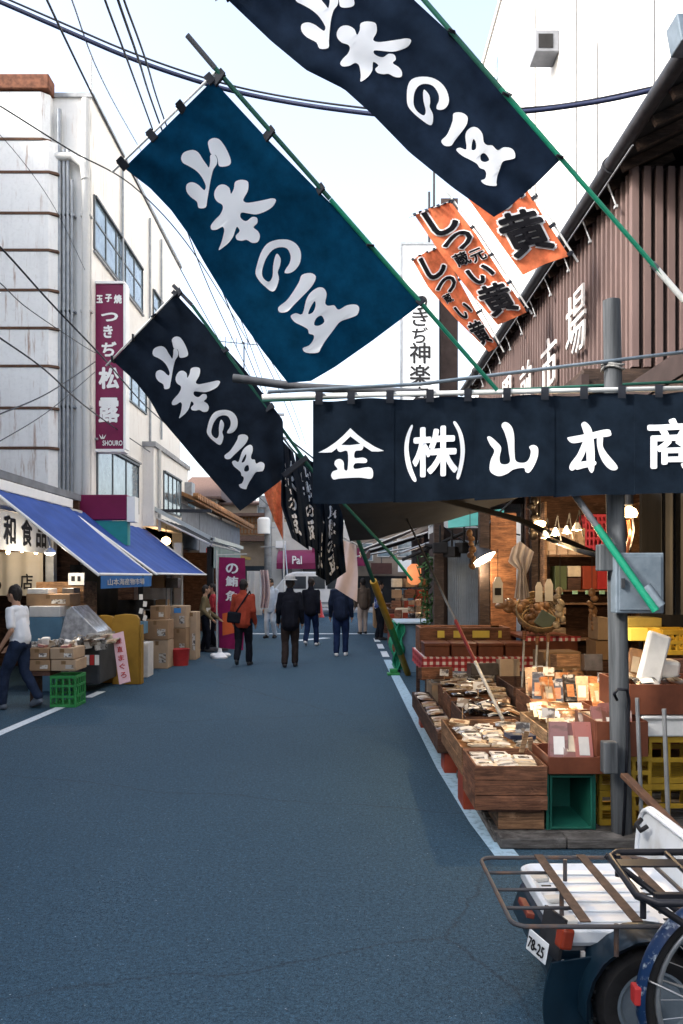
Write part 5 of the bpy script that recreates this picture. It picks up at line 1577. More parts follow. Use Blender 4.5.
MB().box(2.19, 2.41, 12.66, 12.7, .1, 2.3).build('pale_panel', mat('pale_panel', (.40, .44, .47), .5, .06, 3), sb)
MB().box(1.6, 2.75, 12.72, 14.6, 0, 2.5).build('booth', M['louvre_back'], sb)
MB().box(1.45, 1.6, 12.5, 12.66, 0, 2.6).build('post', M['darkwood'], sb)
for k in range(5):
    c = P(440 + k * 12, 548 + (k % 2) * 4, 12.2)
    MB().obox(c, (.22, .2, .16), (0, 0, k)).tube([c, c + V((0, 0, .35))], .02, 5).build('clamp_fitting', M['black'], sb, bevel=.02)
MB().tube([P(425, 545, 12.3), P(520, 560, 12.1)], .03, 6).tube([P(402, 560, 12.4), P(470, 530, 12.2)], .025, 6).build('awning_frame', M['black'], sb)
ta = thing('teal_awning', P(470, 520, 12), 'teal green awning strip above the shuttered stall', 'awning')
MB().grid(lambda u, v: P(448 + 56 * u, 517 - 8 * u + (11 + 3 * u) * v, 12.0 - .6 * v), 6, 3).build('canopy', M['tealaw'], ta, thick=.01)
MB().box(1.5, 3.0, 12.2, 12.3, 2.84, 3.0).build('support_beam', M['louvre_back'], ta)
# grey upper parts above it
ub = thing('grey_shopfront', (2.4, 14, 2.6), 'pale grey upper shopfront with small windows above the teal awning', 'building')
MB().box(1.9, 2.9, 14.8, 17.5, 2.55, 3.85).build('wall', mat('pale_shopfront', (.42, .45, .47), .7, .1, 3), ub)
MB().box(1.88, 1.899, 15.1, 16.0, 2.8, 3.5).box(1.88, 1.899, 16.3, 17.2, 2.8, 3.5).box(2.0, 2.8, 14.78, 14.799, 2.7, 3.5).build('window', M['glass'], ub)
MB().box(1.8, 2.95, 14.7, 17.6, 3.86, 3.95).build('roof', M['greywall'], ub)
def awning(name, x0, x1, y0, y1, zb, zf, m, lab, val=.15, frame=None, back='hi'):
    """sloping street awning: x0 wall side (high), x1 lip side (low)"""
    t = thing(name, ((x0 + x1) / 2, (y0 + y1) / 2, min(zb, zf)), lab, 'awning')
    ny = max(6, int((y1 - y0) * 5))
    MB().grid(lambda u, v: V((x0 + (x1 - x0) * u, y0 + (y1 - y0) * v, zb + (zf - zb) * u - .05 * math.sin(math.pi * u) + .008 * math.sin(v * ny * 2.2))), 10, ny * 2).build('canopy', m, t, smooth=True, thick=.006)
    if val:
        MB().grid(lambda u, v: V((x1 + .008 * math.sin(u * ny * 3) * v, y0 + (y1 - y0) * u, zf - .004 - val * v)), ny * 3, 3).build('valance', m, t, smooth=True, thick=.005)
    fm = frame or M['grey_metal']
    mb = MB().tube([(x1, y0, zf), (x1, y1, zf)], .022, 8)
    for y in (y0, y1):
        mb.tube([(x0, y, zb - .04), (x1, y, zf - .015)], .022, 8)
    mb.build('frame', fm, t)
    return t
awning('stall_awning', 2.6, 1.25, 17.0, 20.5, 2.75, 2.25, M['awnwhite'], 'small white awning over the far right stalls', .04)
awning('stall_awning', 2.8, .75, 21.0, 25.5, 3.1, 2.45, M['awnbrown'], 'brown awning of the far right stalls, nearer one', .22, M['awnwhite'])
awning('stall_awning', 2.8, .7, 26.0, 30.5, 3.5, 2.65, mat('tan_awning', (.20, .12, .09), .8, .15, 4), 'tan awning of the far right stalls, farther one', .2, M['awnwhite'])
fs = thing('far_stall', (2.2, 19.5, 0), 'far right stall stacked with brown goods under the white awning', 'stall')
MB().box(1.15, 2.6, 18.3, 18.9, 0, .72).build('counter', M['w_red'], fs, bevel=.01)
MB().box(2.62, 2.8, 15.5, 30, 0, 3.2).build('back_wall', M['w_dark'], fs)
MB().box(1.1, 2.65, 18.25, 18.95, .725, .77).build('counter_top', M['w_mid'], fs, bevel=.005)
for i in range(14):
    a = (i * 37 % 14) / 14
    x = 1.22 + a * 1.25; w = random.uniform(.14, .3); h = random.uniform(.08, .28); y = random.uniform(18.35, 18.6)
    tag(MB().obox((x, y, .772 + h / 2), (w, .2, h), (0, 0, random.uniform(-.4, .4))).build('goods_box', [M['orangered'], M['w_red'], M['pk_brown'], M['pk_cream'], M['pk_dark']][i % 5], bevel=.01), 'small box of goods on the counter of the far right stall', 'box', 'boxes on the far right counter')
for i in range(12):
    x = 1.3 + (i % 4) * .3; z = .98 + (i // 4) * .26
    tag(MB().obox((x, 18.85 + .1 * (i % 2), z + .08), (.24, .2, .2), (0, 0, random.uniform(-.3, .3))).build('goods_box', [M['w_red'], M['pk_brown'], M['card'], M['orangered'], M['pk_cream']][(i * 3) % 5], bevel=.01), 'brown box in the stack behind the far right counter', 'box', 'stacked boxes behind the far right counter')
MB().box(1.1, 2.6, 18.62, 19.3, .771, .96).build('back_step', M['w_dark'], fs)
c2 = thing('wooden_counter', (1.6, 22, 0), 'wooden counter beyond the far right stall', 'counter')
MB().box(1.5, 2.6, 21.4, 23.6, 0, .85).build('body', M['w_mid'], c2)
MB().box(1.45, 2.62, 21.35, 23.65, .853, .9).build('top', M['w_pale'], c2)
cp = P(414, 573, 17.5)
lamp_light(V((1.9, 18.4, 2.0)), 6)
ln = thing('paper_lantern', cp, 'glowing orange paper lantern below the white awning', 'lantern')
MB().lathe([(.06, -.26), (.14, -.2), (.16, -.02), (.15, .12), (.06, .2)], cp, 16).build('shade', mat('lit_paper', (.7, .25, .1), .7, .1, 5, emit=(1, .32, .12), estr=.2), ln, smooth=True)
MB().tube([cp + V((0, 0, .2)), cp + V((0, 0, .45))], .008, 5).build('cord', M['cable'], ln)
# potted climber by the shutters
pt = thing('climbing_plant', (1.45, 13.4, 0), 'leafy green climber in a pot beside the shuttered stall', 'plant')
MB().lathe([(.1, 0), (.16, .28), (.17, .3), (.15, .3), (.14, .27)], (1.42, 13.4, 0), 14).build('pot', M['w_red'], pt, smooth=40)
mb = MB()
for k in range(6):
    mb.tube([(1.42, 13.4, .27), (1.42 + random.uniform(-.12, .15), 13.4 + random.uniform(-.1, .1), 1.0), (1.42 + random.uniform(-.2, .25), 13.4 + random.uniform(-.15, .15), random.uniform(1.5, 2.1))], .008, 5)
mb.build('stem', M['leaf'], pt)
mb = MB()
for k in range(200):
    z = .5 + 1.6 * random.random() ** .8
    c = V((1.45 + random.gauss(0, .08), 13.35 + random.gauss(0, .1), z))
    a = Euler((random.uniform(-1, 1), random.uniform(-1, 1), random.uniform(0, 6.28))).to_matrix()
    s_ = random.uniform(.03, .06)
    mb.add([c + a @ V(q) * s_ for q in ((0, -1, 0), (.55, 0, .12), (0, 1.2, 0), (-.55, 0, .12))], [(0, 1, 2, 3)])
mb.build('foliage', M['leaf'], pt, fix=False)
# street barrier wrapped with green net, yellow-green leaning pole, base
nb = thing('net_barrier', (1.0, 14.6, 0), 'crate stack draped in bright green netting at the road edge', 'barrier')
MB().grid(lambda u, v: V((.95 + .16 * u + .03 * math.sin(v * 14 + u * 6), 14.4 + .06 * math.sin(u * 9 + v * 7), .05 + .85 * (1 - v))), 20, 20).build('net', M['teal_cloth'], nb, smooth=True, thick=.02)
MB().grid(lambda u, v: V((.95 + .05 * math.sin(v * 9), 14.4 + .9 * u, .05 + .85 * (1 - v))), 12, 12).build('side_net', M['teal_cloth'], nb, smooth=True, thick=.02)
MB().box(1.08, 1.6, 14.45, 15.3, 0, .86).build('stack', mat('blue_grey_box', (.12, .2, .27), .6, .2, 4), nb)
MB().box(.98, 1.66, 14.35, 15.4, .88, .92).build('lid', mat('pale_blue_lid', (.38, .48, .55), .5, .1, 4), nb, bevel=.01)
lp = thing('leaning_pole', (.95, 14.2, 0), 'leaning pole banded yellow and green standing at the edge line', 'pole')
q0, q1 = P(408, 674, 14.0), P(345, 505, 10.5)
q0.z = max(q0.z, .02)
for i, (a, b, m) in enumerate(((0, .16, 'yellow'), (.161, .34, 'green_crate'), (.341, .62, 'yellow'), (.621, 1, 'greentarn'))):
    MB().tube([q0.lerp(q1, a), q0.lerp(q1, b)], .055 if i < 3 else .03, 10).build('pole_band', M[m], lp, smooth=40)
MB().box(.80, 1.02, 13.95, 14.15, 0, .04).box(.85, .98, 13.98, 14.1, .04, .11).build('foot', M['green_crate'], lp, bevel=.01)

# ------------------------------------------------------------------ left: blue awnings and the shops under them
M['blueaw'] = mat('blue_awning', (.035, .085, .33), .7, .22, 2.2, .15, trans=.2)
M['bluev'] = mat('deep_blue_valance', (.02, .13, .38), .7, .15, 4, trans=.1)
M['shopboard'] = mat('shop_board', (.58, .58, .56), .6, .1, 3)
a1 = awning('blue_awning', -5.05, -3.5, 11.55, 14.75, 3.02, 1.76, M['blueaw'], 'nearer blue awning of the left shops, lettered deep blue valance', 0, M['signwhite'])
va = MB().grid(lambda u, v: V((-3.49 + .006 * math.sin(u * 30) * v, 11.6 + 3.1 * u, 1.75 - .2 * v)), 40, 3).build('valance', M['bluev'], a1, smooth=True, thick=.004)
mb = MB()
put_text(mb, '山本海産物市場', (-3.478, 13.0, 1.645), (0, 1, 0), (0, 0, 1), 1, width=2.2, tall=.105, offset=.01)
mb.build('lettering', M['pk_white'], va, fix=False)
MB().box(-5.1, -5.0, 11.4, 14.9, 3.0, 3.16).build('cassette', M['signwhite'], a1, bevel=.01)
a2 = awning('blue_awning', -5.05, -3.45, 14.95, 20.4, 2.98, 1.78, M['blueaw'], 'farther blue awning of the left shops, reaching past the purple box sign', .0, M['signwhite'])
a3 = awning('canopy', -5.0, -3.3, 20.4, 26.0, 3.4, 2.55, M['black'], 'dark canopy with pale edges and a corrugated valance beyond the blue awnings', 0, M['signwhite'])
MB().box(-5.0, -3.3, 20.28, 20.36, 3.36, 3.44).build('edge_board', M['dark_metal'], a3)
mb = MB()
for k in range(46):
    y = 20.5 + k * .12
    mb.box(-3.33 + .015 * (k % 2), -3.3 + .015 * (k % 2), y, y + .118, 1.95 if k % 2 else 1.97, 2.5)
mb.build('corrugated_valance', mat('grey_green_sheet', (.24, .31, .30), .6, .2, 3), a3)
mb = MB()
mb.prism([(-5.02, 20.2, 3.55), (-3.25, 20.2, 2.62), (-3.25, 20.2, 2.72), (-5.02, 20.2, 3.66)], (0, .07, 0)).box(-3.31, -3.2, 20.2, 26.1, 2.62, 2.72)
mb.build('pale_edge', mat('pale_edge', (.45, .49, .48), .6, .1, 3), a3)

# the low shops: side walls, back walls, ceilings, fascia
ls = thing('low_shop', (-6, 13, 0), 'dim low shop behind the blue awnings, its front open to the street', 'shop')
MB().box(-9, -8.9, 8, 20, 0, 3.2).build('back_wall', mat('shop_back', (.20, .17, .13), .8, .2, 3), ls)
MB().box(-9, -5.08, 8, 15.6, 3.2, 3.32).build('roof', M['greywall'], ls)
MB().box(-9, -5.1, 15.5, 15.6, 0, 3.2).build('side_wall', M['w_dark'], ls)
MB().box(-8.9, -5.1, 17.9, 18, 0, 2.89).build('side_wall', M['w_dark'], ls)
MB().box(-5.12, -5.02, 8, 15.5, 2.72, 3.0).build('fascia', M['shopboard'], ls)
for y in (9.2, 13.9):
    MB().box(-5.15, -5.0, y, y + .16, 0, 2.7).build('post', M['grey_metal'], ls, bevel=.01)
MB().box(-8.9, -5.1, 15.7, 20, 2.9, 3.0).build('ceiling', M['w_dark'], ls)
bs = thing('shop_board', (-5.0, 12.6, 2.2), 'white shop board with bold black brush characters under the nearer blue awning', 'sign')
MB().box(-5.0, -4.96, 11.4, 13.7, 2.12, 2.7).build('board', M['shopboard'], bs, bevel=.006)
mb = MB()
for ch, y in (('和', 11.95), ('食', 12.6), ('品', 13.2)):
    mb = MB()
    put_text(mb, ch, (-4.955, y, 2.42), (0, 1, 0), (0, 0, 1), 1, width=.44, tall=.44, offset=.03)
    mb.build('character', M['inkblack'], bs, fix=False)
cu = thing('shop_curtain', (-5.6, 13.6, 1.4), 'white half curtain with two black marks inside the left shop', 'curtain')
MB().grid(lambda u, v: V((-6.3 + 1.15 * u, 13.8 + .03 * math.sin(u * 22), 2.15 - .75 * v)), 40, 6).build('cloth', mat('lit_white_cloth', (.60, .57, .50), .8, .06, 4, trans=.3), cu, smooth=True, thick=.004)
MB().tube([(-6.35, 13.8, 2.17), (-5.1, 13.8, 2.17)], .012, 6).build('rod', M['w_mid'], cu)
mb = MB()
put_text(mb, 'る', (-5.95, 13.76, 1.62), (1, 0, 0), (0, 0, 1), .26, width=.2, offset=.03)
put_text(mb, '店', (-5.42, 13.76, 1.64), (1, 0, 0), (0, 0, 1), .26, width=.22, offset=.02)
mb.build('lettering', M['inkblack'], cu, fix=False)
for i, (px, py, d) in enumerate(((8, 552, 13.3), (22, 550, 13.3), (36, 552, 13.3))):
    c = P(px, py, d)
    t = thing('hanging_lamp', c, ('leftmost', 'middle', 'rightmost')[i] + ' of three small lit bulbs over the white half curtain', 'lamp')
    MB().ell(c, (.035, .035, .045), 10, 6).build('bulb', M['bulb'], t, smooth=True)
    MB().tube([c + V((0, 0, .045)), c + V((0, 0, .3))], .006, 5).build('flex', M['cable'], t)
lamp_light(P(15, 556, 12.7), 18, (1, .8, .58))
c = P(50, 553, 12.2)
t = thing('spot_lamp', c, 'bright round lamp on the frame arm under the nearer blue awning', 'lamp')
MB().lathe([(.03, .08), (.08, .03), (.085, 0)], c, 14, caps=False).build('lamp_shade', M['signwhite'], t, smooth=True, thick=.004)
MB().ell(c - V((0, 0, .005)), (.075, .075, .03), 12, 6).build('bulb', M['bulbcool'], t, smooth=True)
MB().tube([c + V((0, 0, .08)), c + V((-.05, 0, .35))], .01, 5).build('arm', M['grey_metal'], t)
lamp_light(c - V((0, 0, .15)), 22, (1, .88, .7))
for px, py, d, lab in ((85, 556, 12.4, 'tiny lit clip lamp on the lip arm of the nearer blue awning'), ):
    c = P(px, py, d)
    t = thing('clip_lamp', c, lab, 'lamp')
    MB().ell(c, (.03, .03, .03), 10, 6).build('bulb', M['bulbcool'], t, smooth=True)
    MB().obox(c + V((0, 0, .045)), (.03, .03, .04)).build('clip', M['dark_metal'], t)
c = P(166, 541, 21.5)
t = thing('hanging_lamp', c, 'bright warm lamp under the dark canopy beyond the blue awnings', 'lamp')
MB().ell(c, (.13, .13, .11), 12, 8).build('bulb', M['bulb'], t, smooth=True)
MB().tube([c + V((0, 0, .1)), c + V((0, 0, .4))], .012, 5).build('flex', M['cable'], t)
lamp_light(c - V((0, 0, .2)), 60, (1, .6, .28))

# white board under the awning front, goods, boxes and fish counters
M['fishgrey'] = mat('dark_grey_plastic', (.055, .062, .07), .5, .25, 5, .05)
M['tape'] = mat('brown_tape', (.17, .10, .045), .3, .1, 5)
M['ochre'] = mat('ochre_board', (.28, .155, .02), .65, .15, 4)
M['bluebox'] = mat('steel_blue_box', (.10, .20, .28), .55, .15, 4)
def bxp(name, px0, px1, py0, py1, d, dep, m, lab, cat='box', bevel=.01, group=None, ground=False):
    a, b = P(px0, py0, d), P(px1, py1, d)
    z0 = 0.0 if ground else b.z
    o = tag(MB().box(a.x, b.x, d, d + dep, z0, a.z).build(name, m, bevel=bevel), lab, cat, group)
    if name == 'carton' and m.name in ('cardboard', 'pale_cardboard'):
        xm, w, h = (a.x + b.x) / 2, b.x - a.x, a.z - z0
        MB().box(xm - .03, xm + .03, d - .0025, d - .0005, a.z - min(.09, h * .4), a.z - .012).build('tape', M['tape'], o)
        MB().box(a.x + w * .58, a.x + w * .9, d - .0025, d - .0005, z0 + h * .2, z0 + h * .55).build('label', M['pr_white'], o)
    return o
bxp('cabinet', 36, 84, 582, 640, 13.0, .7, wood('tan_board', (.24, .13, .06)), 'tan wooden cabinet under the nearer blue awning', 'cabinet', ground=True)
nt_ = thing('notice', P(75, 580, 12.95), 'white notice with two dark marks on the tan wooden cabinet', 'notice')
a, b = P(68, 573, 12.95), P(84, 585, 12.95)
MB().box(a.x, b.x, 12.96, 12.985, b.z, a.z).build('sheet', M['pk_white'], nt_)
MB().box(a.x + .05, a.x + .11, 12.955, 12.959, b.z + .06, a.z - .05).box(a.x + .15, a.x + .2, 12.955, 12.959, b.z + .06, a.z - .05).build('marks', M['inkblack'], nt_)
bxp('carton', 26, 70, 594, 606, 12.2, .5, M['card'], 'flat brown carton lying on the foam fish box', 'carton', ground=False)
bxp('carton', 27, 48, 588.5, 593.8, 12.2, .4, M['pk_white'], 'white flat box topmost on the brown carton by the walker in white', 'carton')
fb_ = bxp('fish_box', 29, 60, 606.3, 617, 12.0, .5, M['pk_white'], 'white foam fish box on a steel blue tank', 'fish box')
bxp('fish_tank', 28, 62, 617.2, 642, 12.0, .6, M['bluebox'], 'steel blue tank under the white foam fish box', 'tank', ground=True)
dsp = thing('glass_display', P(75, 640, 11.8), 'slanted clear plastic display cover full of packets beside the white foam box', 'display')
MB().prism([P(58, 642, 11.7), P(66, 610, 11.7), P(72, 606, 11.7), P(98, 632, 11.7), P(100, 642, 11.7)], (0, .7, 0)).build('cover', mat('clear_plastic', (.33, .34, .35), .15, .5, 9, spec=.8), dsp, bevel=.02)
lay(['white', 'clear', 'cream', 'brown'], 16, P(70, 0, 11.4).x, P(118, 0, 11.4).x, 11.35, 11.75, P(0, 643, 11.5).z + .02, 'pale packet lying on the dark fish counter', 'packets on the dark fish counter', tilt=.4, dz=.05)
fc = thing('fish_counter', P(95, 690, 11.2), 'dark grey plastic fish counter with price slips under the nearer blue awning', 'counter')
xa, xb = P(68, 0, 11.3).x, P(126, 0, 11.3).x
ztop = P(0, 648, 11.3).z
MB().box(xa, -3.98, 11.3, 12.2, .12, ztop - .003).build('tub', M['fishgrey'], fc, bevel=.03)
MB().box(xa - .02, -3.95, 11.26, 12.22, ztop, ztop + .05).build('rim', M['fishgrey'], fc, bevel=.01)
MB().box(-3.97, -3.6, 11.9, 13.2, .12, ztop + .02).build('side_tub', M['fishgrey'], fc, bevel=.03)
for lx, ly in ((xa + .05, 11.35), (-4.1, 11.35), (-3.9, 12.0), (-3.68, 13.1)):
    MB().box(lx, lx + .06, ly, ly + .06, 0, .118).build('foot', M['dark_metal'], fc)
for i, (px, col) in enumerate(((92, M['redplastic']), (97, M['pk_white']), (87, M['pk_white']))):
    c = P(px, 660, 11.25)
    MB().obox(c, (.06, .012, .14), (0, 0, 0)).build('price_slip', col, fc)
lay(['white', 'cream', 'clear'], 10, P(82, 0, 11.6).x, -3.65, 12.2, 13.1, ztop + .06, 'pale packet on the side tub by the pink price board', 'packets on the side tub', tilt=.4, dz=.04)
# cartons the walker passes, on a green crate
crate_plastic('green_crate', P(50, 0, 10.55).x, P(76, 0, 10.55).x, 10.55, 10.95, .0, .42, M['green_crate'], 'green plastic crate on the ground under the brown fish cartons', nx=4, nz=3)
for i, (px0, px1, py0, py1) in enumerate(((26, 50, 660, 671), (51, 76, 660, 671), (25, 49, 648, 659.5), (50, 74, 648, 659.5))):
    bxp('carton', px0, px1, py0, py1, 10.5, .45, M['card2'] if i % 2 else M['card'], ('lower left', 'lower right', 'upper left', 'upper right')[i] + ' of four brown cartons above the green plastic crate', 'carton')
tag(MB().box(P(24, 0, 10.5).x, P(50, 0, 10.5).x - .01, 10.52, 10.95, .42, P(0, 671.5, 10.5).z).build('plank', M['w_dark']), 'dark plank carrying the cartons beside the green crate', 'plank')
tag(MB().box(P(30, 0, 10.6).x, P(34, 0, 10.6).x, 10.6, 10.9, 0, .42).build('block', M['w_dark']), 'dark block under the plank beside the green crate', 'block')
lay(['white', 'pink', 'clear'], 8, P(30, 0, 10.7).x, P(74, 0, 10.7).x, 10.52, 10.9, P(0, 648, 10.5).z, 'small packet on top of the four brown cartons', 'packets on the brown cartons', tilt=.3, scale=.8)
ps = thing('price_board', P(124, 684, 11.3), 'long pink price board leaning against the fish counter', 'sign')
a, b = P(118, 633, 11.6), P(125, 683, 11.25)
MB().bar(b, a, .16, .02, up=(0, 1, 0)).build('board', mat('pale_pink_board', (.62, .40, .42), .6, .1, 5), ps)
mb = MB()
for k, ch in enumerate('産直まぐろ'):
    c = b.lerp(a, .84 - k * .17) + V((0, -.016, 0))
    put_text(mb, ch, c, (1, 0, .1), (a - b), .085, width=.085, offset=.02)
mb.build('lettering', M['redplastic'], ps, fix=False)
oc_ = thing('ochre_screen', P(130, 680, 12.6), 'pair of tall ochre yellow boards standing behind the fish counter', 'screen')
xa, xb = P(112, 0, 12.8).x, P(139, 0, 12.8).x
def arch(x0, x1, zt, y):
    n = 10
    return [(x0, y, 0), (x1, y, 0), (x1, y, zt - .05)] + [(x1 - (x1 - x0) * k / n, y, zt + .03 * math.sin(math.pi * k / n)) for k in range(1, n)] + [(x0, y, zt - .05)]
MB().prism(arch(xa, xb, P(0, 616, 12.8).z, 12.8), (0, .1, 0)).build('board', M['ochre'], oc_, bevel=.01)
MB().prism(arch(P(92, 0, 13.0).x, xa - .02, P(0, 617, 13).z, 13.0), (0, .1, 0)).build('board', M['ochre'], oc_, bevel=.01)
MB().box(xb + .004, xb + .03, 12.82, 12.98, 0, .95).build('return_board', M['ochre'], oc_)
wb_ = bxp('foam_box', 139.5, 148, 643, 675, 13.7, .4, M['pk_white'], 'tall stack of white foam boxes right of the ochre boards', 'foam box', ground=True)
for i, (px0, px1, py0, py1, d, m) in enumerate(((142, 168, 620, 640, 15.0, 'card'), (146, 168, 640.5, 655, 15.0, 'card2'), (170, 186, 606, 628, 16.2, 'card2'), (170, 186, 628.5, 655, 16.2, 'card'), (187, 196, 612, 650, 16.6, 'card2'), (150, 165, 606, 619.5, 15.2, 'card'))):
    labs = ['wide brown carton right of the white foam stack', 'paler carton under the wide brown one by the foam stack', 'upper carton of the pair with a blue sticker', 'lower carton of the pair with a blue sticker above it', 'narrow upright carton beside the blue stickered pair', 'small carton topmost above the wide brown one']
    o = bxp('carton', px0, px1, py0, py1, d, .5, M[m], labs[i], 'carton', ground=(i in (1, 3, 4)))
    if i == 2:
        MB().box(P(174, 0, d).x, P(181, 0, d).x, d - .006, d - .001, P(0, 613, d).z, P(0, 608, d).z).build('sticker', mat('blue_sticker', (.06, .22, .5), .5, .1, 5), o)
tag(MB().lathe([(.16, 0), (.19, .3), (.2, .32), (.17, .32), (.15, .28)], (P(180, 0, 15.6).x, 15.6, 0), 16).build('bucket', M['redplastic'], smooth=40), 'dull red bucket on the ground before the cartons', 'bucket')
rk = thing('shelf_rack', (-3.9, 17.5, 0), 'thin metal shelf rack with boxes under the far end of the blue awning', 'shelf')
for z in (.5, 1.0, 1.5):
    MB().box(-4.6, -3.75, 17.2, 17.7, z, z + .03).build('shelf_board', M['grey_metal'], rk)
for x in (-4.6, -3.78):
    for y in (17.2, 17.67):
        MB().box(x, x + .03, y, y + .03, 0, 1.75).build('upright', M['grey_metal'], rk)
for i in range(6):
    x = -4.55 + (i % 3) * .27; z = 1.032 if i < 3 else 1.532
    tag(MB().box(x, x + .23, 17.25, 17.6, z, z + .2).build('carton', M['pk_dark'] if i % 2 else M['card'], bevel=.01), ['brown box leftmost on the middle rack shelf', 'dark box in the middle of the middle rack shelf', 'brown box rightmost on the middle rack shelf', 'dark box leftmost on the top rack shelf', 'brown box in the middle of the top rack shelf', 'dark box rightmost on the top rack shelf'][i], 'box')
tag(MB().grid(lambda u, v: V((-4.9 + .9 * u, 18.6 + .04 * math.sin(u * 20), 2.1 - 1.1 * v)), 30, 6).build('white_sheet', mat('white_sheet', (.55, .57, .6), .7, .1, 4, trans=.3), smooth=True, thick=.004), 'white sheet hung behind the thin metal rack', 'sheet')
tg = thing('hanging_tags', P(143, 600, 13.4), 'string of white price tags hanging by the ochre boards', 'tags')
for k in range(4):
    c = P(141 + (k % 2) * 4, 597 + k * 7, 13.4)
    MB().obox(c, (.06, .01, .09), (0, .1 * k, 0)).build('tag_card', M['pk_white'], tg)
MB().tube([P(143, 575, 13.41), P(143, 622, 13.41)], .004, 4).build('string', M['cable'], tg)
tag(MB().grid(lambda u, v: V((-5.08 + 1.36 * u, 14.98 + .04 * math.sin(u * 26), 1.95 - 1.95 * v)), 40, 6).build('dark_shade_sheet', M['black'], smooth=True, thick=.004), 'black sheet standing in for the shade behind the ochre boards under the blue awnings', 'curtain')  # black sheet puts in the deep shade of the shop interior
# dark second shop under the canopy
s2 = thing('low_shop', (-5, 23, 0), 'dark shop with reddish wooden front under the canopy beyond the blue awnings', 'shop')
MB().box(-5.6, -5.0, 20.4, 26, 0, 3.0).build('wall', wood('warm_front', (.22, .085, .03)), s2)
MB().box(-5.0, -4.0, 25.5, 25.7, 0, 2.5).build('side_wall', M['w_dark'], s2)
MB().box(-4.3, -4.1, 20.5, 20.7, 0, 2.6).build('post', M['pipe_white'], s2)
MB().box(-3.45, -3.3, 20.5, 20.7, 0, 2.5).build('post', M['black'], s2)

# purple nobori with stand
no = thing('nobori_flag', (-2.7, 18.7, 0), 'tall magenta upright flag with white characters standing behind the walker in red', 'flag')
ND2 = 18.7
nc = coons([(219, 557), (245, 558)], [(219, 648), (243, 650)], [(219, 557), (218, 600), (219, 648)], [(245, 558), (246, 600), (243, 650)])
f3 = lambda u, v, off=0.: P(*nc(u, v), ND2 + .05 * math.sin(u * 7 + v * 3) - off)
cl = MB().grid(lambda u, v: f3(u, v), 16, 40).build('cloth', mat('magenta_cloth', (.25, .012, .085), .8, .2, 4, .2, trans=.2), no, smooth=True, thick=.004)
cuts = []
for ch, v in (('の', .12), ('鮪', .26), ('魚', .42)):
    vs, fs, w, h = text2d(ch, 0.)
    for dx, dy in bold_layers(.03):
        cuts.append(slice_mesh([(.5 + (p[0] + dx) / w * .44, v - (p[1] + dy) / h * .105, 0) for p in vs], fs, GU[::2], GV[::2]))
drape(cl, cuts, f3, M['dyewhite2'], .012)
cuts = [slice_mesh([(.15, .62, 0), (.9, .56, 0), (.9, .8, 0), (.15, .86, 0)], [(0, 1, 2, 3)], GU[::2], GV[::2])]
drape(cl, cuts, f3, mat('orange_patch', (.55, .10, .03), .8, .1, 5), .01, 'patch')
MB().tube([P(217, 660, ND2), P(216.5, 550, ND2)], .018, 8).tube([P(216, 555, ND2), P(247, 554, ND2)], .012, 6).build('pole', M['pipe_white'], no)
MB().lathe([(.03, .06), (.26, .05), (.28, 0.0)], (P(217, 0, ND2).x, ND2, .01), 16).build('base', M['dark_metal'], no, smooth=40)
wbse = thing('flag_base', (P(220, 0, 17.0).x, 17.0, 0), 'white plastic flag base left on the road behind the walker in red', 'base')
MB().lathe([(.17, 0), (.175, .03), (.13, .08), (.05, .12), (.035, .2), (.02, .2)], (P(220, 0, 17).x, 17.0, 0), 18).build('body', mat('white_plastic', (.72, .73, .74), .4, .05, 4), wbse, smooth=40)
MB().ell((P(215, 0, 17).x, 16.95, .06), (.1, .09, .05), 12, 7).ell((P(226, 0, 17).x, 17.03, .06), (.1, .09, .05), 12, 7).build('lobe', MATS['white_plastic'], wbse, smooth=True)

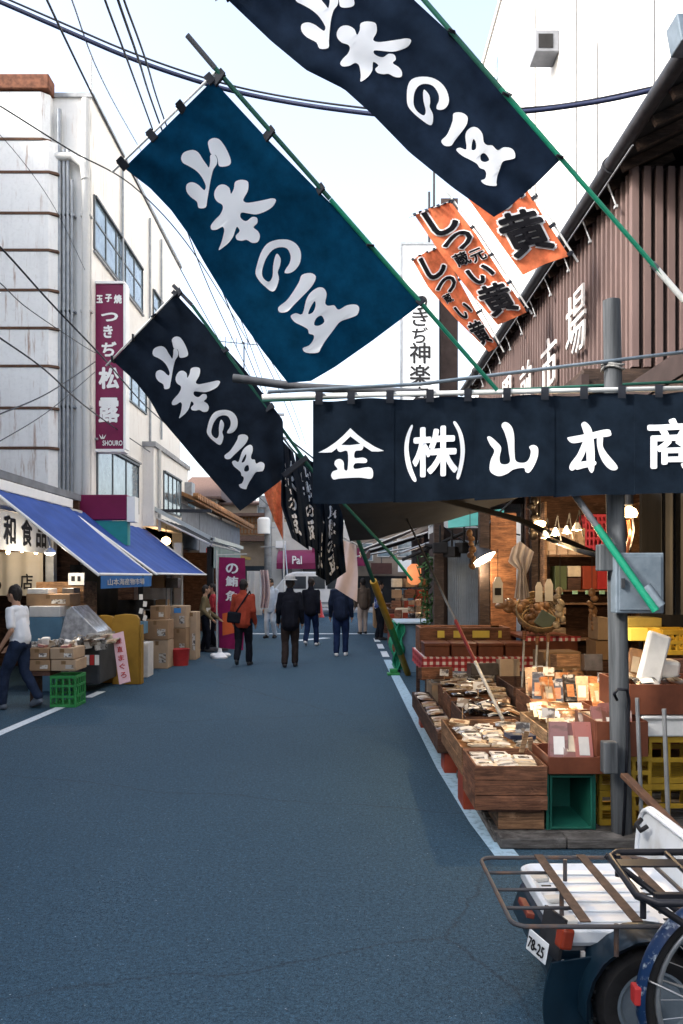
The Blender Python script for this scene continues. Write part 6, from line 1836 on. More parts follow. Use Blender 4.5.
# ------------------------------------------------------------------ far end of the street
ro = thing('tiled_roof_house', (-5.5, 30, 0), 'grey low house with an orange brown tiled eave along the left side of the street', 'building')
MB().box(-7, -4.7, 26.5, 37, 0, 3.95).build('wall', M['greywall'], ro)
mb = MB()
mb.prism([(-4.3, 23.5, 3.95), (-6.8, 23.5, 5.0), (-6.8, 23.5, 5.12), (-4.3, 23.5, 4.07)], (0, 15, 0))
mb.build('roof', M['tile'], ro)
mb = MB()
for k in range(50):
    y = 23.55 + k * .3
    mb.lathe([(.10, 0), (.10, .16)], (-4.36, y, 4.1), 8, axis='X')
mb.build('tile_ends', M['tile'], ro)
MB().box(-6.8, -4.7, 23.6, 26.4, 2.6, 3.9).build('gable_wall', M['greywall'], ro)
MB().box(-4.7, -4.2, 30, 37, 2.5, 2.62).build('lower_eave', M['ochre'], ro)
def house(name, px0, px1, ytop_, d, dep, wall, roofm, lab, rise=1.3, wins=()):
    a, b = P(px0, ytop_, d), P(px1, ytop_, d)
    h = thing(name, ((a.x + b.x) / 2, d, 0), lab, 'building')
    MB().box(a.x, b.x, d, d + dep, 0, a.z).build('wall', wall, h)
    if rise:
        o = .35
        mb = MB()
        z = a.z
        y0, y1, x0, x1 = d - o, d + dep + o, a.x - o, b.x + o
        ym = (y0 + y1) / 2
        rx = min(1.2, (x1 - x0) * .2)
        mb.add([(x0, y0, z), (x1, y0, z), (x1, y1, z), (x0, y1, z), (x0 + rx, ym, z + rise), (x1 - rx, ym, z + rise), (x0, y0, z - .12), (x1, y0, z - .12), (x1, y1, z - .12), (x0, y1, z - .12)],
               [(0, 1, 5, 4), (2, 3, 4, 5), (1, 2, 5), (3, 0, 4), (6, 7, 1, 0), (7, 8, 2, 1), (8, 9, 3, 2), (9, 6, 0, 3), (9, 8, 7, 6)])
        mb.build('roof', roofm, h)
    for (wx0, wx1, wy0, wy1) in wins:
        p, q = P(wx0, wy0, d), P(wx1, wy1, d)
        fr = MB().box(p.x - .06, q.x + .06, d - .05, d - .002, q.z - .06, p.z + .06).build('window', M['pipe_white'], h)
        MB().box(p.x, q.x, d - .07, d - .052, q.z, p.z).build('pane', M['glass'], fr)
    return h
house('brown_roof_house', 178, 216, 497, 45, 6, M['beige'], M['roofbrown'], 'tan house with a brown hipped roof above the tiled eave on the left', 1.5, [(186, 195, 500, 512)])
house('apartment_building', 214, 243, 486, 52, 8, mat('pale_block', (.45, .42, .38), .8, .15, 2), M['roofbrown'], 'pale narrow block with balconies between the tan house and the dark banner', 0, [(218, 225, 496, 508), (230, 238, 496, 508), (218, 225, 518, 530)])
fh = house('beige_building', 222, 300, 503, 46, 8, M['beige'], M['roofbrown'], 'wide beige building with a lattice balcony closing the end of the street', .5, [(258, 268, 498 + 8, 522)])
mb = MB()
for k in range(9):
    p = P(237 + k * 3.4, 517, 45.4)
    mb.bar(p, V((p.x, p.y, P(0, 534, 45.4).z)), .07)
for y in (517, 523, 529, 534):
    mb.bar(P(236, y, 45.4), P(266, y, 45.4), .07)
mb.build('lattice_balcony', M['tile'], fh)
MB().box(P(232, 0, 45).x, P(270, 0, 45).x, 44.9, 45.9, P(0, 516, 45).z, P(0, 513, 45).z).build('balcony_roof', M['roofbrown'], fh)
MB().box(P(238, 0, 45).x, P(280, 0, 45).x, 44.9, 45.9, P(0, 541, 45).z, P(0, 536, 45).z).build('lower_roof', M['roofbrown'], fh)
w_ = house('white_shop_building', 272, 352, 522, 43, 3, mat('cream_wall', (.52, .50, .46), .8, .12, 2), M['roofbrown'], 'cream shop building behind the purple round awning', 0, [(282, 292, 566, 582), (306, 322, 562, 580)])
MB().box(P(303, 0, 43).x, P(328, 0, 43).x, 42.9, 42.99, .3, P(0, 558, 43).z).build('shop_window', M['glass_dark'], w_)
MB().box(P(276, 0, 43).x, P(286, 0, 43).x, 42.8, 42.99, P(0, 548, 43).z, P(0, 541, 43).z).build('vent', M['signwhite'], w_)
house('tan_building', 352, 440, 520, 44, 6, mat('tan_render', (.24, .19, .15), .8, .15, 2), M['roofbrown'], 'tan building with a brown roof behind the far right awnings', 1.0, [(360, 372, 544, 560), (378, 392, 540, 556), (398, 412, 540, 556)])
pa_ = thing('round_awning', P(300, 565, 41), 'rounded purple shop awning with white marks at the end of the street', 'awning')
xa, xb = P(276, 0, 41).x, P(326, 0, 41).x
def aw(u, v):
    a = v * math.pi / 2
    e = .35 * (1 - math.sin(math.pi * min(max(u, 0), 1)) ** .25)
    return V((xa + (xb - xa) * u, 42.8 - 1.5 * math.sin(a), P(0, 546, 41).z - .15 - (P(0, 546, 41).z - P(0, 564, 41).z) * (1 - math.cos(a)) + .0 - e * .3))
MB().grid(aw, 16, 10).build('canopy', M['purple'], pa_, smooth=True, thick=.02)
MB().box(xa, xb, 41.28, 41.32, P(0, 565, 41).z - .2, P(0, 563, 41).z).build('valance', M['purple'], pa_)
MB().prism([(xa, 42.8, P(0, 548, 41).z), (xa, 41.3, P(0, 563, 41).z), (xa, 42.8, P(0, 563, 41).z)], (.05, 0, 0)).build('side_panel', M['purple'], pa_)
mb = MB()
put_text(mb, 'Pal', P(297, 560, 41.2), (1, 0, 0), (0, 0, 1), .4, width=.5, offset=.02)
mb.build('lettering', M['signwhite'], pa_, fix=False)
sb2 = thing('shop_sign', P(317, 556, 42), 'small purple shop fascia with white lettering right of the round awning', 'sign')
MB().box(P(312, 0, 42).x, P(340, 0, 42).x, 42.0, 42.2, P(0, 563, 42).z, P(0, 547, 42).z).build('board', M['purple'], sb2)
mb = MB()
put_text(mb, 'COUNTY', P(320, 559, 41.98), (1, 0, 0), (0, 0, 1), .2, width=.95, offset=.02)
put_text(mb, 'THE CLUB', P(319, 555, 41.98), (1, 0, 0), (0, 0, 1), .2, width=.8, offset=.02)
mb.build('lettering', M['signwhite'], sb2, fix=False)
# utility pole
up = thing('utility_pole', (P(268, 0, 34).x, 34, 0), 'grey utility pole with a white transformer at the far left end of the street', 'pole')
x = P(268, 0, 34).x
MB().tube([(x, 34, 0), (x, 34, 9.5)], [.17, .12], 12).build('shaft', M['concrete'], up, smooth=True)
MB().lathe([(.0, .0), (.26, 0), (.27, .1), (.27, .6), (.2, .68), (0, .7)], (x - .15, 33.7, P(0, 534, 34).z), 14, caps=False).build('transformer', M['signwhite'], up, smooth=40)
MB().bar((x - .9, 33.9, 7.6), (x + .9, 33.9, 7.6), .1).bar((x - .7, 33.9, 8.6), (x + .7, 33.9, 8.6), .1).obox((x - .2, 33.85, 4.9), (.3, .3, .5)).build('crossarm', M['grey_metal'], up)
mb = MB()
for k in range(6):
    z = 3 + k * .8
    mb.bar((x - .3, 33.85, z), (x + .3, 33.85, z), .04)
mb.build('steps', M['grey_metal'], up)
tag(MB().tube([P(285, 545, 39), P(284.5, 640, 26)][:1] + [V((P(291, 0, 30).x, 30, 0.0))], .03, 6).build('bollard_stay', M['grey_metal']), 'thin slanting stay wire pole near the round purple awning', 'pole')
# white hangings left of the far end
tag(MB().grid(lambda u, v: P(247 + 15 * u, 571 + 44 * v, 21 + .08 * math.sin(u * 9)), 12, 8).build('white_sheet', M['awnwhite'], smooth=True, thick=.004), 'white sheet hanging right of the magenta upright flag', 'sheet')
tag(MB().grid(lambda u, v: P(260 + 8 * u + 2 * math.sin(v * 3), 570 + 38 * v, 20.4 + .08 * math.sin(u * 14)), 16, 8).build('white_banner', mat('rosy_white_cloth', (.62, .50, .50), .8, .1, 4, trans=.3), smooth=True, thick=.004), 'rosy white banner hanging beside the white sheet', 'banner')
# traffic cone, van
cx = P(319.5, 0, 31.5).x
cn = thing('traffic_cone', (cx, 31.5, .13), 'orange red traffic cone on the pavement at the far end', 'cone')
MB().lathe([(.19, .03), (.17, .06), (.05, .68), (.035, .7), (0, .7)], (cx, 31.5, .13), 18, caps=False).build('body', M['redplastic'], cn, smooth=40)
MB().box(cx - .2, cx + .2, 31.3, 31.7, .131, .16).build('base', M['redplastic'], cn, bevel=.01)
vn = thing('van', (-1.5, 36, 0), 'white van parked across the far end of the street', 'van')
x0, x1 = P(270, 0, 35.5).x, P(352, 0, 35.5).x
prof = [(x0, .35), (x0, 1.0), (x0 + .25, 1.25), (x0 + .75, 1.85), (x0 + 1.1, 1.95), (x1 - .15, 1.95), (x1, 1.8), (x1, .35)]
MB().prism([(a, 35.5, z) for a, z in prof], (0, 1.5, 0)).build('body', mat('white_car_paint', (.62, .63, .64), .25, .04, 2, coat=.4), vn, bevel=.06)
for a, b in ((x0 + .75, x0 + 1.6), (x0 + 1.7, x1 - 1.2), (x1 - 1.1, x1 - .2)):
    MB().prism([(a, 35.48, 1.2), (b, 35.48, 1.2), (b, 35.48, 1.75), (a + (.2 if a < x0 + 1 else 0), 35.48, 1.75)], (0, .015, 0)).build('window', M['glass_dark'], vn)
for cx_ in (x0 + .7, x1 - .7):
    w_ = MB().lathe([(.29, 0), (.31, .03), (.31, .17), (.29, .2)], (cx_, 35.42, .31), 20, axis='Y').build('wheel', M['inkblack'], vn, smooth=40)
    MB().lathe([(.17, 0), (.17, .02)], (cx_, 35.4, .31), 16, axis='Y').build('rim', M['steel'], w_)
MB().box(x0 + .02, x1 - .02, 35.46, 35.495, .55, .62).build('trim', M['grey_metal'], vn)

# small goods crowding the left shop fronts
for i, (px0, px1, py0, py1, d, m, lab) in enumerate((
        (62, 74, 588, 596, 12.6, 'pk_dark', 'black box on the tan cabinet under the notice'), (86, 100, 634, 641, 11.5, 'pr_white', 'white printed box on the dark fish counter, left one'),
        (101, 116, 635, 642, 11.6, 'pk_cream', 'cream box on the dark fish counter beside the pink price board'), (8, 24, 612, 640, 12.4, 'w_dark', 'dark box standing behind the walker in white'),
        (118, 134, 586, 600, 14.6, 'w_dark', 'dark case high behind the ochre boards'), (150, 164, 575, 588, 17.0, 'card', 'carton on top of the thin metal rack'),
        (166, 178, 578, 588, 17.0, 'pk_dark', 'black case on top of the thin metal rack'), (132, 144, 622, 634, 14.3, 'bluebox', 'steel blue case behind the white foam stack'))):
    bxp('goods_box', px0, px1, py0, py1, d, .3, M[m], lab, 'box', bevel=.008)
for i in range(14):
    px = 36 + i * 5.2
    c = P(px, 645.5 - (i % 3) * 1.5, 10.7 if px < 76 else 11.5)
    tag(MB().obox(c, (.10, .07, random.uniform(.08, .16)), (random.uniform(-.3, .3), random.uniform(-.3, .3), random.uniform(-.6, .6))).build('packet', M[['pr_white', 'pr_clear', 'pk_white', 'pr_cream'][i % 4]], bevel=.006), 'small packet crowded on the left shop counters', 'packet', 'small packets on the left counters')

# crowded far stalls on the right: counters, goods, plain hanging boards
for i, (x0, x1, y0, y1, h, m, lab) in enumerate((
        (1.35, 2.2, 15.7, 16.4, .78, 'w_mid', 'brown display box between the net barrier and the far right stall'),
        (1.75, 2.5, 16.7, 17.3, .95, 'w_dark', 'dark display box behind the brown one by the net barrier'),
        (1.2, 1.5, 20.0, 20.8, .6, 'orangered', 'orange box on the ground beyond the far right counter'),
        (1.3, 1.7, 24.5, 25.6, .9, 'w_red', 'reddish box beyond the wooden counter at the far right'),
        (1.1, 1.5, 27.0, 28.2, .8, 'card', 'carton pile box below the tan awning'))):
    tag(MB().box(x0, x1, y0, y1, 0, h).build('display_box', M[m], bevel=.01), lab, 'box')
for i in range(26):
    x = 1.4 + (i % 7) * .14; lay_ = i // 7
    tag(MB().obox((x, 15.95 + .05 * (i % 3), .82 + lay_ * .13), (.12, .16, random.uniform(.09, .13)), (random.uniform(-.2, .2), 0, random.uniform(-.3, .3))).build('goods_box', [M['pr_brown'], M['w_red'], M['pr_orange'], M['pk_brown'], M['pr_cream'], M['pr_dark']][(i * 5) % 6], bevel=.008), 'small brown box heaped on the display box by the net barrier', 'box', 'boxes heaped by the net barrier')
for i in range(18):
    x = 1.55 + (i % 6) * .17; lay_ = i // 6
    tag(MB().obox((x, 21.9 + .1 * (i % 2), .98 + lay_ * .17), (.15, .2, .15), (0, 0, random.uniform(-.3, .3))).build('goods_box', [M['w_red'], M['pk_cream'], M['redplastic'], M['pk_brown'], M['bluebox']][(i * 3) % 5], bevel=.01), 'box stacked on the wooden counter at the far right', 'box', 'boxes on the far wooden counter')
for i, (px0, px1, py0, py1, d, m, lab) in enumerate((
        (371, 392, 563, 574, 43.5, 'awnbrown', 'small dark brown hanging board on the tan far building'), (398, 416, 560, 572, 43.5, 'signwhite', 'small white hanging board on the tan far building'),
        (357, 366, 548, 566, 43.4, 'purple', 'narrow purple hanging board on the tan far building'), (232, 240, 545, 566, 44.0, 'signwhite', 'narrow white board on the beige far building'),
        (206, 214, 548, 575, 27.0, 'redplastic', 'narrow red hanging board beyond the dark canopy'))):
    a, b = P(px0, py0, d), P(px1, py1, d)
    t = thing('hanging_board', ((a.x + b.x) / 2, d, b.z), lab, 'sign')
    MB().box(a.x, b.x, d, d + .08, b.z, a.z).build('board', M[m], t, bevel=.01)
    MB().bar(((a.x + b.x) / 2, d + .04, a.z), ((a.x + b.x) / 2, d + .04, a.z + .3), .04).build('bracket', M['dark_metal'], t)
tag(MB().box(P(356, 0, 43.9).x, P(428, 0, 43.9).x, 43.85, 43.98, .1, P(0, 576, 43.9).z).build('shop_opening', M['black']), 'black panel for the shade inside the open shopfront of the tan far building', 'shopfront')  # black panel paints in the shade of the open shopfront
tag(MB().box(P(228, 0, 45.9).x, P(270, 0, 45.9).x, 45.85, 45.98, .1, P(0, 566, 45.9).z).build('shop_opening', M['glass_dark']), 'dark glazed shopfront of the beige far building', 'shopfront')
awning('stall_awning', 4.4, -.2, 39.6, 41.5, 3.4, 2.6, M['awnbrown'], 'dark brown awning before the tan far building', .2, M['awnwhite'])
# ------------------------------------------------------------------ people
def blob(name, shapes, m, parent, voxel=.012, fold=0., fs=9, sm=4):
    """one continuous surface from tapered limbs and rounded masses (voxel union), folds pushed along the normals"""
    mb = MB()
    for s_ in shapes:
        if s_[0] == 'c':
            _, p, q, r1, r2 = s_
            p, q = V(p), V(q)
            n = 5
            d = (q - p)
            pts = [p - d.normalized() * r1 * .8, p - d.normalized() * r1 * .4] + [p + d * k / n for k in range(n + 1)] + [q + d.normalized() * r2 * .4, q + d.normalized() * r2 * .8]
            rs = [r1 * .6, r1 * .92] + [r1 + (r2 - r1) * k / n for k in range(n + 1)] + [r2 * .92, r2 * .6]
            mb.tube(pts, rs, 12)
        else:
            mb.ell(s_[1], s_[2], 16, 10, rot=s_[3] if len(s_) > 3 else None)
    o = mb.build(name, m, None, local=True)
    md = o.modifiers.new('r', 'REMESH'); md.mode = 'VOXEL'; md.voxel_size = voxel
    md = o.modifiers.new('s', 'SMOOTH'); md.iterations = sm; md.factor = .5
    dg = bpy.context.evaluated_depsgraph_get()
    me = bpy.data.meshes.new_from_object(o.evaluated_get(dg))
    if fold:
        me.update()
        nv = [(v.co.copy(), v.normal.copy()) for v in me.vertices]
        for v, (c, nrm) in zip(me.vertices, nv):
            k = mnoise.noise(V((c.x * fs, c.y * fs, c.z * fs * .45))) + .5 * mnoise.noise(V((c.x * fs * 2.2, c.y * fs * 2.2, c.z * fs * 1.1)))
            v.co = c + nrm * fold * k
    me.materials.clear(); me.materials.append(m)
    me.polygons.foreach_set('use_smooth', [True] * len(me.polygons))
    bpy.data.objects.remove(o)
    o = bpy.data.objects.new(name, me)
    COL.objects.link(o)
    if parent: o.parent = parent
    return o

M['skin'] = mat('skin', (.40, .23, .15), .55, .08, 8)
M['hair'] = mat('dark_hair', (.018, .014, .012), .6, .3, 40, .3, stretch=(1, 1, .2))
def person(x, y, rz, h, label, top, bottom, topkind='jacket', stride=.16, arm=.18, lean=.0, hair=True, hat=None, bag=None, shoes=None, sleeves='long', apron=None, bend=(.25, .25), z=0., lead=1, hair_m=None, armout=0., voxel=.011):
    """figure facing +Y before rotation; stride/arm in metres of swing, lean forward in metres at the shoulders"""
    t = thing('person', (x, y, z), label, 'person', None, rz)
    s = h / 1.72
    def S(a, b, c): return V((a * s, b * s, c * s))
    hipz, kz, shz = .90, .49, 1.40
    hipL, hipR = S(-.09, -.0, hipz), S(.09, 0, hipz)
    def leg(sd):
        f = stride * (1 if sd == lead else -1)
        hip = S(.09 * sd, 0, hipz)
        back = f < 0
        ank = S(.095 * sd, f * 1.1, .085 + (.07 if back and stride > .1 else 0))
        knee = (hip + ank) / 2 + S(0, .05 + (.05 if back else .02) * (stride > .05), .0)
        toe = ank + (S(.02 * sd, .15, -.05) if not (back and stride > .1) else S(.02 * sd, .11, -.10))
        return hip, knee, ank, toe
    def armj(sd):
        f = -arm * (1 if sd == lead else -1)
        sh = S(.172 * sd, lean * .95, shz - .012)
        el = sh + S((.035 + armout * .5) * sd, f * .5 - .02, -.28)
        wr = el + S(.01 * sd, f * .5 + bend[0 if sd < 0 else 1] * .4, -.25)
        return sh, el, wr
    neck = S(0, lean, 1.46)
    head = S(0, lean * 1.25 + .03, 1.61)
    body = [('c', S(0, 0, .93), S(0, lean * .6, 1.2), .115 * s, .115 * s), ('e', S(0, lean * .9, 1.28), (.15 * s, .095 * s, .15 * s)), ('c', S(0, lean, 1.40), S(0, lean * 1.15 + .01, 1.52), .062 * s, .055 * s),
            ('e', head, (.075 * s, .092 * s, .112 * s)), ('e', head + S(0, .03, -.06), (.052 * s, .062 * s, .058 * s)), ('c', head + S(0, .085, .01), head + S(0, .105, -.025), .012 * s, .016 * s),
            ('e', head + S(.077, -.005, -.01), (.013 * s, .025 * s, .034 * s)), ('e', head + S(-.077, -.005, -.01), (.013 * s, .025 * s, .034 * s)), ('c', S(-.14, lean * .95, shz - .02), S(.14, lean * .95, shz - .02), .045 * s, .045 * s)]
    legs = {sd: leg(sd) for sd in (-1, 1)}
    arms = {sd: armj(sd) for sd in (-1, 1)}
    for sd in (-1, 1):
        hip, knee, ank, toe = legs[sd]
        body += [('c', hip, knee, .085 * s, .055 * s), ('c', knee, ank, .053 * s, .036 * s), ('c', ank, toe, .036 * s, .03 * s)]
        sh, el, wr = arms[sd]
        body += [('c', sh, el, .044 * s, .036 * s), ('c', el, wr, .037 * s, .026 * s)]
        d = (wr - el).normalized()
        pal = wr + d * .055 * s
        body += [('c', wr, pal, .026 * s, .032 * s)]
        side = V((0, 1, 0))
        for k in range(4):
            b = pal + d * .028 * s + side * (k - 1.5) * .018 * s
            m_ = b + d * .036 * s + V((-.006 * sd, 0, 0)) * s
            e = m_ + d * (.022 + .006 * (k in (1, 2))) * s + V((-.014 * sd, .0, 0)) * s
            body += [('c', b, m_, .0095 * s, .009 * s), ('c', m_, e, .009 * s, .008 * s)]
        tb_ = wr + d * .02 * s + side * .024 * s
        body += [('c', tb_, tb_ + d * .035 * s + side * .022 * s, .011 * s, .0095 * s), ('c', tb_ + d * .035 * s + side * .022 * s, tb_ + d * .06 * s + side * .02 * s, .0095 * s, .008 * s)]
    blob('body', body, M['skin'], t, voxel * .8, sm=2)
    # trousers
    tr = [('e', S(0, -.01, .93), (.155 * s, .118 * s, .12 * s))]
    for sd in (-1, 1):
        hip, knee, ank, toe = legs[sd]
        tr += [('c', hip, knee, .102 * s, .078 * s), ('c', knee, ank + S(0, 0, .02), .076 * s, .064 * s)]
    blob('trousers', tr, bottom, t, voxel, fold=.014 * s, fs=9 / s)
    # upper clothing
    hem = .80 if topkind in ('jacket', 'coat') else .9
    if topkind == 'coat': hem = .74
    thick = 1.0 if topkind == 'tee' else 1.18
    up_ = [('c', S(0, -.005, hem + .1), S(0, lean * .6, 1.18), .15 * s * thick, .145 * s * thick), ('e', S(0, lean * .9, 1.27), (.170 * s * thick ** .5, .118 * s * thick, .17 * s)), ('e', S(0, lean * .95 - .01, 1.395), (.155 * s, .082 * s, .065 * s)),
           ('e', S(0, -.0, hem + .05), (.172 * s * thick ** .4, .13 * s * thick ** .5, .08 * s))]
    for sd in (-1, 1):
        sh, el, wr = arms[sd]
        if sleeves == 'long':
            up_ += [('c', sh, el, .062 * s * thick ** .5, .055 * s * thick ** .5), ('c', el, wr, .053 * s * thick ** .5, .042 * s)]
        else:
            up_ += [('c', sh, sh.lerp(el, .75), .06 * s, .06 * s)]
    if topkind in ('jacket', 'coat'):
        up_ += [('c', S(0, lean, 1.44), S(0, lean * 1.1, 1.485), .082 * s, .075 * s)]
    blob({'tee': 'shirt', 'jacket': 'jacket', 'coat': 'coat'}[topkind], up_, top, t, voxel, fold=.013 * s, fs=8 / s)
    sm_ = shoes or mat('dark_shoes', (.02, .02, .022), .5, .3, 9)
    for sd in (-1, 1):
        hip, knee, ank, toe = legs[sd]
        heel = ank + S(0, -.04, -.045)
        blob('shoe', [('c', heel, toe, .042 * s, .04 * s), ('c', ank, toe, .046 * s, .036 * s)], sm_, t, .009, sm=3)
    if hair:
        hr = blob('hair', [('e', head + S(0, -.018, .028), (.088 * s, .098 * s, .108 * s)), ('e', head + S(0, -.055, -.03), (.07 * s, .05 * s, .085 * s))], hair_m or M['hair'], t, .01, fold=.012, fs=26)
    if hat:
        mb = MB()
        c = head + S(0, -.005, .07)
        mb.lathe([(.135 * s, -.012), (.14 * s, -.006), (.10 * s, .008), (.098 * s, .05), (.088 * s, .075), (.05 * s, .09), (0, .093)], c, 20, caps=False)
        o = mb.build('hat', hat, None, local=True, smooth=True, thick=.004); o.parent = t
    if bag:
        sh = S(.17, lean, 1.44)
        mb = MB()
        pts = [S(.14, lean + .1, 1.38), S(.13, lean - .0, 1.495), S(.05, lean - .15, 1.33), S(-.1, lean - .17, 1.1), S(-.17, lean - .15, .98)]
        mb.tube(pts, .019 * s, 6)
        o = mb.build('bag_strap', bag, None, local=True, smooth=True); o.parent = t
        o = MB().obox(S(-.15, lean - .19, .98), (.27 * s, .12 * s, .22 * s), (.05, .1, .25)).build('shoulder_bag', bag, None, local=True, bevel=.03); o.parent = t
    if apron:
        o = MB().grid(lambda u, v: S(.16 * math.sin((u - .5) * 2.6), -.02 + .155 * math.cos((u - .5) * 2.6), 1.15 - .6 * v) + V((0, .012 * math.sin(u * 12 + v * 3), 0)), 14, 10).build('apron', apron, None, local=True, smooth=True, thick=.004)
        o.parent = t
    return t

def gp(px, py):
    d = EYE * F / (py - HZ)
    return (px - CX) * d / F, d
M['tee'] = mat('white_cotton', (.66, .68, .70), .85, .06, 6)
M['jeans'] = mat('dark_denim', (.018, .028, .055), .8, .35, 9, .1, spec=.06)
M['black_cloth'] = mat('black_cloth', (.010, .011, .016), .8, .3, 8, .1, spec=.06)
M['brown_trousers'] = mat('dark_brown_trousers', (.03, .022, .02), .8, .3, 8, .1, spec=.06)
M['rustred'] = mat('rust_red_jacket', (.27, .045, .025), .75, .2, 7, .1, spec=.06)
M['navyjacket'] = mat('dark_navy_jacket', (.012, .018, .036), .75, .3, 8, .1, spec=.06)
M['navytrousers'] = mat('navy_trousers', (.012, .022, .06), .8, .3, 8, .1, spec=.06)
M['whiteshoes'] = mat('white_trainers', (.6, .6, .6), .5, .15, 12)

x, y = gp(20, 709)
person(x, y, R(78), 1.6, 'person in a white T-shirt and dark jeans striding left past the green crate', M['tee'], M['jeans'], 'tee', stride=.20, arm=.06, lean=.05, sleeves='short', bend=(.5, .55),
       shoes=mat('grey_shoes', (.10, .12, .15), .5, .3, 9), lead=-1)
mbelt = None
x, y = gp(243, 666)
person(x, y, R(-4), 1.66, 'person in a rust red jacket with a black shoulder bag walking away', M['rustred'], M['black_cloth'], 'jacket', stride=.13, arm=.10, lean=.03, bag=M['black_cloth'], bend=(.2, .5), armout=.02)
x, y = gp(290, 667)
person(x, y, R(3), 1.71, 'person in a black coat and pale flat hat walking away mid road', M['black_cloth'], M['brown_trousers'], 'coat', stride=.07, arm=.04, lean=.02, hat=mat('pale_hat', (.40, .40, .39), .7, .15, 8), bend=(.3, .3), armout=.03)
x, y = gp(341, 656)
person(x, y, R(0), 1.74, 'person in dark navy with white shoes walking away under the hanging pale cloth', M['navyjacket'], M['navytrousers'], 'jacket', stride=.05, arm=.03, lean=.02, shoes=M['whiteshoes'], bend=(.2, .2), armout=.03)
x, y = gp(311, 646)
person(x, y, R(-12), 1.68, 'person in dark clothes partly hidden behind the one in the pale hat', M['black_cloth'], M['navytrousers'], 'jacket', stride=.16, arm=.1, shoes=M['whiteshoes'], voxel=.014)
x, y = gp(271, 638)
person(x, y, R(160), 1.66, 'person in a pale blue white overall at the far end beside the van', mat('pale_blue_overall', (.42, .50, .60), .8, .1, 6), MATS['pale_blue_overall'], 'coat', stride=.06, arm=.05, voxel=.014)
x, y = gp(205, 652)
person(x, y, R(-75), 1.52, 'person in an olive top and pale apron beside the magenta flag', mat('olive_top', (.16, .12, .06), .8, .2, 6), M['black_cloth'], 'tee', stride=.05, arm=.1, apron=mat('pale_apron', (.55, .52, .47), .8, .1, 6), bend=(.7, .7), voxel=.013)
x, y = gp(213, 648)
person(x, y, R(100), 1.55, 'person in red leaning behind the one in the pale apron', mat('red_top', (.38, .03, .04), .8, .2, 6), M['black_cloth'], 'tee', stride=.03, arm=.1, bend=(.6, .6), voxel=.014)
x, y = gp(363, 634)
person(x, y, R(20), 1.66, 'person in a brown jacket and beige trousers by the far right stalls', mat('brown_jacket', (.10, .07, .05), .8, .2, 6), mat('beige_trousers', (.42, .33, .27), .8, .12, 6), 'jacket', stride=.04, arm=.04, voxel=.014)
x, y = gp(379, 640)
person(x, y, R(-80), 1.6, 'person in a blue and white top at the far right counter', mat('blue_white_top', (.03, .06, .20), .8, .0, 14, col2=(.6, .62, .65), thresh=(.5, .56)), M['black_cloth'], 'tee', stride=.03, arm=.1, bend=(.7, .7), voxel=.014)
# ------------------------------------------------------------------ three-wheeled cargo scooter with its pipe rack
M['bedwhite'] = mat('white_bed_paint', (.62, .66, .70), .4, .0, 3.5, .05, col2=(.40, .39, .36), thresh=(.5, .8), coat=.1)
M['tealbody'] = mat('dark_teal_paint', (.004, .015, .027), .35, .25, 5, .03, coat=.3)
M['tyre'] = mat('tyre_rubber', (.012, .012, .013), .75, .3, 30, .2)
M['rackpipe'] = mat('painted_rack_pipe', (.05, .05, .055), .5, .0, 9, .1, col2=(.10, .06, .042), thresh=(.5, .66))
M['slatrust'] = mat('rusty_slat', (.055, .04, .032), .8, .3, 18, .2, col2=(.12, .075, .052))
sc3 = thing('cargo_scooter', (1.15, 3.25, 0), 'three-wheeled cargo scooter with a white load bed under a rusty pipe rack', 'scooter')
BX0, BX1, BY0, BY1, BZ = .79, 1.395, 2.9, 3.58, .44
def rrect(x0, x1, y0, y1, r, n=6):
    out = []
    for cx_, cy_, a0 in ((x1 - r, y0 + r, -90), (x1 - r, y1 - r, 0), (x0 + r, y1 - r, 90), (x0 + r, y0 + r, 180)):
        for k in range(n + 1):
            a = R(a0 + 90 * k / n)
            out.append((cx_ + r * math.cos(a), cy_ + r * math.sin(a)))
    return out
mb = MB()
L0 = rrect(BX0, BX1, BY0, BY1, .06); L1 = rrect(BX0 + .015, BX1 - .015, BY0 + .015, BY1 - .015, .05); L2 = rrect(BX0 + .045, BX1 - .045, BY0 + .045, BY1 - .045, .04)
n = len(L0)
rings = [[(a, b, BZ - .065) for a, b in L1], [(a, b, BZ - .045) for a, b in L0], [(a, b, BZ - .006) for a, b in L0], [(a, b, BZ + .004) for a, b in L1], [(a, b, BZ - .018) for a, b in L2]]
vs = [p for r_ in rings for p in r_]
fs = [(i * n + k, i * n + (k + 1) % n, (i + 1) * n + (k + 1) % n, (i + 1) * n + k) for i in range(4) for k in range(n)]
fs += [tuple(range(n))[::-1], tuple(4 * n + k for k in range(n))]
mb.add(vs, fs)
mb.build('load_bed', M['bedwhite'], sc3, smooth=35, bevel=.003)
mb = MB()
for k in range(6):
    y = BY0 + .1 + k * .095
    mb.box(BX0 + .09, BX1 - .2, y, y + .045, BZ - .0175, BZ - .011)
mb.build('bed_rib', M['bedwhite'], sc3, bevel=.004)
mb = MB()
for k in range(7):
    mb.obox((1.25 + .005 * k, BY0 + .13 + k * .06, BZ - .0165), (.06, .014, .003))
mb.obox((.86, 3.36, BZ - .0165), (.04, .01, .003)).obox((.87, 3.12, BZ - .0165), (.035, .012, .003)).obox((1.02, 2.96, BZ - .0165), (.012, .008, .003))
mb.build('drain_slot', M['inkblack'], sc3)
# left-end lid catches and rust stains kept as small hardware
mb = MB()
for y in (3.0, 3.2, 3.42):
    mb.obox((.845, y, BZ - .008), (.07, .05, .018), (0, 0, .15)).obox((.88, y + .035, BZ - .01), (.035, .012, .012), (0, 0, .4))
mb.build('lid_catch', M['pipe_white'], sc3, bevel=.005)
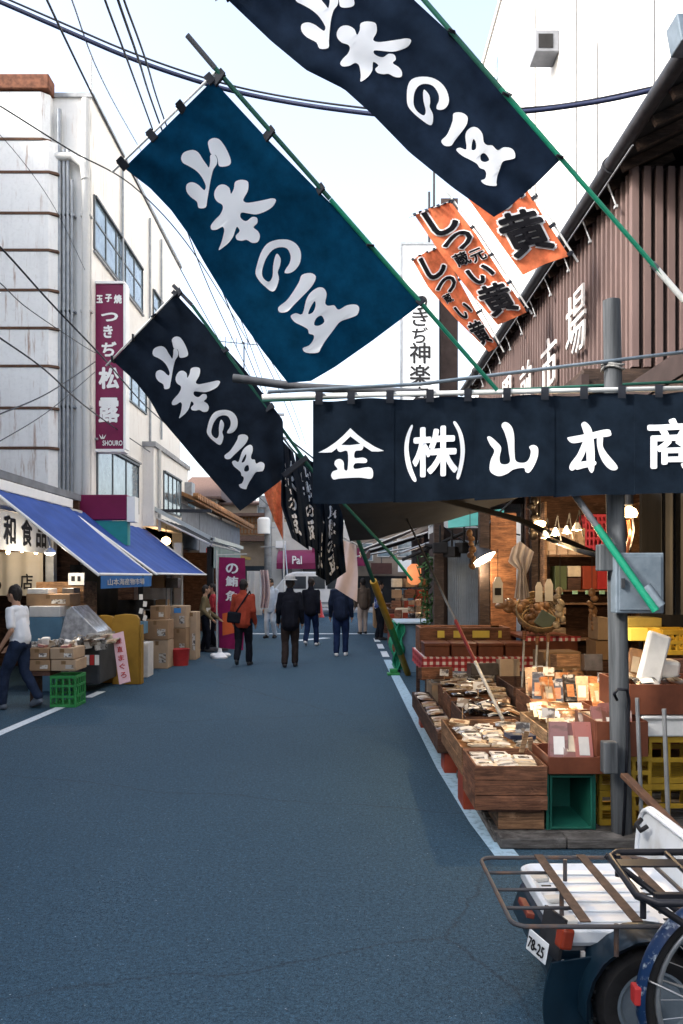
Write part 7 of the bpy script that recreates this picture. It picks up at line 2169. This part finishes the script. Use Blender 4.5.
# headboard at the front end of the bed
hb = MB()
pts = []
for a, b in rrect(2.93, 3.83, .36, .645, .09):
    pts.append((a, b))
hb.prism([(1.405 + (b - .36) * .12, a, b) for a, b in pts], (.022, 0, 0))
hbo = hb.build('headboard', M['bedwhite'], sc3, bevel=.006)
MB().tube([(1.398 + (b - .36) * .12, a, b) for a, b in rrect(2.945, 3.815, .375, .63, .085)], .011, 8, close=True).build('headboard_rim', M['bedwhite'], hbo, smooth=True)
c = V((1.415, 3.72, .565))
MB().tube([c + V((-.01, .03, .02)), c + V((-.04, .01, .0)), c + V((-.035, -.03, -.015)), c + V((-.01, -.045, .01))], .012, 6).build('headboard_handle', M['inkblack'], hbo, smooth=True)
# body panels, wheel arches
mb = MB()
mb.prism([(.80, 2.93, .372), (1.44, 2.93, .372), (1.44, 2.90, .18), (1.2, 2.88, .10), (.86, 2.9, .12), (.75, 2.92, .25)], (0, .64, 0))
mb.build('body', M['tealbody'], sc3, bevel=.02)
mb = MB()
WX, WY, WZ, WR = 1.10, 2.86, .205, .2
prof = []
for k in range(13):
    a = R(-8 + 196 * k / 12)
    prof.append((math.cos(a), math.sin(a)))
vs, fs = [], []
for i, (c_, s_) in enumerate(prof):
    for r_, yy in ((WR + .012, 2.925), (WR + .03, 2.80), (WR + .05, 2.785), (WR + .055, 2.80), (WR + .06, 2.925)):
        vs.append((WX + c_ * r_, yy, WZ + s_ * r_))
for i in range(12):
    for k in range(4):
        fs.append((i * 5 + k, i * 5 + k + 1, (i + 1) * 5 + k + 1, (i + 1) * 5 + k))
mb.add(vs, fs).build('wheel_arch', M['tealbody'], sc3, smooth=50)
MB().grid(lambda u, v: V((.74 + .2 * u * (1 - v * .2), 2.82 + .06 * u, .36 - .30 * v)) + V((-.03 * math.sin(v * 3), 0, 0)), 4, 8).build('mud_flap', M['tealbody'], sc3, smooth=True, thick=.008)
def wheel(parent, wx, wy, wz, r, w, hubr, rimm):
    prof = [(r * .62, -w * .38), (r * .7, -w * .5), (r * .9, -w * .5), (r * .985, -w * .3), (r, 0), (r * .985, w * .3), (r * .9, w * .5), (r * .7, w * .5), (r * .62, w * .38)]
    wl = MB().lathe(prof, (wx, wy, wz), 40, axis='Y', caps=False).build('wheel', M['tyre'], parent, smooth=40)
    MB().lathe([(r * .64, -w * .36), (r * .66, -w * .42), (r * .60, -w * .44), (r * .54, -w * .30), (r * .3, -w * .26), (r * .2, -w * .36), (0.001, -w * .38)], (wx, wy, wz), 28, axis='Y', caps=False).build('rim', rimm, wl, smooth=40)
    mb = MB()
    for k in range(26):
        a = 2 * math.pi * k / 26
        mb.obox((wx + math.cos(a) * r * .998, wy, wz + math.sin(a) * r * .998), (.008, w * .6, .012), (0, -a, .35 * (1 if k % 2 else -1)))
    mb.build('tread', M['tyre'], wl)
    return wl
w1 = wheel(sc3, WX, 2.86, WZ, WR, .11, .1, M['galv'])
wheel(sc3, WX, 3.62, WZ, WR, .11, .1, M['galv'])
MB().obox((WX - .02, 2.80, WZ + .0), (.03, .02, .085), (0, .05, 0)).build('red_reflector', M['redplastic'], w1, bevel=.004)
MB().tube([(WX, 2.9, WZ), (WX, 3.6, WZ)], .03, 8).build('axle', M['dark_metal'], sc3)
mb = MB()
for k in range(4):
    mb.lathe([(.008, 0), (.008, .012)], (.80 + .02 * k, 2.88 - .0 * k, .33 - .055 * k), 8, axis='Y')
mb.obox((.87, 2.885, .355), (.015, .012, .03))
mb.build('rivet', M['pipe_white'], sc3)
# plate, tail lamp and bracket at the left end
Mp = Euler((R(-12), 0, R(-74))).to_matrix()
pc_ = V((.715, 2.92, .372))
pm = MB()
pm.obox(pc_, (.135, .006, .075), Mp)
plo = pm.build('number_plate', mat('plate_white', (.68, .72, .74), .4, .06, 12), sc3, bevel=.004)
tx = MB()
put_text(tx, '78-25', pc_ + Mp @ V((0, -.0045, -.004)), Mp @ V((1, 0, 0)), Mp @ V((0, 0, 1)),   .06, width=.11, tall=.04, offset=.012)
tx.build('number', M['inkblack'], plo, fix=False)
MB().obox(pc_ + V((.06, .02, .04)), (.14, .012, .15), Mp).build('plate_bracket', M['dark_metal'], sc3)
MB().obox(pc_ + V((.085, -.05, .055)), (.05, .05, .075), Mp).build('tail_lamp', mat('tail_lamp_lens', (.22, .03, .012), .2, .1, 12, coat=.5), sc3, bevel=.01)
MB().obox(V((.72, 3.12, .43)), (.03, .16, .02), (0, .2, 0)).build('tail_bracket', mat('red_brown_bracket', (.14, .03, .02), .6, .3, 9), sc3, bevel=.004)
# front part of the scooter beyond the frame: seat column and steering, plain but complete
MB().prism([(1.5, 3.1, .25), (2.35, 3.1, .22), (2.4, 3.1, .34), (1.9, 3.1, .36), (1.8, 3.1, .62), (1.52, 3.1, .62)], (0, .3, 0)).build('front_body', M['tealbody'], sc3, bevel=.02)
MB().obox((1.72, 3.25, .66), (.5, .26, .09)).build('seat', M['inkblack'], sc3, bevel=.03)
wheel(sc3, 2.5, 3.25, .19, .19, .09, .1, M['galv'])
MB().tube([(2.5, 3.25, .19), (2.36, 3.25, .6), (2.28, 3.25, .95)], .03, 8).tube([(2.25, 2.95, .98), (2.28, 3.25, .95), (2.25, 3.55, .98)], .015, 8).build('steering_column', M['dark_metal'], sc3, smooth=40)
# pipe rack
RZ = .52
rk = MB()
rl = rrect(.59, 1.30, 2.745, 3.42, .055)
rk.tube([(a, b, RZ) for a, b in rl], .0085, 8, close=True)
ro_ = rk.build('rack_frame', M['rackpipe'], sc3, smooth=True)
for x in (.84, 1.02, 1.2):
    MB().box(x - .019, x + .019, 2.752, 3.414, RZ + .011, RZ + .017).build('rack_slat', M['slatrust'], sc3, bevel=.002)
for y in (2.9, 3.07, 3.245):
    MB().tube([(.59, y, RZ), (.84, y, RZ)], .007, 8).build('rack_rung', M['rackpipe'], sc3, smooth=True)
for x, y in ((.95, 2.765), (.95, 3.4), (1.27, 2.765), (1.27, 3.4), (.845, 3.07)):
    MB().tube([(x, y, RZ), (x, y, BZ - .03)], .009, 8).build('rack_leg', M['rackpipe'], sc3)
# ------------------------------------------------------------------ bicycle in the corner
M['bikeblack'] = mat('black_bike_paint', (.014, .015, .02), .4, .3, 9, .05)
M['bikeblue'] = mat('scuffed_blue_paint', (.006, .024, .075), .4, .0, 26, .1, col2=(.26, .31, .36), thresh=(.53, .64))
bk = thing('bicycle', (1.65, 2.6, 0), 'black bicycle with a heavy rear carrier and scuffed blue mudguard, cut by the right edge', 'bicycle')
WX, WY, WZ = 1.32, 2.6, .345
wl = MB().tube([(WX + .325 * math.cos(a), WY, WZ + .325 * math.sin(a)) for a in [2 * math.pi * k / 48 for k in range(48)]], .021, 8, close=True).build('wheel', M['tyre'], bk, smooth=True)
MB().tube([(WX + .295 * math.cos(a), WY, WZ + .295 * math.sin(a)) for a in [2 * math.pi * k / 48 for k in range(48)]], .012, 6, close=True).build('rim', M['steel'], wl, smooth=True)
mb = MB()
for k in range(28):
    a = 2 * math.pi * k / 28
    o_ = .5 * (1 if k % 2 else -1)
    mb.tube([(WX + .03 * math.cos(a + o_), WY + .025 * (1 if k % 4 < 2 else -1), WZ + .03 * math.sin(a + o_)), (WX + .29 * math.cos(a), WY, WZ + .29 * math.sin(a))], .0016, 4)
mb.build('spokes', M['steel'], wl)
MB().lathe([(.035, -.04), (.04, -.035), (.022, -.03), (.022, .03), (.04, .035), (.035, .04)], (WX, WY, WZ), 16, axis='Y').build('hub', M['steel'], wl, smooth=40)
def fend(cx_, cz_, r, a0, a1, w):
    def fn(u, v):
        a = R(a0 + (a1 - a0) * u)
        t = (v - .5) * 2
        rr_ = r - .016 * t * t
        return V((cx_ + rr_ * math.cos(a), WY + t * w, cz_ + rr_ * math.sin(a)))
    return fn
MB().grid(fend(WX, WZ, .362, 20, 205, .034), 40, 6).build('rear_mudguard', M['bikeblue'], bk, smooth=True, thick=.003)
MB().obox((WX - .36, WY, WZ + .02), (.03, .045, .06)).build('rear_reflector', M['redplastic'], bk, bevel=.006)
for sd in (-1, 1):
    MB().tube([(WX, WY + .05 * sd, WZ), (WX - .2, WY + .045 * sd, WZ + .02), (WX - .345, WY + .02 * sd, WZ + .08)], .004, 6).build('mudguard_stay', M['steel'], bk, smooth=True)
# carrier
CZ = .75
mb = MB()
xa, xb, ya, yb = .90, 1.55, 2.38, 2.82
mb.tube([(xb, ya, CZ), (xa + .04, ya, CZ), (xa, ya + .05, CZ), (xa + .03, yb - .05, CZ), (xa + .07, yb, CZ), (xb, yb, CZ)], .0125, 8)
mb.build('carrier_frame', M['bikeblack'], bk, smooth=True)
MB().bar((xa + .03, (ya + yb) / 2 + .10, CZ + .004), (xb, (ya + yb) / 2 + .10, CZ + .004), .065, .006).build('carrier_plate', M['bikeblack'], bk)
mb = MB()
for x in (1.12, 1.32, 1.5):
    mb.tube([(x, ya, CZ), (x + .02, yb, CZ)], .010, 8)
mb.bar((xa + .05, ya + .05, CZ - .0), (xb, ya + .05, CZ), .02, .02)
mb.build('carrier_bars', M['bikeblack'], bk, smooth=40)
for (x, y) in ((xa + .02, ya + .06), (xa + .06, yb - .04)):
    MB().tube([(x, y, CZ + .005), (x, y, CZ - .07)], .010, 8).build('carrier_hook', M['bikeblack'], bk)
for y in (ya + .02, yb - .03):
    MB().tube([(xa + .02, y, CZ), (WX - .12, WY + (.06 if y > WY else -.06), WZ + .2), (WX, WY + (.05 if y > WY else -.05), WZ)], .011, 8).build('carrier_stay', M['bikeblack'], bk, smooth=True)
# frame and front, mostly outside the picture
mb = MB()
for sd in (-1, 1):
    mb.tube([(WX, WY + .05 * sd, WZ), (1.75, WY + .03 * sd, .30)], .011, 8).tube([(WX, WY + .05 * sd, WZ), (1.63, WY + .02 * sd, .74)], .009, 8)
mb.tube([(1.75, WY, .30), (1.60, WY, .88)], .016, 10).tube([(1.75, WY, .30), (2.25, WY, .72)], .018, 10).tube([(1.65, WY, .66), (2.23, WY, .82)], .015, 10).tube([(2.26, WY, .68), (2.21, WY, .92)], .02, 10)
mb.build('frame', M['bikeblue'], bk, smooth=True)
MB().ell((1.58, WY, .93), (.14, .09, .05), 16, 8).build('saddle', M['inkblack'], bk, smooth=True)
MB().tube([(2.21, WY, .92), (2.19, WY, 1.02), (2.13, WY - .1, 1.05), (1.98, WY - .27, 1.04)], .012, 8).tube([(2.19, WY, 1.02), (2.13, WY + .1, 1.05), (1.98, WY + .27, 1.04)], .012, 8).build('handlebar', M['steel'], bk, smooth=True)
fx = 2.41
w2 = MB().tube([(fx + .325 * math.cos(a), WY, WZ + .325 * math.sin(a)) for a in [2 * math.pi * k / 48 for k in range(48)]], .021, 8, close=True).build('wheel', M['tyre'], bk, smooth=True)
MB().tube([(2.26, WY, .68), (fx, WY + .05, WZ)], .013, 8).tube([(2.26, WY, .68), (fx, WY - .05, WZ)], .013, 8).build('fork', M['bikeblue'], bk)
MB().lathe([(.09, -.004), (.09, .004)], (1.75, WY - .06, .30), 24, axis='Y').build('chainring', M['steel'], bk)
MB().tube([(1.75, WY - .07, .30), (1.85, WY - .09, .16)], .01, 6).tube([(1.75, WY + .07, .30), (1.65, WY + .09, .44)], .01, 6).obox((1.85, WY - .13, .16), (.08, .08, .02)).obox((1.65, WY + .13, .44), (.08, .08, .02)).build('pedals', M['dark_metal'], bk)
MB().tube([(1.63, WY + .06, .28), (1.51, WY + .16, .01)], .01, 6).build('kickstand', M['steel'], bk)
# ------------------------------------------------------------------ overhead cables
def cable(pts, r, label, m=None, sag=0., name='overhead_cable', n=6, group=None):
    """pts: (px, py, d) points joined by a smooth line"""
    w = [P(*p) for p in pts]
    out = []
    for i in range(len(w) - 1):
        p0, p1, p2, p3 = w[max(i - 1, 0)], w[i], w[i + 1], w[min(i + 2, len(w) - 1)]
        for k in range(8):
            t = k / 8
            out.append(.5 * ((2 * p1) + (p2 - p0) * t + (2 * p0 - 5 * p1 + 4 * p2 - p3) * t * t + (3 * p1 - p0 - 3 * p2 + p3) * t ** 3))
    out.append(w[-1])
    return tag(MB().tube(out, r, n).build(name, m or M['cable'], smooth=True), label, 'cable', group)
cable([(-40, -14, 9), (0, 2, 9), (60, 28, 9), (130, 58, 9), (200, 82, 9), (260, 97, 9), (340, 110, 8.8), (420, 117, 8.6), (520, 112, 8.4), (590, 103, 8.2), (640, 93, 8), (683, 82, 7.9), (705, 76, 7.9)], .026, 'thick blue black cable bundle sweeping across the top of the street', M['cableblue'])
cable([(-40, -20, 9), (0, -4, 9), (60, 22, 9), (130, 52, 9), (200, 76.5, 9), (260, 92, 9), (340, 105, 8.8), (420, 112, 8.6), (520, 108.5, 8.4), (590, 100, 8.2), (683, 80, 7.9), (705, 74, 7.9)], .012, 'thinner black cable riding on top of the thick cable bundle')
cable([(30, -40, 6), (47, 0, 7), (90, 90, 9), (128, 165, 12), (182, 272, 18), (230, 360, 28)], .011, 'black wire dropping beside the roof edge of the white building')
cable([(92, -40, 6.5), (105, 0, 7), (128, 62, 8.5), (160, 150, 12), (210, 290, 18), (262, 400, 30)], .011, 'leftmost of three black wires passing behind the large teal banner')
cable([(106, -40, 6.5), (118, 0, 7), (138, 58, 8.5), (162, 130, 12), (222, 290, 18), (266, 400, 30)], .013, 'middle one of three black wires passing behind the large teal banner')
cable([(112, -40, 6.5), (124, 0, 7), (145, 58, 8.5), (170, 135, 12), (228, 285, 18), (270, 400, 30)], .011, 'rightmost of three black wires passing behind the large teal banner')
cable([(58, -40, 7), (72, 0, 8), (100, 75, 11), (136, 142, 16), (190, 235, 26)], .009, 'faint pale wire between the white building and the large teal banner', M['grey_metal'])
cable([(-30, 90, 11), (0, 106, 12), (70, 150, 13), (140, 192, 15), (200, 262, 20), (250, 345, 30)], .013, 'black wire crossing the upper cladding from the left edge')
cable([(-30, 225, 9), (0, 247, 9.6), (50, 302, 11), (105, 360, 13), (150, 410, 18), (200, 452, 26)], .013, 'black wire crossing the middle cladding and the purple sign')
cable([(-30, 262, 9), (0, 283, 9.6), (30, 310, 11), (90, 350, 14), (98, 352, 15.6)], .007, 'thin dark wire below the one crossing the purple sign')
cable([(-30, 318, 9), (0, 338, 9.6), (45, 370, 11), (90, 410, 14), (150, 452, 20)], .012, 'black wire crossing the lower cladding down to the annex')
cable([(-30, 425, 9), (0, 414, 9.6), (50, 392, 12), (95, 362, 15.6)], .010, 'black wire rising from the left edge to the purple sign', n=6)
cable([(-30, 455, 9), (0, 441, 9.6), (50, 410, 12), (95, 372, 15.6)], .007, 'thin wire just under the one rising to the purple sign')
cable([(-30, 120, 11), (0, 135, 12), (50, 200, 13), (85, 270, 15.3)], .005, 'hair thin wire slanting over the upper cladding panels')
cable([(190, 205, 16), (235, 300, 20), (280, 392, 26), (300, 440, 32)], .012, 'first black wire seen between the large and small banners')
cable([(196, 215, 16), (245, 310, 20), (290, 400, 26), (306, 445, 32)], .010, 'second black wire seen between the large and small banners')
# aerial on a far roof
ae = thing('tv_aerial', P(243, 372, 30), 'small roof aerial seen between the large and small dark banners', 'aerial')
a, b = P(244, 430, 30), P(244, 342, 30)
MB().tube([a, b], .025, 6).build('mast', M['dark_metal'], ae)
mb = MB()
for k in range(7):
    q = P(220 + k * 5.5, 341 + k * .6, 30)
    mb.tube([q - V((0, 0, .18)), q + V((0, 0, .18))], .012, 5)
mb.tube([P(216, 341, 30), P(258, 345, 30)], .016, 5)
mb.build('elements', M['dark_metal'], ae)

for i, (a, b, lab) in enumerate((((395, 480, 13), (470, 545, 12.5), 'black wire sagging over the shuttered stall'), ((420, 500, 14), (520, 535, 12), 'second black wire over the shuttered stall'), ((360, 545, 30), (450, 500, 14), 'long black wire from the far right awnings'), ((230, 470, 30), (330, 548, 40), 'thin wire by the utility pole at the far end'), ((268, 505, 34), (350, 552, 42), 'thin wire from the utility pole to the cream building'))):
    m_ = tuple((p + q) / 2 for p, q in zip(a, b))
    cable([a, (m_[0], m_[1] + 6, m_[2]), b], .012, lab)
